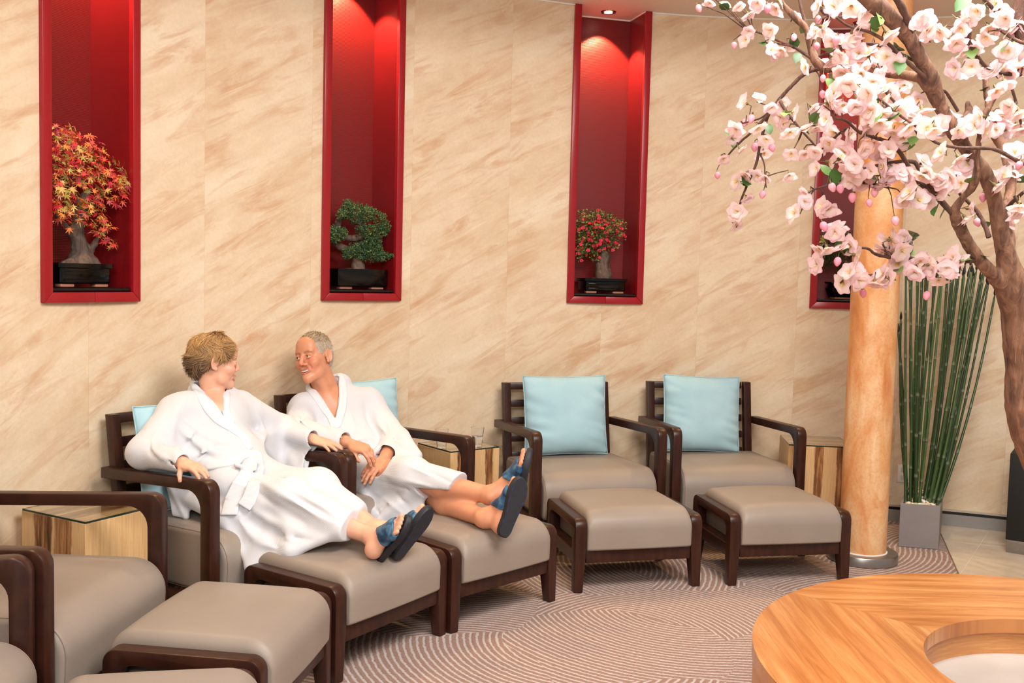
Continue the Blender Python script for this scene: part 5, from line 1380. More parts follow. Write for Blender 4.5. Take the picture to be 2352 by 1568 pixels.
        fl = (fl+sw+Vector((rg.uniform(-.11, .11), rg.uniform(-.11, .11), rg.uniform(-.11, .11)))).normalized()
        ln = rg.uniform(0.024, 0.042)*(0.72 if L[1] > 0.045 else 1.0); p0 = Vector(L)-nrm*0.003; lift = rg.uniform(0.10, 0.34); cs = 1 if wv > 0 else -1
        p1 = p0+(fl+nrm*lift).normalized()*ln*0.5; p2 = p1+(fl+nrm*(lift*0.1-0.12)+nrm.cross(fl)*0.5*cs).normalized()*ln*0.45; p3 = p2+(fl-nrm*0.30+nrm.cross(fl)*0.95*cs+Vector((0, 0, -0.05))).normalized()*ln*0.40
        k = min(1, max(0, (L[2]+0.010)/0.085+0.5*w2)); dark = np.array(sr(100, 74, 54)[:3]); blond = np.array(sr(204, 160, 104)[:3]); ash = np.array(sr(186, 158, 124)[:3])
        c = dark*(1-k)+blond*k
        if rg.random() < 0.25: c = c*0.45+ash*0.55
        c = c*rg.uniform(0.78, 1.18)
        strand(pl, cols, [TT(*p0), TT(*p1), TT(*p2), TT(*p3)], rg.uniform(.0011, .0019), .0003, c, n=3)
    hair_obj(pl, cols, wroot)
woman()
def adopt(root, tmp):
    off = root.location.copy()
    bpy.context.view_layer.update()
    for ch in list(tmp.children): ch.parent = root; ch.matrix_parent_inverse = Matrix.Translation(-off)
    bpy.data.objects.remove(tmp)
adopt(W_, wroot)
# ------------------------------------------------------------------ the man
M_SKINM = m_skin('tanned_skin', None, sr(200, 128, 96)); M_NAILM = plain('fingernail', sr(206, 150, 124), 0.3)
m_root = empty('person', Qc('C', 0, 0, 0), 0, 'grey haired man in a white robe smiling at the woman, ankles crossed on the footstool', 'person')
mroot = empty('man_root')
def man():
    H = V3(P(722, 820, 4.99)); sc = 1.03
    R = frame_from((-0.44, -0.89, 0.06), (-0.24, 0.02, 0.97))
    S = Sdf(); T = head_sdf(S, H, R, sc, True)
    fC = Vector((math.sin(CH['C'][2]), -math.cos(CH['C'][2]), 0)); rC = Vector((math.cos(CH['C'][2]), math.sin(CH['C'][2]), 0)); Z = Vector((0, 0, 1))
    lat = V3((0.86, 0.50, 0.02)); lat /= np.linalg.norm(lat); up = V3((-0.28, 0.20, 0.94)); fr = np.cross(up, lat); fr /= np.linalg.norm(fr); fr = -fr if fr[1] > 0 else fr
    up = np.cross(lat, fr); up = up if up[2] > 0 else -up; TR = np.array([lat, fr, up])
    S.add(f_rc(T(0, -0.02, -0.055), P(752, 905, 5.05), 0.058, 0.066), 0.03); S.add(f_rc(T(0.015, 0.02, -0.075), P(765, 930, 4.99), 0.022, 0.018), 0.03)
    S.add(f_rc(P(700, 935, 4.95), P(845, 925, 5.14), 0.06, 0.06), 0.05)
    S.add(f_ell(P(774, 960, 5.035), (0.165, 0.098, 0.14), TR), 0.05); S.add(f_ell(P(800, 1030, 4.97), (0.155, 0.115, 0.14), TR), 0.05)
    hipn, hipf = P(812, 1088, 4.86), P(880, 1072, 5.03)
    kn, kf = P(946, 1092, 4.58), P(975, 1120, 4.66)
    an, af = P(1128, 1137, 4.33), P(1112, 1190, 4.25)
    S.add(f_rc(hipn, kn, .085, .060), .04); S.add(f_rc(hipf, kf, .085, .060), .04)
    midn = Vector(kn)*0.6+Vector(an)*0.4+Vector((0, 0, -0.012)); S.add(f_rc(kn, midn, .060, .060), .03); S.add(f_rc(midn, an, .058, .036), .03)
    midf = Vector(kf)*0.6+Vector(af)*0.4+Vector((0, 0, -0.02)); S.add(f_rc(kf, midf, .058, .058), .03); S.add(f_rc(midf, af, .054, .036), .03)
    # left foot nearer the camera, sole to us; right foot behind, edge on
    heel_l = P(1152, 1226, 4.165); tl, dl = Vector((0.30, 0.12, 0.94)), Vector((-0.46, 0.87, 0.05))
    heel_r = P(1186, 1158, 4.30); tr_, dr = Vector((0.16, -0.06, 0.98)), Vector((-0.93, 0.10, 0.12))
    Wl, FRl = foot_sdf(S, heel_l, tl, dl, af, 1.0, -1); Wr, FRr = foot_sdf(S, heel_r, tr_, dr, an, 1.0, 1)
    # arms
    shn, eln, wrn = P(692, 948, 4.92), P(688, 992, 4.74), P(792, 1014, 4.625)
    shf, elf, wrf = P(858, 940, 5.13), P(905, 1008, 4.99), P(884, 1052, 4.735)
    S.add(f_rc(shn, eln, .052, .044), .03); S.add(f_rc(eln, wrn, .044, .031), .02); S.add(f_rc(shf, elf, .052, .044), .03); S.add(f_rc(elf, wrf, .044, .030), .02)
    k1 = P(846, 1034, 4.585)
    t1 = hand_sdf(S, Vector(wrn)+(k1-Vector(wrn))*0.25, (k1-Vector(wrn)), Vector((0.45, -0.45, 0.75)), [(.55, .42, .35), (.60, .42, .3), (.62, .45, .3), (.60, .5, .35)], 1.05, -1, 0.09, 0.5, 0.5)
    k2 = P(852, 1078, 4.60)
    t2 = hand_sdf(S, Vector(wrf)*0.8+Vector(k2)*0.2, (P(838, 1088, 4.60)-Vector(wrf)), Vector((-0.25, -0.85, 0.45)), [(.30, .30, .25), (.34, .32, .25), (.38, .34, .25), (.42, .36, .3)], 1.03, 1, 0.09, 0.5, 0.4)
    fine = [(H-np.array([.13, .135, .145]), H+np.array([.13, .135, .13]), 0.0022)]
    pts = np.array([list(q[0]) for q in t1+t2]+[list(wrn), list(wrf), list(k1), list(k2)]); fine.append((pts.min(0)-.028, pts.max(0)+.028, 0.0025))
    pts = np.array([list(W0(x, y, u)) for W0 in (Wl, Wr) for x in (-.045, .045) for y in (-.01, .27) for u in (0, .06)]); fine.append((pts.min(0)-.012, pts.max(0)+.012, 0.0030))
    build_body(mroot, S, fine, 'body', lambda V: tone(S, V, sr(212, 148, 114), T, sc, R, sr(186, 94, 82), sr(208, 112, 92), (sr(120, 92, 76),)), M_SKINM)
    face_extras(mroot, T, R, sc, True, (-0.75, -0.64, -0.05)); nails(mroot, t1+t2, M_NAILM)
    slipper(mroot, S, FRl, Wl, 1.0, -1); slipper(mroot, S, FRr, Wr, 1.0, 1)
    # bracelet
    ax = (Vector(k1)-Vector(wrn)).normalized(); o = ax.orthogonal().normalized(); s = ax.cross(o); c = Vector(wrn)-ax*0.012; pl = Pile()
    for i in range(26):
        a = 2*math.pi*i/26; q = c+(o*math.cos(a)+s*math.sin(a))*0.0345; tg = (-o*math.sin(a)+s*math.cos(a)); v, f = tube_vf([(*(q-tg*0.0036), .0022), (*(q+tg*0.0036), .0022)], 6); pl.add(v, f)
    b = pl.obj('bracelet', M_GOLD, mroot); b['kind'] = 'stuff'
    # ------------- robe
    G = Sdf()
    G.add(f_ell(P(773, 958, 5.04), (0.19, 0.122, 0.155), TR), .05); G.add(f_ell(P(796, 1025, 4.97), (0.185, 0.138, 0.145), TR), .06)
    G.add(f_rc(P(702, 930, 4.96), P(845, 915, 5.14), .066, .066), .05); G.add(f_rc(P(730, 895, 5.05), P(782, 880, 5.10), .060, .055), .03)
    G.add(f_rc(shn, eln, .074, .064), .05); G.add(f_rc(eln, Vector(wrn)*0.9+Vector(eln)*0.1, .064, .056), .03)
    G.add(f_tri(P(690, 990, 4.76), P(775, 1024, 4.64), P(740, 1010, 4.85), .045), .04)
    G.add(f_rc(shf, elf, .072, .064), .05); G.add(f_rc(elf, Vector(wrf)*0.75+Vector(elf)*0.25, .060, .056), .03)
    G.add(f_tri(P(955, 1046, 4.86), P(900, 1046, 4.80), P(925, 1000, 5.0), .028), .03); G.add(f_tri(P(955, 1046, 4.86), P(925, 1000, 5.0), P(890, 960, 5.1), .02), .03)
    G.add(f_ell(P(845, 1075, 4.90), (.20, .15, .10), np.array([V3(rC), V3(fC), V3(Z)])), .06)
    G.add(f_rc(hipn, kn, .110, .080), .05); G.add(f_rc(hipf, kf, .105, .078), .05)
    hemn = Vector(kn)*0.30+Vector(an)*0.70; G.add(f_rc(kn, hemn, .082, .068), .04)
    G.add(f_tri(kn, kf, hipf, .07), .05)
    F1, F2, F3, F4, F5 = P(838, 1118, 4.72), P(966, 1118, 4.52), P(968, 1183, 4.50), P(925, 1188, 4.50), P(868, 1200, 4.52)
    G.add(f_tri(F1, F2, kn, .04), .05); G.add(f_tri(F1, F2, F5, .016), .04); G.add(f_tri(F2, F3, F5, .016), .03); G.add(f_tri(F1, F5, P(818, 1085, 4.78), .016), .04)
    # robe tail seen through the armrests
    G.add(f_tri(P(735, 1060, 4.80), P(770, 1050, 4.78), P(760, 1108, 4.74), .018), .03)
    G.sub(f_rc(T(0, 0.0, -0.05), P(752, 905, 5.06), .070, .068), .012)
    G.sub(f_wedge(P(718, 872, 4.92), P(783, 855, 4.96), P(772, 966, 4.90), .13), .006)
    d1 = (Vector(wrn)-Vector(eln)).normalized(); G.sub(f_rc(Vector(wrn)-d1*0.04, Vector(wrn)+d1*0.09, .036, .052), .010)
    d2 = (Vector(wrf)-Vector(elf)).normalized(); G.sub(f_rc(Vector(wrf)-d2*0.10, Vector(wrf)+d2*0.09, .040, .060), .010)
    G.sub(f_wedge(P(976, 1124, 4.52), P(1110, 1134, 4.33), P(1040, 1260, 4.35), .16), .008)
    d3 = (Vector(an)-Vector(kn)).normalized()
    f1 = folds(G, [
        ([(680, 925), (664, 955), (668, 985)], .012, .014), ([(700, 945), (690, 975), (700, 995)], -.012, .010), ([(662, 950), (690, 965), (720, 990)], .010, .010), ([(668, 985), (710, 1000), (760, 1010)], .009, .010), ([(672, 1000), (715, 1012), (755, 1020)], -.008, .008),
        ([(740, 960), (750, 985), (770, 1003)], -.010, .012), ([(790, 1000), (830, 1010), (870, 1005)], .012, .012), ([(785, 1020), (830, 1028), (880, 1020)], -.010, .010), ([(840, 930), (850, 970), (870, 1000)], -.014, .013), ([(860, 940), (872, 975), (890, 1000)], .010, .012),
        ([(885, 960), (900, 990), (905, 1015)], .010, .012), ([(880, 1000), (910, 1010), (925, 1005)], -.010, .009), ([(890, 1025), (920, 1030), (950, 1035)], .008, .008), ([(800, 940), (810, 970), (815, 1000)], .008, .012), ([(720, 920), (735, 950), (750, 975)], .007, .010),
        ([(900, 1060), (950, 1075), (1010, 1100)], .008, .012), ([(880, 1090), (940, 1105), (1000, 1120)], .012, .010), ([(870, 1105), (930, 1122), (985, 1125)], -.008, .008), ([(860, 1130), (900, 1160), (930, 1185)], .008, .010), ([(905, 1130), (930, 1155), (950, 1180)], -.007, .010), ([(840, 1120), (860, 1160), (880, 1195)], -.008, .010),
        ([(950, 1070), (1000, 1090), (1050, 1115)], -.007, .010)], 4.75)
    G.post = [ripple(.0020, 40, 9), f1]
    hp = V3(Vector(kn)*0.42+Vector(an)*0.58); hn = V3(d3+Vector((0, 0, -0.38))); hn /= np.linalg.norm(hn)
    lo, hi = G.bounds()
    def GG(p): return smax(G(p), np.where(p[:, 0] > F3[0]-0.02, (p-hp)@hn, -1.0), .006)
    v, q = mesh_sdf(GG, lo, hi, 0.0042); npobj('robe', v, q, M_ROBE, mroot)
    def band(pts, w, off, name, mat=M_ROBEFLAT, Y0=4.95):
        pp = np.array(catmull([tuple(to_surf(G, x, y, Y0)) for x, y in pts], 4))
        def f(p):
            d = G(p); dd = path_d(p, pp); return smax(smax(d-off, -(d+off), .002), dd-w, .004)
        v, q = mesh_sdf(f, pp.min(0)-w-.02, pp.max(0)+w+.02, 0.0034); return npobj(name, v, q, mat, mroot)
    band([(709, 888), (722, 905), (740, 930), (758, 952), (766, 968), (769, 978)], .022, .0058, 'collar')
    band([(781, 866), (787, 885), (788, 910), (786, 935), (779, 958), (775, 974)], .022, .0066, 'collar')
    band([(800, 1046), (830, 1040), (860, 1034), (880, 1030)], .024, .007, 'belt')
    # ------------- hair: short and grey
    rg = random.Random(14); pl = Pile(); cols = []; TT = lambda x, y, z: Vector(T(x, y, z))
    hs = Sdf(); hs.add(f_ell(T(0, -0.014, 0.038), [0.0775*sc, 0.0990*sc, 0.0905*sc], R), .02); hs.add(f_ell(T(0, -0.045, -0.010), [0.066*sc, 0.058*sc, 0.075*sc], R), .03)
    HL = ([-.12, -.08, -.04, -.015, 0.005, 0.018, 0.032, 0.05, 0.07, 0.085], [-.085, -.08, -.04, -.01, 0.030, -0.020, -0.020, 0.050, 0.064, 0.078])
    def hm(p):
        d = hs(p); L = (p-H)/sc; return smax(d, (np.interp(L@R[1], *HL)-L@R[2])*sc*0.6, .006)
    v, q = mesh_sdf(hm, H-.16, H+.16, 0.0032); npobj('hair_cap', v, q, M_HAIR, mroot, color=np.tile(np.append(np.array(sr(168, 150, 130)[:3]), 1), (len(v), 1)))
    crown = Vector((0.0, -0.05, 0.118)); rp, rn = roots_on(hs, v, rg, 3600)
    for p, nw in zip(rp, rn):
        L = R@(p-H)/sc; nrm = Vector(R@nw)
        if L[2] < np.interp(L[1], *HL): continue
        fl = (Vector(L)-crown); fl = (fl-nrm*fl.dot(nrm)); fl = fl.normalized() if fl.length > 1e-4 else Vector((0, 1, 0))
        if L[2] > 0.07: fl = (fl*0.7+Vector((0.35, 0.45, 0))).normalized()
        fl = (fl+Vector((rg.uniform(-.3, .3), rg.uniform(-.3, .3), rg.uniform(-.2, .2)))).normalized()
        top = min(1, max(0, (L[2]-0.03)/0.08)); ln = 0.011+0.013*top*rg.uniform(0.6, 1.3); p0 = Vector(L)-nrm*0.002
        p1 = p0+(fl+nrm*0.22).normalized()*ln*0.5; p2 = p1+(fl-nrm*0.05).normalized()*ln*0.5
        c = (np.array(sr(214, 204, 190)[:3])*(1-top)+np.array(sr(212, 190, 156)[:3])*top)*rg.uniform(0.65, 1.15)
        strand(pl, cols, [TT(*p0), TT(*p1), TT(*p2)], .0015, .0004, c, n=3)
    hair_obj(pl, cols, mroot)
man()
adopt(m_root, mroot)
# ------------------------------------------------------------------ bonsai in the niches
def m_bark(name, a, b, c, sc=18):
    t = NT(name); v = t.coord('Object', (1, 1, 0.22)); n = t.noise(v, sc, 6, 0.65, 0.8); m = t.noise(t.coord('Object'), sc*0.25, 3, 0.5)
    col = t.ramp(n, [(0.3, a), (0.5, b), (0.72, c)]); col = t.mix(t.ramp(m, [(0.45, (0,)*3), (0.7, (0.55,)*3)]), col, c)
    t.base(col).set(Roughness=0.75); t.bump(n, 0.8, 0.012); return t.m
M_BARKG = m_bark('bonsai_bark', sr(44, 34, 30), sr(86, 70, 62), sr(124, 98, 80), 30)
M_SOIL = plain('gravel_soil', sr(150, 112, 76), 0.9, var=0.35, scale=140)
M_MOSS = plain('moss', sr(72, 78, 26), 0.95, var=0.4, scale=90)
M_CLAY = plain('terracotta_feet', sr(176, 116, 92), 0.8)
def m_rand(name, stops, rough=0.5, **kw):
    t = NT(name); i = t.add('ShaderNodeObjectInfo'); c = t.ramp(i.outputs['Random'], stops); t.base(c).set(Roughness=rough, **kw); return t.m
def m_col(name, rough=0.5, **kw):
    t = NT(name); a = t.add('ShaderNodeVertexColor'); a.layer_name = 'Col'; t.base(a.outputs[0]).set(Roughness=rough, **kw); return t.m
M_LEAFCOL = m_col('tinted_leaves', 0.5)
def npt(i, px, py, dep):
    """local x, z of niche i for a spot of the photograph, on the plane dep metres into the niche"""
    o, n, t, m = NICHES[i]; d = CAM_F + CAM_R*((px-1176)/F_PX) - CAM_U*((py-784)/F_PX); n3, t3 = n, t
    s = ((o-Vector((0, 0, 0))).dot(n3)+dep)/d.dot(n3); p = Vector((0, 0, CAM_H))+d*s; return (p-o).dot(t3), p.z
LEDGE_Z = N_SILL+0.046+0.0176
def pot(root, w, d, h, cx, cy, flare=0.92, rim=0.012, feet=True, panel=True):
    z0 = 0.014 if feet else 0.001
    def ringp(sx, sy, z, r=0.012): return [(cx+x, cy+y, z) for x, y in round_poly([(-sx/2, -sy/2), (sx/2, -sy/2), (sx/2, sy/2), (-sx/2, sy/2)], [r]*4, 3)]
    lv = [ringp(w*flare*0.96, d*flare*0.96, z0), ringp(w*flare, d*flare, z0+0.006), ringp(w*flare, d*flare, h-0.022), ringp(w, d, h-0.018), ringp(w, d, h), ringp(w-2*rim, d-2*rim, h), ringp(w-2*rim, d-2*rim, h-0.016)]
    V = [p for r in lv for p in r]; n = len(lv[0]); Fc = [tuple(range(n))[::-1]]
    for i in range(len(lv)-1):
        for k in range(n): Fc.append((i*n+k, i*n+(k+1) % n, (i+1)*n+(k+1) % n, (i+1)*n+k))
    pyobj('pot', V, Fc, M_BLACKGLAZE, root, True, 30)
    if panel:
        fx = w*flare; 
        for z in (z0+0.016, h-0.034): obj('pot_moulding', box((cx, cy-d*flare/2-0.001, z), (fx*0.86, 0.006, 0.005), 0.002), M_BLACKGLAZE, root)
    if feet:
        for sx in (-1, 1): obj('pot_foot', box((cx+sx*w*0.31, cy-d*0.30, 0.0075), (w*0.24, d*0.22, 0.015), 0.004), M_CLAY, root)
    s = Pile(); N = 14; rg = random.Random(int(w*1000)); V = []
    for j in range(N+1):
        for i in range(N+1):
            u, v = -1+2*i/N, -1+2*j/N; V.append((cx+u*(w/2-rim-.001), cy+v*(d/2-rim-.001), h-0.010+0.012*max(0, 1-u*u)*max(0, 1-v*v)+rg.uniform(0, .003)))
    mi = []; Fc = []
    for j in range(N):
        for i in range(N): Fc.append((j*(N+1)+i, j*(N+1)+i+1, (j+1)*(N+1)+i+1, (j+1)*(N+1)+i)); mi.append(1 if i > N*0.36+2*math.sin(j*1.3) else 0)
    o = pyobj('soil', V, Fc, [M_SOIL, M_MOSS], root, True, 180, mi=mi); o['kind'] = 'stuff'
def bonsai_root(i, name, label):
    o, n, t, m = NICHES[i]; return empty(name, (o.x, o.y, LEDGE_Z), -m, label, 'plant', 'bonsai in the red niches')
def trunk_sdf(root, chains, name, mat, res=0.004, seed=0):
    S = Sdf()
    for pts, k in chains:
        q = catmull(pts, 4)
        for j, (a, b) in enumerate(zip(q, q[1:])): S.add(f_rc(a[:3], b[:3], a[3], b[3]), k if j < 2 else .003)
    S.post = [ripple(.0028, 95, seed), ripple(.0018, 210, seed+1)]
    lo, hi = S.bounds(); v, q = mesh_sdf(S, lo, hi, res); return npobj(name, v, q, mat, root)
rng = random.Random(77)
# --- maple
b1 = bonsai_root(0, 'bonsai_maple', 'bonsai maple with red, orange and yellow star leaves in a black glazed pot')
xa, _ = npt(0, 137, 640, 0.02); xb, _ = npt(0, 264, 640, 0.02); pwid = xb-xa
pot(b1, pwid, 0.165, 0.100, (xa+xb)/2, 0.105)
ln = lambda i, px, py, dep: (lambda q: (q[0], dep, q[1]-LEDGE_Z))(npt(i, px, py, dep))
T4 = lambda i, px, py, dep, r: (*ln(i, px, py, dep), r)
trunk_sdf(b1, [([T4(0, 185, 618, .10, .062), T4(0, 188, 585, .10, .045), T4(0, 180, 555, .10, .032), T4(0, 176, 525, .10, .027), T4(0, 185, 480, .10, .024), T4(0, 200, 440, .1, .016)], .02),
    ([T4(0, 205, 612, .08, .036), T4(0, 222, 612, .07, .020), T4(0, 232, 616, .07, .010)], .03), ([T4(0, 160, 612, .09, .030), T4(0, 142, 617, .09, .012)], .03),
    ([T4(0, 172, 540, .1, .018), T4(0, 150, 520, .1, .013), T4(0, 132, 498, .11, .009)], .015), ([T4(0, 200, 580, .09, .02), T4(0, 214, 565, .08, .013), T4(0, 226, 545, .07, .009), T4(0, 245, 530, .06, .005)], .015),
    ([T4(0, 185, 490, .1, .014), T4(0, 220, 460, .08, .009), T4(0, 262, 430, .05, .005)], .012), ([T4(0, 185, 480, .1, .014), T4(0, 160, 420, .12, .009), T4(0, 150, 360, .12, .005)], .012)], 'trunk', M_BARKG, 0.0045, 4)
def star_leaf(seed):
    rg = random.Random(seed); V = [(0, 0, 0)]; lob = [(-150, .5), (-95, .8), (-45, .95), (0, 1.1), (45, .95), (95, .8), (150, .5)]
    rim = []
    for k, (a, r) in enumerate(lob):
        a = math.radians(a+rg.uniform(-6, 6)); r *= rg.uniform(.9, 1.1)
        for da, rr in ((-0.22, 0.50), (0, 1.0), (0.22, 0.50)): rim.append((a+da, r*rr))
        rim.append((a+math.radians(23), 0.26))
    rim = rim[:-1]
    for a, r in rim: V.append((r*math.sin(a), r*math.cos(a)+0.12, -0.32*r*r+0.05*math.cos(7*a)))
    Fc = [(0, i, i+1) for i in range(1, len(V)-1)]+[(0, len(V)-1, 1)]
    V = [(x*.5, y*.5, z*.5) for x, y, z in V]
    me = bpy.data.meshes.new('leaf'); me.from_pydata(V, [], Fc); me.update(); return me
M_MAPLE = m_rand('maple_leaf', [(0.0, sr(150, 24, 44)), (0.16, sr(206, 40, 52)), (0.32, sr(216, 78, 44)), (0.48, sr(232, 142, 66)), (0.62, sr(228, 176, 96)), (0.74, sr(176, 160, 72)), (0.86, sr(196, 92, 92)), (1.0, sr(226, 60, 48))], 0.45)
lm = []
for s in range(4): me = star_leaf(s); finish(me, M_MAPLE, True, 180); lm.append(me)
blobs = [(140, 325, 42), (172, 330, 34), (205, 345, 36), (150, 375, 46), (200, 390, 48), (248, 372, 26), (262, 400, 36), (282, 420, 28), (150, 430, 48), (205, 440, 50), (255, 440, 40), (130, 475, 40), (165, 490, 36), (215, 485, 40), (238, 520, 26), (252, 545, 26), (225, 505, 26), (290, 450, 18), (130, 300, 22), (165, 300, 18)]
def blob_points(i, blobs, n, d0, d1, rg):
    out = []; w = [b[2]**2 for b in blobs]
    while len(out) < n:
        b = rg.choices(blobs, w)[0]; a = rg.uniform(0, 2*math.pi); r = math.sqrt(rg.random())*b[2]; k = math.sqrt(max(0, 1-(r/b[2])**2)); dep = (d0+d1)/2+(d1-d0)/2*k*rg.choice((-1, -1, -1, 1))*rg.uniform(.6, 1)
        p = ln(i, b[0]+r*math.cos(a), b[1]+r*math.sin(a), dep); out.append((p, k, b, a))
    return out
pile = Pile(); cols = []
pal = [sr(150, 24, 44), sr(206, 40, 52), sr(216, 78, 44), sr(232, 142, 66), sr(228, 176, 96), sr(176, 160, 72), sr(120, 110, 44)]
NI = N_IN-0.012
cnt = 0
for j, (p, k, b, a) in enumerate(blob_points(0, blobs, 780, -0.055, 0.19, rng)):
    x, y, z = p; x = max(-NI+0.01, x)
    if y > 0.0: x = min(NI, x)
    sc = rng.uniform(0.038, 0.058); rot = Matrix.Rotation(rng.uniform(-1, 1)+0.6*math.cos(a), 3, 'Z') @ Matrix.Rotation(rng.uniform(0.2, 1.5), 3, 'X') @ Matrix.Rotation(rng.uniform(-3.1, 3.1), 3, 'Z')
    if y < 0.10 and cnt < 296:
        o = link('leaf', lm[j % 4], b1, (x, y, z), rot.to_euler()); o.scale = (sc,)*3; cnt += 1
    else:
        me = lm[j % 4]; c = np.array(pal[rng.randrange(7)][:3]); V = [Vector((x, y, z))+rot @ (v.co*sc) for v in me.vertices]; pile.add(V, [tuple(q.vertices) for q in me.polygons]); cols += [c]*len(V)
def colobj(pile, cols, name, mat, root, stuff=True):
    o = pile.obj(name, mat, root, True, 180); a = o.data.color_attributes.new('Col', 'FLOAT_COLOR', 'POINT'); a.data.foreach_set('color', np.array([(*c[:3], 1) for c in cols], np.float32).ravel())
    if stuff: o['kind'] = 'stuff'
    return o
colobj(pile, cols, 'inner_leaves', M_LEAFCOL, b1)
# --- juniper
b2 = bonsai_root(1, 'bonsai_juniper', 'green juniper bonsai with layered pads in a black pot on clay feet')
xa, _ = npt(1, 776, 640, 0.02); xb, _ = npt(1, 893, 640, 0.02); pot(b2, xb-xa, 0.165, 0.112, (xa+xb)/2, 0.105, 0.99, panel=False)
trunk_sdf(b2, [([T4(1, 822, 618, .08, .038), T4(1, 820, 600, .08, .030), T4(1, 805, 580, .09, .022), T4(1, 780, 565, .10, .018), T4(1, 762, 552, .11, .013)], .015), ([T4(1, 822, 600, .08, .022), T4(1, 840, 575, .07, .016), T4(1, 830, 545, .08, .020), T4(1, 805, 548, .08, .019), T4(1, 780, 535, .1, .014), T4(1, 778, 505, .1, .018), T4(1, 800, 490, .1, .012)], .015),
    ([T4(1, 835, 575, .07, .012), T4(1, 875, 580, .06, .006)], .01), ([T4(1, 830, 545, .08, .012), T4(1, 870, 530, .07, .007)], .01), ([T4(1, 810, 510, .09, .013), T4(1, 850, 505, .08, .007)], .01)], 'trunk', M_BARKG, 0.004, 8)
def tuft(pile, cols, p, r, rg, col, n=9):
    for _ in range(n):
        d = Vector((rg.gauss(0, 1), rg.gauss(-0.35, 1), rg.gauss(0.35, 1))).normalized(); s = d.orthogonal().normalized()*r*0.24; e = Vector(p)+d*r*rg.uniform(.7, 1.2); m = Vector(p)+d*r*0.5; o = d.cross(s).normalized()*r*0.2
        pile.add([p, m+s, e, m-s, m+o], [(0, 1, 4), (1, 2, 4), (2, 3, 4), (3, 0, 4)]); c = np.array(col[:3])*rg.uniform(.65, 1.3); cols += [c]*5
pile = Pile(); cols = []
pads = [(800, 484, 20), (820, 488, 24), (840, 490, 20), (862, 496, 16), (785, 492, 14), (878, 500, 9), (798, 470, 12), (768, 532, 17), (782, 536, 16), (772, 545, 14), (830, 525, 14), (850, 535, 20), (872, 530, 18), (884, 520, 14), (860, 550, 16), (868, 562, 12), (815, 572, 16), (835, 576, 22), (800, 582, 14), (858, 582, 20), (875, 588, 15), (890, 588, 8), (902, 587, 5), (845, 560, 14), (795, 586, 10)]
gp = [sr(66, 98, 58), sr(86, 118, 66), sr(54, 88, 62), sr(112, 130, 64), sr(74, 112, 80)]
for p, k, b, a in blob_points(1, pads, 2300, -0.02, 0.13, rng):
    x, y, z = p; z += 0; c = gp[rng.randrange(5)]
    if y > 0: x = max(-NI, min(NI, x))
    tuft(pile, cols, (x, y, z), rng.uniform(0.009, 0.014), rng, c, 6)
colobj(pile, cols, 'foliage', M_LEAFCOL, b2)
# --- flowering azalea
b3 = bonsai_root(2, 'bonsai_azalea', 'flowering bonsai with crimson blooms and small green leaves on a stout trunk')
xa, _ = npt(2, 1342, 655, 0.02); xb, _ = npt(2, 1442, 655, 0.02); pot(b3, xb-xa, 0.165, 0.095, (xa+xb)/2, 0.105)
trunk_sdf(b3, [([T4(2, 1386, 636, .09, .050), T4(2, 1384, 610, .09, .045), T4(2, 1388, 592, .09, .038), T4(2, 1382, 572, .09, .022), T4(2, 1375, 540, .09, .014)], .02), ([T4(2, 1382, 575, .09, .013), T4(2, 1410, 545, .07, .007)], .01), ([T4(2, 1380, 570, .09, .013), T4(2, 1345, 560, .1, .007), T4(2, 1330, 590, .09, .004)], .01)], 'trunk', M_BARKG, 0.004, 12)
crown = [(1345, 505, 24), (1370, 505, 24), (1395, 510, 22), (1412, 520, 20), (1428, 518, 12), (1340, 535, 26), (1370, 535, 30), (1400, 540, 26), (1422, 545, 16), (1345, 565, 22), (1370, 565, 20), (1405, 562, 14), (1365, 585, 14), (1335, 580, 12), (1330, 595, 7)]
pile = Pile(); cols = []
for p, k, b, a in blob_points(2, crown, 900, -0.03, 0.17, rng):
    x, y, z = p; 
    if y > 0: x = max(-NI, min(NI, x))
    c = np.array(rng.choice((sr(70, 92, 40), sr(98, 112, 48), sr(52, 74, 38), sr(140, 140, 62)))[:3])
    for q in range(2):
        d = Vector((rng.gauss(0, 1), rng.gauss(-.5, .8), rng.gauss(.3, 1))).normalized(); s = d.orthogonal().normalized(); L = rng.uniform(.014, .021); P0 = Vector((x, y, z)); n_ = d.cross(s)*L*.15
        pile.add([P0, P0+d*L*.4+s*L*.28, P0+d*L*.8+s*L*.24-n_, P0+d*L-n_*1.5, P0+d*L*.8-s*L*.24-n_, P0+d*L*.4-s*L*.28, P0+d*L*.5+n_], [(0, 1, 6), (1, 2, 6), (2, 3, 6), (3, 4, 6), (4, 5, 6), (5, 0, 6)]); cols += [c*rng.uniform(.7, 1.2)]*7
colobj(pile, cols, 'leaves', M_LEAFCOL, b3)
M_AZ = m_rand('crimson_bloom', [(0, sr(196, 22, 60)), (0.5, sr(226, 34, 66)), (1, sr(222, 52, 50))], 0.5)
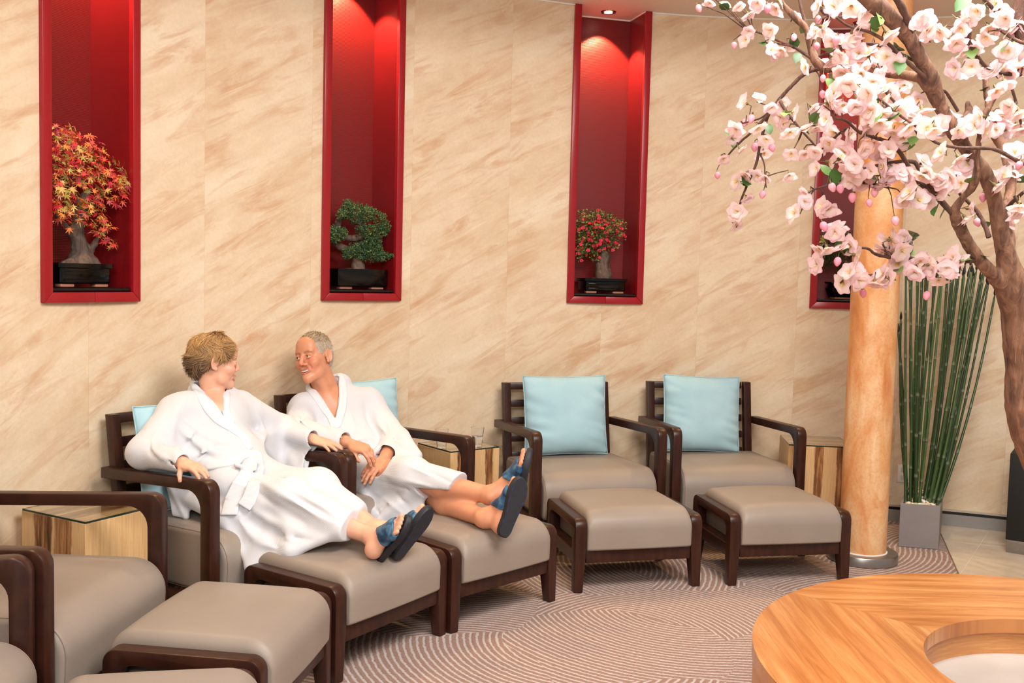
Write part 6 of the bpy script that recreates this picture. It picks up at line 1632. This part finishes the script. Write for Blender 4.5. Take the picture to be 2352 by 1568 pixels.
def bloom_mesh(n, cup, seed, size=1.0, layers=1, notch=0.12, wide=0.62):
    """open flower: petals round the z axis, unit radius"""
    rg = random.Random(seed); V = []; Fc = []; UV = []
    for ly in range(layers):
        k = n-ly; 
        for i in range(k):
            a = 2*math.pi*(i+0.5*ly)/k+rg.uniform(-.2, .2); L = (1.0-0.25*ly)*rg.uniform(.78, 1.12); w = wide*(1-0.12*ly)*rg.uniform(.9, 1.1); cu = cup+0.45*ly+rg.uniform(-.3, .3); o = len(V); tw = rg.uniform(-.25, .25); NU, NW = 4, 3
            for u in range(NU+1):
                t = u/NU; r = L*t; hw = w*math.sin(math.pi*min(1, 0.08+0.74*t))**0.7*0.62
                for v in range(NW+1):
                    s = -1+2*v/NW; rr = r-(notch*L*(1-abs(s)) if u == NU else 0)-(0.10+0.16*t*t)*s*s*t*L
                    el = cu*(1-0.45*t); x = rr*math.cos(el); z = rr*math.sin(el)+0.16*s*s*w*t-0.18*t*t*(0.6 if ly == 0 else 0.1)+0.10*s*tw; y = s*hw*(1 if u else 0.2)
                    V.append((x*math.cos(a)-y*math.sin(a), x*math.sin(a)+y*math.cos(a), z)); UV.append((t, ly*0.3+0.5*v/NW))
            for u in range(NU):
                for v in range(NW): q = o+u*(NW+1)+v; Fc.append((q, q+1, q+NW+2, q+NW+1))
    return V, Fc, UV
azm = []
for s in range(3):
    V, Fc, UV = bloom_mesh(6, 0.75, s, layers=2); me = bpy.data.meshes.new('flower'); me.from_pydata([tuple(np.array(p)) for p in V], [], Fc); me.update(); finish(me, M_AZ, True, 180); azm.append(me)
nf = 0
for p, k, b, a in blob_points(2, crown, 260, -0.035, 0.17, rng):
    x, y, z = p
    if y > 0.07 or nf >= 105: continue
    nf += 1; d = Vector((rng.uniform(-.7, .7), -1, rng.uniform(-.2, .9))); o = link('flower', azm[nf % 3], b3, (x, y-0.008, z), d.to_track_quat('Z', 'Y').to_euler()); o.scale = (rng.uniform(.011, .016),)*3
# --- fern-like bonsai behind the column
b4 = bonsai_root(3, 'bonsai_cypress', 'feathery green and yellow bonsai in a dark pot, behind the column')
xm, zm = npt(3, 1935, 670, 0.10); R4 = 0.115
obj('pot', lathe([(0, 0.012), (R4*.72, 0.012), (R4*.78, .02), (R4*.95, .07), (R4*.80, .082), (R4*.80, .09), (R4*.98, .10), (R4*.98, .11), (R4*.85, .11), (R4*.85, .10), (0, .10)], 8), M_BLACKGLAZE, b4, smooth=False, loc=(xm, 0.115, 0))
obj('pot_foot', lathe([(0, 0.001), (R4*.62, 0.001), (R4*.66, 0.013), (0, 0.013)], 8), M_CLAY, b4, smooth=False, loc=(xm, 0.115, 0))
trunk_sdf(b4, [([(xm, .115, .095, .02), (xm+.01, .11, .16, .016), (xm-.01, .10, .22, .012), (xm-.04, .09, .28, .007)], .01)], 'trunk', M_BARKG, 0.004, 15)
pile = Pile(); cols = []
for p, k, b, a in blob_points(3, [(1915, 560, 34), (1890, 575, 24), (1945, 560, 30), (1930, 590, 30), (1905, 545, 22), (1895, 595, 20), (1875, 580, 10), (1925, 535, 16)], 420, -0.03, 0.16, rng):
    x, y, z = p
    if y > 0: x = max(-NI, min(NI, x))
    d = Vector((rng.gauss(0, 1), rng.gauss(-.5, .7), rng.gauss(-.1, .6))).normalized(); c = np.array((sr(126, 132, 42) if b[1] < 552 and rng.random() < .7 else rng.choice((sr(40, 58, 28), sr(58, 78, 34), sr(30, 44, 24))))[:3]); s = d.orthogonal().normalized(); L = rng.uniform(.035, .055)
    P0 = Vector((x, y, z))
    for q in range(7):
        t = q/7; b0 = P0+d*L*t-Vector((0, 0, .012*t*t))
        for sg in (-1, 1):
            e = b0+(d*0.5+s*sg).normalized()*L*.34*(1-.6*t); w = d*L*.07; pile.add([b0-w, b0+w, e], [(0, 1, 2)]); cols += [c*rng.uniform(.7, 1.2)]*3
colobj(pile, cols, 'foliage', M_LEAFCOL, b4)
# ------------------------------------------------------------------ the blossom tree
tree = empty('cherry_tree', (TC.x, TC.y, 0.34), 0, 'cherry tree with pale pink blossoms rising from the middle of the round table', 'tree'); bpy.context.view_layer.update()
TI = Matrix.Translation(-tree.location)
M_BARKC = m_bark('cherry_bark', sr(58, 38, 30), sr(112, 76, 56), sr(158, 116, 90), 46); M_TWIG = m_bark('dark_twig', sr(48, 32, 28), sr(84, 56, 44), sr(112, 76, 58), 60)
S = Sdf(); base = Vector((TC.x-0.03, TC.y+0.02, 0.34))
def pxr(px, py, Y, r): return (*P(px, py, Y), r*Y/F_PX)
TRUNK = [(*base, .085), (base.x-0.03, base.y, .55, .070), pxr(2470, 1230, 2.66, 54), pxr(2418, 1090, 2.66, 54), pxr(2376, 960, 2.66, 58), pxr(2364, 860, 2.66, 50), pxr(2358, 770, 2.66, 50), pxr(2344, 690, 2.65, 44), pxr(2322, 630, 2.63, 30), pxr(2304, 560, 2.60, 19), pxr(2290, 480, 2.58, 18), pxr(2264, 400, 2.55, 16), pxr(2218, 340, 2.53, 15), pxr(2172, 268, 2.50, 15), pxr(2146, 212, 2.48, 17), pxr(2122, 150, 2.45, 16), pxr(2085, 85, 2.43, 17), pxr(2035, 30, 2.40, 19), pxr(1985, -15, 2.38, 19), pxr(1900, -90, 2.36, 19)]
LIMBS = [[pxr(2330, 680, 2.65, 28), pxr(2290, 640, 2.62, 18), pxr(2245, 590, 2.58, 14), pxr(2212, 535, 2.55, 13), pxr(2193, 490, 2.52, 11), pxr(2205, 462, 2.50, 9), pxr(2238, 420, 2.47, 8), pxr(2247, 350, 2.45, 7), pxr(2252, 290, 2.42, 7), pxr(2275, 240, 2.42, 6), pxr(2300, 205, 2.42, 5)],
    [pxr(2312, 560, 2.64, 20), pxr(2312, 480, 2.70, 12), pxr(2322, 420, 2.74, 11), pxr(2306, 345, 2.78, 11), pxr(2282, 300, 2.8, 10), pxr(2270, 240, 2.82, 8), pxr(2260, 160, 2.84, 6)],
    [pxr(2130, 180, 2.47, 15), pxr(2075, 172, 2.56, 10), pxr(2010, 165, 2.62, 9), pxr(1936, 154, 2.66, 10), pxr(1894, 157, 2.68, 9), pxr(1871, 134, 2.69, 9), pxr(1859, 99, 2.70, 8), pxr(1852, 66, 2.71, 7), pxr(1828, 42, 2.71, 7), pxr(1800, 10, 2.72, 6), pxr(1780, -30, 2.74, 5)],
    [pxr(2200, 300, 2.51, 12), pxr(2225, 262, 2.56, 10), pxr(2222, 236, 2.58, 7)]]
for L in [TRUNK]+LIMBS:
    q = catmull(L, 4)
    for j, (a, b) in enumerate(zip(q, q[1:])): S.add(f_rc(a[:3], b[:3], max(a[3], .004), max(b[3], .004)), 0.03 if j < 1 else 0.003)
S.post = [ripple(.0014, 55, 21), ripple(.0010, 170, 22)]
lo, hi = S.bounds(); v, q = mesh_sdf(S, lo, hi, 0.005); npobj('trunk', v-np.array(tree.location), q, M_BARKC, tree)
BR = [  # (points of the photograph, depth at start, depth at end, radius in photograph pixels at start and end)
    ([(1888, 156), (1850, 168), (1820, 195), (1795, 222), (1768, 258), (1756, 290), (1745, 335), (1737, 375), (1718, 420), (1702, 460), (1694, 495), (1690, 522)], 2.68, 2.80, 5, 2),
    ([(1765, 262), (1730, 300), (1705, 322), (1682, 345), (1668, 362)], 2.70, 2.78, 3.5, 1.8), ([(1790, 228), (1803, 252), (1829, 285), (1855, 315), (1880, 342)], 2.69, 2.62, 4, 2), ([(1770, 255), (1745, 272), (1705, 283)], 2.70, 2.74, 2.5, 1.5),
    ([(1882, 148), (1852, 126), (1820, 106), (1780, 90), (1738, 73), (1726, 78)], 2.68, 2.76, 4, 2), ([(1820, 106), (1795, 102), (1750, 97)], 2.70, 2.75, 2.5, 1.5), ([(1852, 60), (1840, 20), (1835, -20)], 2.71, 2.72, 4, 3),
    ([(2350, 378), (2320, 360), (2277, 341), (2201, 339), (2147, 325), (2116, 298), (2063, 262), (2017, 226), (1990, 214)], 2.35, 2.30, 5, 2.5), ([(2190, 492), (2147, 447), (2105, 412), (2078, 367), (2047, 330), (2001, 313), (1971, 302), (1945, 278), (1917, 272)], 2.52, 2.40, 7, 2.5),
    ([(2160, 463), (2110, 385), (2093, 371), (2047, 373), (2001, 383), (1960, 392)], 2.5, 2.45, 6, 2.5), ([(2250, 597), (2200, 600), (2130, 604), (2090, 592), (2040, 590), (2010, 583), (1990, 570), (1940, 570), (1900, 562)], 2.58, 2.46, 6, 2), ([(2130, 605), (2080, 616), (2040, 625), (1995, 632), (1960, 624), (1930, 650)], 2.55, 2.48, 4, 2),
    ([(2055, -10), (2078, 30), (2088, 60), (2093, 105)], 2.35, 2.44, 8, 9), ([(2125, 150), (2050, 115), (1990, 100), (1920, 115), (1880, 130)], 2.46, 2.50, 5, 2.5), ([(2130, 180), (2080, 140), (2040, 100), (2000, 75), (1950, 60), (1920, 40)], 2.45, 2.36, 5, 2.5), ([(1960, 38), (1900, 36), (1870, 0)], 2.5, 2.55, 4, 2),
    ([(2225, 60), (2230, 105), (2262, 150), (2300, 168), (2345, 172)], 2.52, 2.60, 5, 4), ([(2345, -10), (2338, 40), (2352, 110)], 2.5, 2.5, 14, 12), ([(2298, 70), (2330, 90), (2360, 102)], 2.5, 2.45, 3.5, 4), ([(2305, 210), (2318, 190), (2338, 250), (2345, 285)], 2.45, 2.5, 4, 3), ([(2272, 545), (2258, 509), (2239, 478), (2205, 445), (2195, 415)], 2.68, 2.75, 6, 3),
    ([(2352, 440), (2325, 465), (2300, 492)], 2.55, 2.64, 4, 5), ([(2200, 255), (2175, 215), (2165, 208)], 2.56, 2.52, 4, 3), ([(1887, 345), (1930, 305), (1960, 290)], 2.62, 2.5, 3, 2.5), ([(2110, 310), (2085, 265), (2060, 240), (2020, 200), (1985, 190)], 2.42, 2.36, 4, 2), ([(2040, 430), (1990, 420), (1940, 430), (1905, 425), (1870, 435)], 2.5, 2.55, 4, 1.8),
    ([(1742, 345), (1755, 375), (1757, 400), (1760, 430)], 2.76, 2.72, 2, 1.2), ([(2060, 370), (2040, 400), (2035, 425)], 2.5, 2.46, 3, 2), ([(2290, 30), (2262, 0), (2240, -20)], 2.5, 2.45, 4, 4), ([(2330, 450), (2345, 475), (2356, 485)], 2.5, 2.48, 4, 3), ([(1835, 320), (1850, 290), (1880, 290)], 2.63, 2.58, 2.5, 1.5)]
samples = []
for pts, y0, y1, r0, r1 in BR:
    n = len(pts); path = catmull([(p[0], p[1], y0+(y1-y0)*i/(n-1), r0+(r1-r0)*i/(n-1)) for i, p in enumerate(pts)], 5)
    wp = [(*(P(a, b, Y)-tree.location), r*Y/F_PX) for a, b, Y, r in path]; v, f = tube_vf(wp, 7, True, 0.12, n); pyobj('branch', v, f, M_TWIG, tree, True, 60)
    samples += [(a, b, Y) for a, b, Y, r in path]
for L in (TRUNK[9:], *LIMBS):
    for q in catmull(L, 3):
        d = Vector(q[:3])-Vector((0, 0, CAM_H)); z = d.dot(CAM_F); samples.append((1176+F_PX*d.dot(CAM_R)/z, 784-F_PX*d.dot(CAM_U)/z, q[1]))
SA = np.array(samples)
z5 = lambda L: [(1550+a/2.613, b/2.613) for a, b in L]
z6 = lambda L: [(1850+a/2.614, 500+b/2.614) for a, b in L]
FL = z5([(215, 5), (380, 30), (440, 80), (500, 15), (610, 45), (620, 5), (445, 185), (430, 240), (580, 185), (575, 300), (600, 320), (650, 290), (680, 265), (715, 110), (880, 160), (850, 190), (870, 40), (960, 40), (1060, 35), (1125, 90), (1010, 20), (1090, 170), (1060, 250), (960, 250), (1160, 330), (1270, 190), (1000, 330), (940, 350), (900, 380), (790, 400), (1010, 430), (1090, 420), (1120, 440), (1200, 380), (1270, 340), (1300, 400), (1190, 490), (1230, 470), (1070, 500), (1130, 540), (960, 560), (1010, 620), (1090, 590), (1270, 540), (1350, 530), (1170, 560), (1240, 600), (1460, 590), (1400, 650), (1480, 650), (1340, 660), (1420, 700), (1580, 730), (1640, 680), (1560, 760), (1620, 770), (1500, 740), (1400, 760), (1310, 790), (1250, 680), (1230, 720), (1170, 740), (1150, 790), (1190, 840), (1250, 920), (1280, 900),
    (430, 620), (505, 590), (580, 640), (640, 610), (700, 670), (370, 770), (340, 820), (500, 760), (550, 830), (390, 890), (290, 950), (535, 915), (650, 740), (690, 790), (640, 700), (790, 775), (850, 760), (700, 920), (780, 920), (685, 1045), (820, 640), (920, 620), (910, 720), (960, 790), (930, 860), (890, 900), (840, 910), (1020, 910), (1040, 800), (920, 970), (860, 1010), (990, 950), (1060, 1000), (1100, 1040), (1130, 1080), (1180, 1030), (1070, 1090), (1290, 1050), (1340, 1040), (1260, 1000), (1400, 1040), (1240, 1090), (1410, 1160), (1460, 1200), (1500, 1160), (1370, 1200), (1520, 1210), (1520, 1030), (1490, 1050), (1580, 1070), (1650, 1100), (1620, 1150), (1660, 1060), (1580, 1150), (1600, 920), (1700, 940), (500, 1050), (555, 1060), (430, 1040), (375, 1090), (430, 1180), (375, 1270), (365, 1350), (795, 1155), (780, 1210), (720, 1280), (890, 1235), (920, 1245), (960, 1390), (870, 1490), (910, 1480), (1060, 1470), (1000, 1500), (1080, 1530), (1390, 1430), (1290, 1430), (1260, 1500), (1310, 1520), (1360, 1500),
    (1490, 90), (1470, 130), (1510, 180), (1520, 230), (1600, 180), (1700, 120), (1770, 100), (1720, 170), (1690, 250), (1730, 300), (1800, 280), (1820, 60), (1880, 160), (1930, 170), (1870, 220), (1960, 50), (1990, 110), (1930, 20), (1690, 410), (1760, 440), (1780, 400), (1830, 420), (1910, 440), (1960, 420), (2010, 430), (1980, 490), (2060, 380), (2070, 280), (2050, 140), (2080, 200), (1930, 540), (1700, 780), (1740, 760), (1800, 750), (1850, 700), (1900, 720), (1930, 780), (1970, 680), (2020, 640), (2060, 660), (2050, 740), (1990, 780), (1850, 790), (1960, 1050), (1920, 1110), (1990, 1040), (1930, 1080), (2040, 920), (1980, 1000), (1760, 1250), (1740, 1300), (2040, 1270), (2010, 1300), (2070, 1220), (1760, 980), (1740, 1040), (1720, 1100)]) \
    + z6([(510, 130), (600, 120), (480, 190), (540, 180), (560, 270), (640, 270), (690, 260), (720, 250), (660, 320), (700, 300), (770, 320), (740, 280), (800, 370), (850, 300), (890, 240), (880, 310), (870, 260), (920, 280), (415, 380), (470, 350), (510, 370), (230, 390), (270, 330), (310, 340), (320, 370), (75, 280), (175, 80)])
BUD = z5([(140, 40), (555, 40), (355, 262), (715, 215), (850, 265), (860, 105), (970, 230), (1190, 285), (890, 460), (885, 555), (460, 700), (425, 725), (480, 870), (580, 875), (255, 1040), (1050, 870), (990, 1120), (1200, 1140), (1065, 1170), (1165, 1205), (940, 1110), (1320, 1310), (530, 1155), (890, 1345), (975, 1555), (1650, 255), (2070, 980), (1850, 1170), (1810, 1320)]) + z6([(345, 440), (730, 455), (195, 250)])
LEAF = z5([(305, 25), (295, 40), (780, 180), (540, 240), (520, 260), (735, 345), (715, 250), (930, 495), (940, 480), (1210, 130), (1190, 155), (1230, 110), (1340, 110), (1340, 285), (1350, 400), (1380, 370), (1240, 400), (840, 690), (850, 710), (660, 660), (670, 680), (560, 770), (350, 850), (335, 815), (425, 1090), (430, 1110), (900, 1015), (990, 1080), (960, 1060), (1200, 690), (1300, 680), (1310, 700), (1430, 840), (1400, 870), (1200, 1070), (1580, 1120), (1560, 1260), (1610, 1270), (1390, 1480), (1430, 1440), (1410, 1500), (1000, 1470), (1770, 350), (1780, 310), (1990, 270), (1980, 280), (1855, 535), (1725, 20), (1890, 10), (2080, 1080), (1770, 1080), (1860, 1340), (1430, 1400), (1200, 430), (1190, 600), (910, 295)]) + z6([(620, 170), (640, 140), (620, 200), (560, 315), (620, 380), (1075, 230), (950, 245), (590, 160)])
rng = random.Random(2024)
dense = [(1985, 150), (2010, 190), (1975, 120), (1955, 195), (2050, 145), (2080, 190), (2030, 215), (2000, 255), (1960, 235), (2085, 245), (2130, 290), (2010, 290), (1985, 345), (1930, 330), (2040, 400), (2000, 400), (1965, 380), (2310, 280), (2340, 260), (2340, 300), (2280, 160), (2325, 60), (2310, 120), (2260, 290), (2120, 380), (2160, 420), (2080, 310), (1905, 240), (1895, 60), (2000, 20), (1960, 70), (2345, 150), (2330, 395), (2350, 350), (1935, 100), (1950, 140)]
FL += [(a+rng.uniform(-8, 8), b+rng.uniform(-8, 8)) for a, b in dense]
def m_petal():
    t = NT('blossom_petal'); s = t.add('ShaderNodeSeparateXYZ'); t.link(t.coord('UV'), s.inputs[0]); i = t.add('ShaderNodeObjectInfo')
    c = t.ramp(s.outputs[0], [(0.0, sr(228, 192, 116)), (0.2, sr(250, 228, 206)), (0.5, sr(252, 236, 234)), (0.85, sr(249, 220, 224)), (1.0, sr(238, 184, 198))])
    c = t.mix(t.ramp(i.outputs['Random'], [(0.3, (0,)*3), (1, (0.45,)*3)]), c, sr(248, 216, 200)); t.base(c).set(Roughness=0.55, Subsurface_Weight=0.25, Subsurface_Radius=(1, .6, .5), Subsurface_Scale=0.01)
    tr = t.add('ShaderNodeBsdfTranslucent'); t.link(c, tr.inputs[0]); mx = t.add('ShaderNodeMixShader'); mx.inputs[0].default_value = 0.42; out = t.n['Material Output']
    t.link(t.b.outputs[0], mx.inputs[1]); t.link(tr.outputs[0], mx.inputs[2]); t.link(mx.outputs[0], out.inputs['Surface']); return t.m
M_PETAL = m_petal(); M_STAMEN = plain('yellow_stamens', sr(234, 208, 128), 0.6); M_SEPAL = plain('sepal', sr(110, 96, 54), 0.6)
M_BUD = m_rand('pink_bud', [(0, sr(228, 136, 156)), (1, sr(240, 172, 184))], 0.5)
fm = []
for s in range(6):
    V, Fc, UV = bloom_mesh((5, 6, 5, 5, 6, 6)[s], (0.45, 0.65, 0.9, 1.05, 0.55, 0.75)[s], 50+s, layers=2 if s not in (3, 4) else 1, notch=0.05, wide=0.66); mi = [0]*len(Fc)
    rg = random.Random(s)
    for k in range(9):                                          # stamens
        a = rg.uniform(0, 6.28); e = Vector((0.15*math.cos(a), 0.15*math.sin(a), 0.27)); o = len(V); w = Vector((-math.sin(a), math.cos(a), 0))*0.022
        V += [tuple(w), tuple(-w), tuple(e-w), tuple(e+w)]; UV += [(0, 0)]*4; Fc.append((o, o+1, o+2, o+3)); mi.append(1)
    n = 6; o = len(V)                                           # cup and stalk
    for r, z in ((0.14, 0.02), (0.12, -0.16), (0.04, -0.22), (0.035, -0.55)):
        for k in range(n): V.append((r*math.cos(k*6.283/n), r*math.sin(k*6.283/n), z)); UV.append((0, 0))
    for j in range(3):
        for k in range(n): Fc.append((o+j*n+k, o+j*n+(k+1) % n, o+(j+1)*n+(k+1) % n, o+(j+1)*n+k)); mi.append(2)
    me = bpy.data.meshes.new('blossom'); me.from_pydata(V, [], Fc); me.update(); l = me.uv_layers.new(name='UVMap'); idx = np.zeros(len(me.loops), np.int32); me.loops.foreach_get('vertex_index', idx); l.data.foreach_set('uv', np.array(UV, np.float32)[idx].ravel())
    me.polygons.foreach_set('material_index', mi); finish(me, [M_PETAL, M_STAMEN, M_SEPAL], True, 180); fm.append(me)
bm = bmesh.new(); bmesh.ops.create_uvsphere(bm, u_segments=12, v_segments=10, radius=1)
for q in bm.verts: q.co.z = q.co.z*1.25+0.6; f_ = 1-0.25*max(0, q.co.z-0.6); q.co.x *= f_*0.92; q.co.y *= f_*0.92
st = lathe([(0, -1.3), (0.10, -1.3), (0.12, -0.7), (0.5, -0.5), (0.62, -0.2), (0.5, 0.0)], 8)
mb = bpy.data.meshes.new('bud'); bm.to_mesh(mb); n0 = len(mb.polygons); bm2 = bmesh.new(); bm2.from_mesh(mb); t_ = bpy.data.meshes.new('t'); st.to_mesh(t_); bm2.from_mesh(t_); bm2.to_mesh(mb); mb.polygons.foreach_set('material_index', [0]*n0+[1]*(len(mb.polygons)-n0)); finish(mb, [M_BUD, M_SEPAL], True, 180)
M_GLEAF = m_rand('cherry_leaf', [(0, sr(44, 84, 36)), (0.5, sr(78, 122, 52)), (1, sr(128, 156, 82))], 0.4)
V = []; Fc = []; N = 7
for i in range(N+1):
    t = i/N; w = 0.30*math.sin(math.pi*t**0.8)**0.9*(1+0.10*(i % 2))
    V += [(-w, t, 0.10*w*3-0.15*t*t), (0, t, -0.15*t*t), (w, t, 0.10*w*3-0.15*t*t)]
for i in range(N):
    for k in range(2): q = i*3+k; Fc.append((q, q+1, q+4, q+3))
gl_ = bpy.data.meshes.new('leaf'); gl_.from_pydata(V, [], Fc); gl_.update(); finish(gl_, M_GLEAF, True, 180)
tw = Pile()
def attach(px, py, off=0.02):
    d = np.hypot(SA[:, 0]-px, SA[:, 1]-py); k = int(np.argmin(d)); Y = SA[k, 2]+rng.uniform(-0.05, 0.03); p = P(px, py, Y); q = P(SA[k, 0], SA[k, 1], SA[k, 2]); return p-tree.location, q-tree.location, d[k]
placed = 0
for px, py in FL[:300]:
    p, q, d = attach(px, py); to_cam = (Vector((0, 0, CAM_H))-(p+tree.location)).normalized()
    dr = (to_cam*rng.uniform(0.15, 1.0)+Vector((rng.gauss(-.15, .7), 0, rng.gauss(-.4, .65)))).normalized(); s = rng.uniform(0.027, 0.036)*(1.1 if px > 1900 else 0.95)
    o = link('blossom', fm[rng.randrange(6)], tree, p, (dr.to_track_quat('Z', 'Y') @ Quaternion((0, 0, 1), rng.uniform(0, 6.28))).to_euler()); o.scale = (s,)*3; e = p-dr*s*0.5
    if (e-q).length > 0.012: 
        m = (e+q)/2+Vector((rng.uniform(-.006, .006), 0, rng.uniform(0, .010))); v, f = tube_vf([(*q, .0022), (*m, .0016), (*e, .0013)], 5, False); tw.add(v, f)
for px, py in BUD:
    p, q, d = attach(px, py); dr = Vector((rng.uniform(-.4, .4), rng.uniform(-.5, .2), -1)).normalized(); s = rng.uniform(.0085, .011); o = link('bud', mb, tree, p, dr.to_track_quat('Z', 'Y').to_euler()); o.scale = (s,)*3; e = p-dr*s*1.2
    m = (e+q)/2+Vector((0, 0, .012)); v, f = tube_vf([(*q, .0020), (*m, .0014), (*e, .0011)], 5, False); tw.add(v, f)
for px, py in LEAF:
    p, q, d = attach(px, py); s = rng.uniform(.034, .052); dr = (p-q).normalized() if (p-q).length > 1e-3 else Vector((0, 0, -1)); dr = (dr+Vector((rng.uniform(-.6, .6), rng.uniform(-.6, .1), rng.uniform(-.7, .2)))).normalized()
    o = link('leaf', gl_, tree, p-dr*s*0.5, (dr.to_track_quat('Y', 'Z') @ Quaternion((0, 1, 0), rng.uniform(-.9, .9))).to_euler()); o.scale = (s*1.15, s, s); e = p-dr*s*0.5
    if (e-q).length > 0.012: v, f = tube_vf([(*q, .0018), (*((e+q)/2), .0014), (*e, .0012)], 5, False); tw.add(v, f)
t_ = tw.obj('stalks', M_TWIG, tree); t_['kind'] = 'stuff'
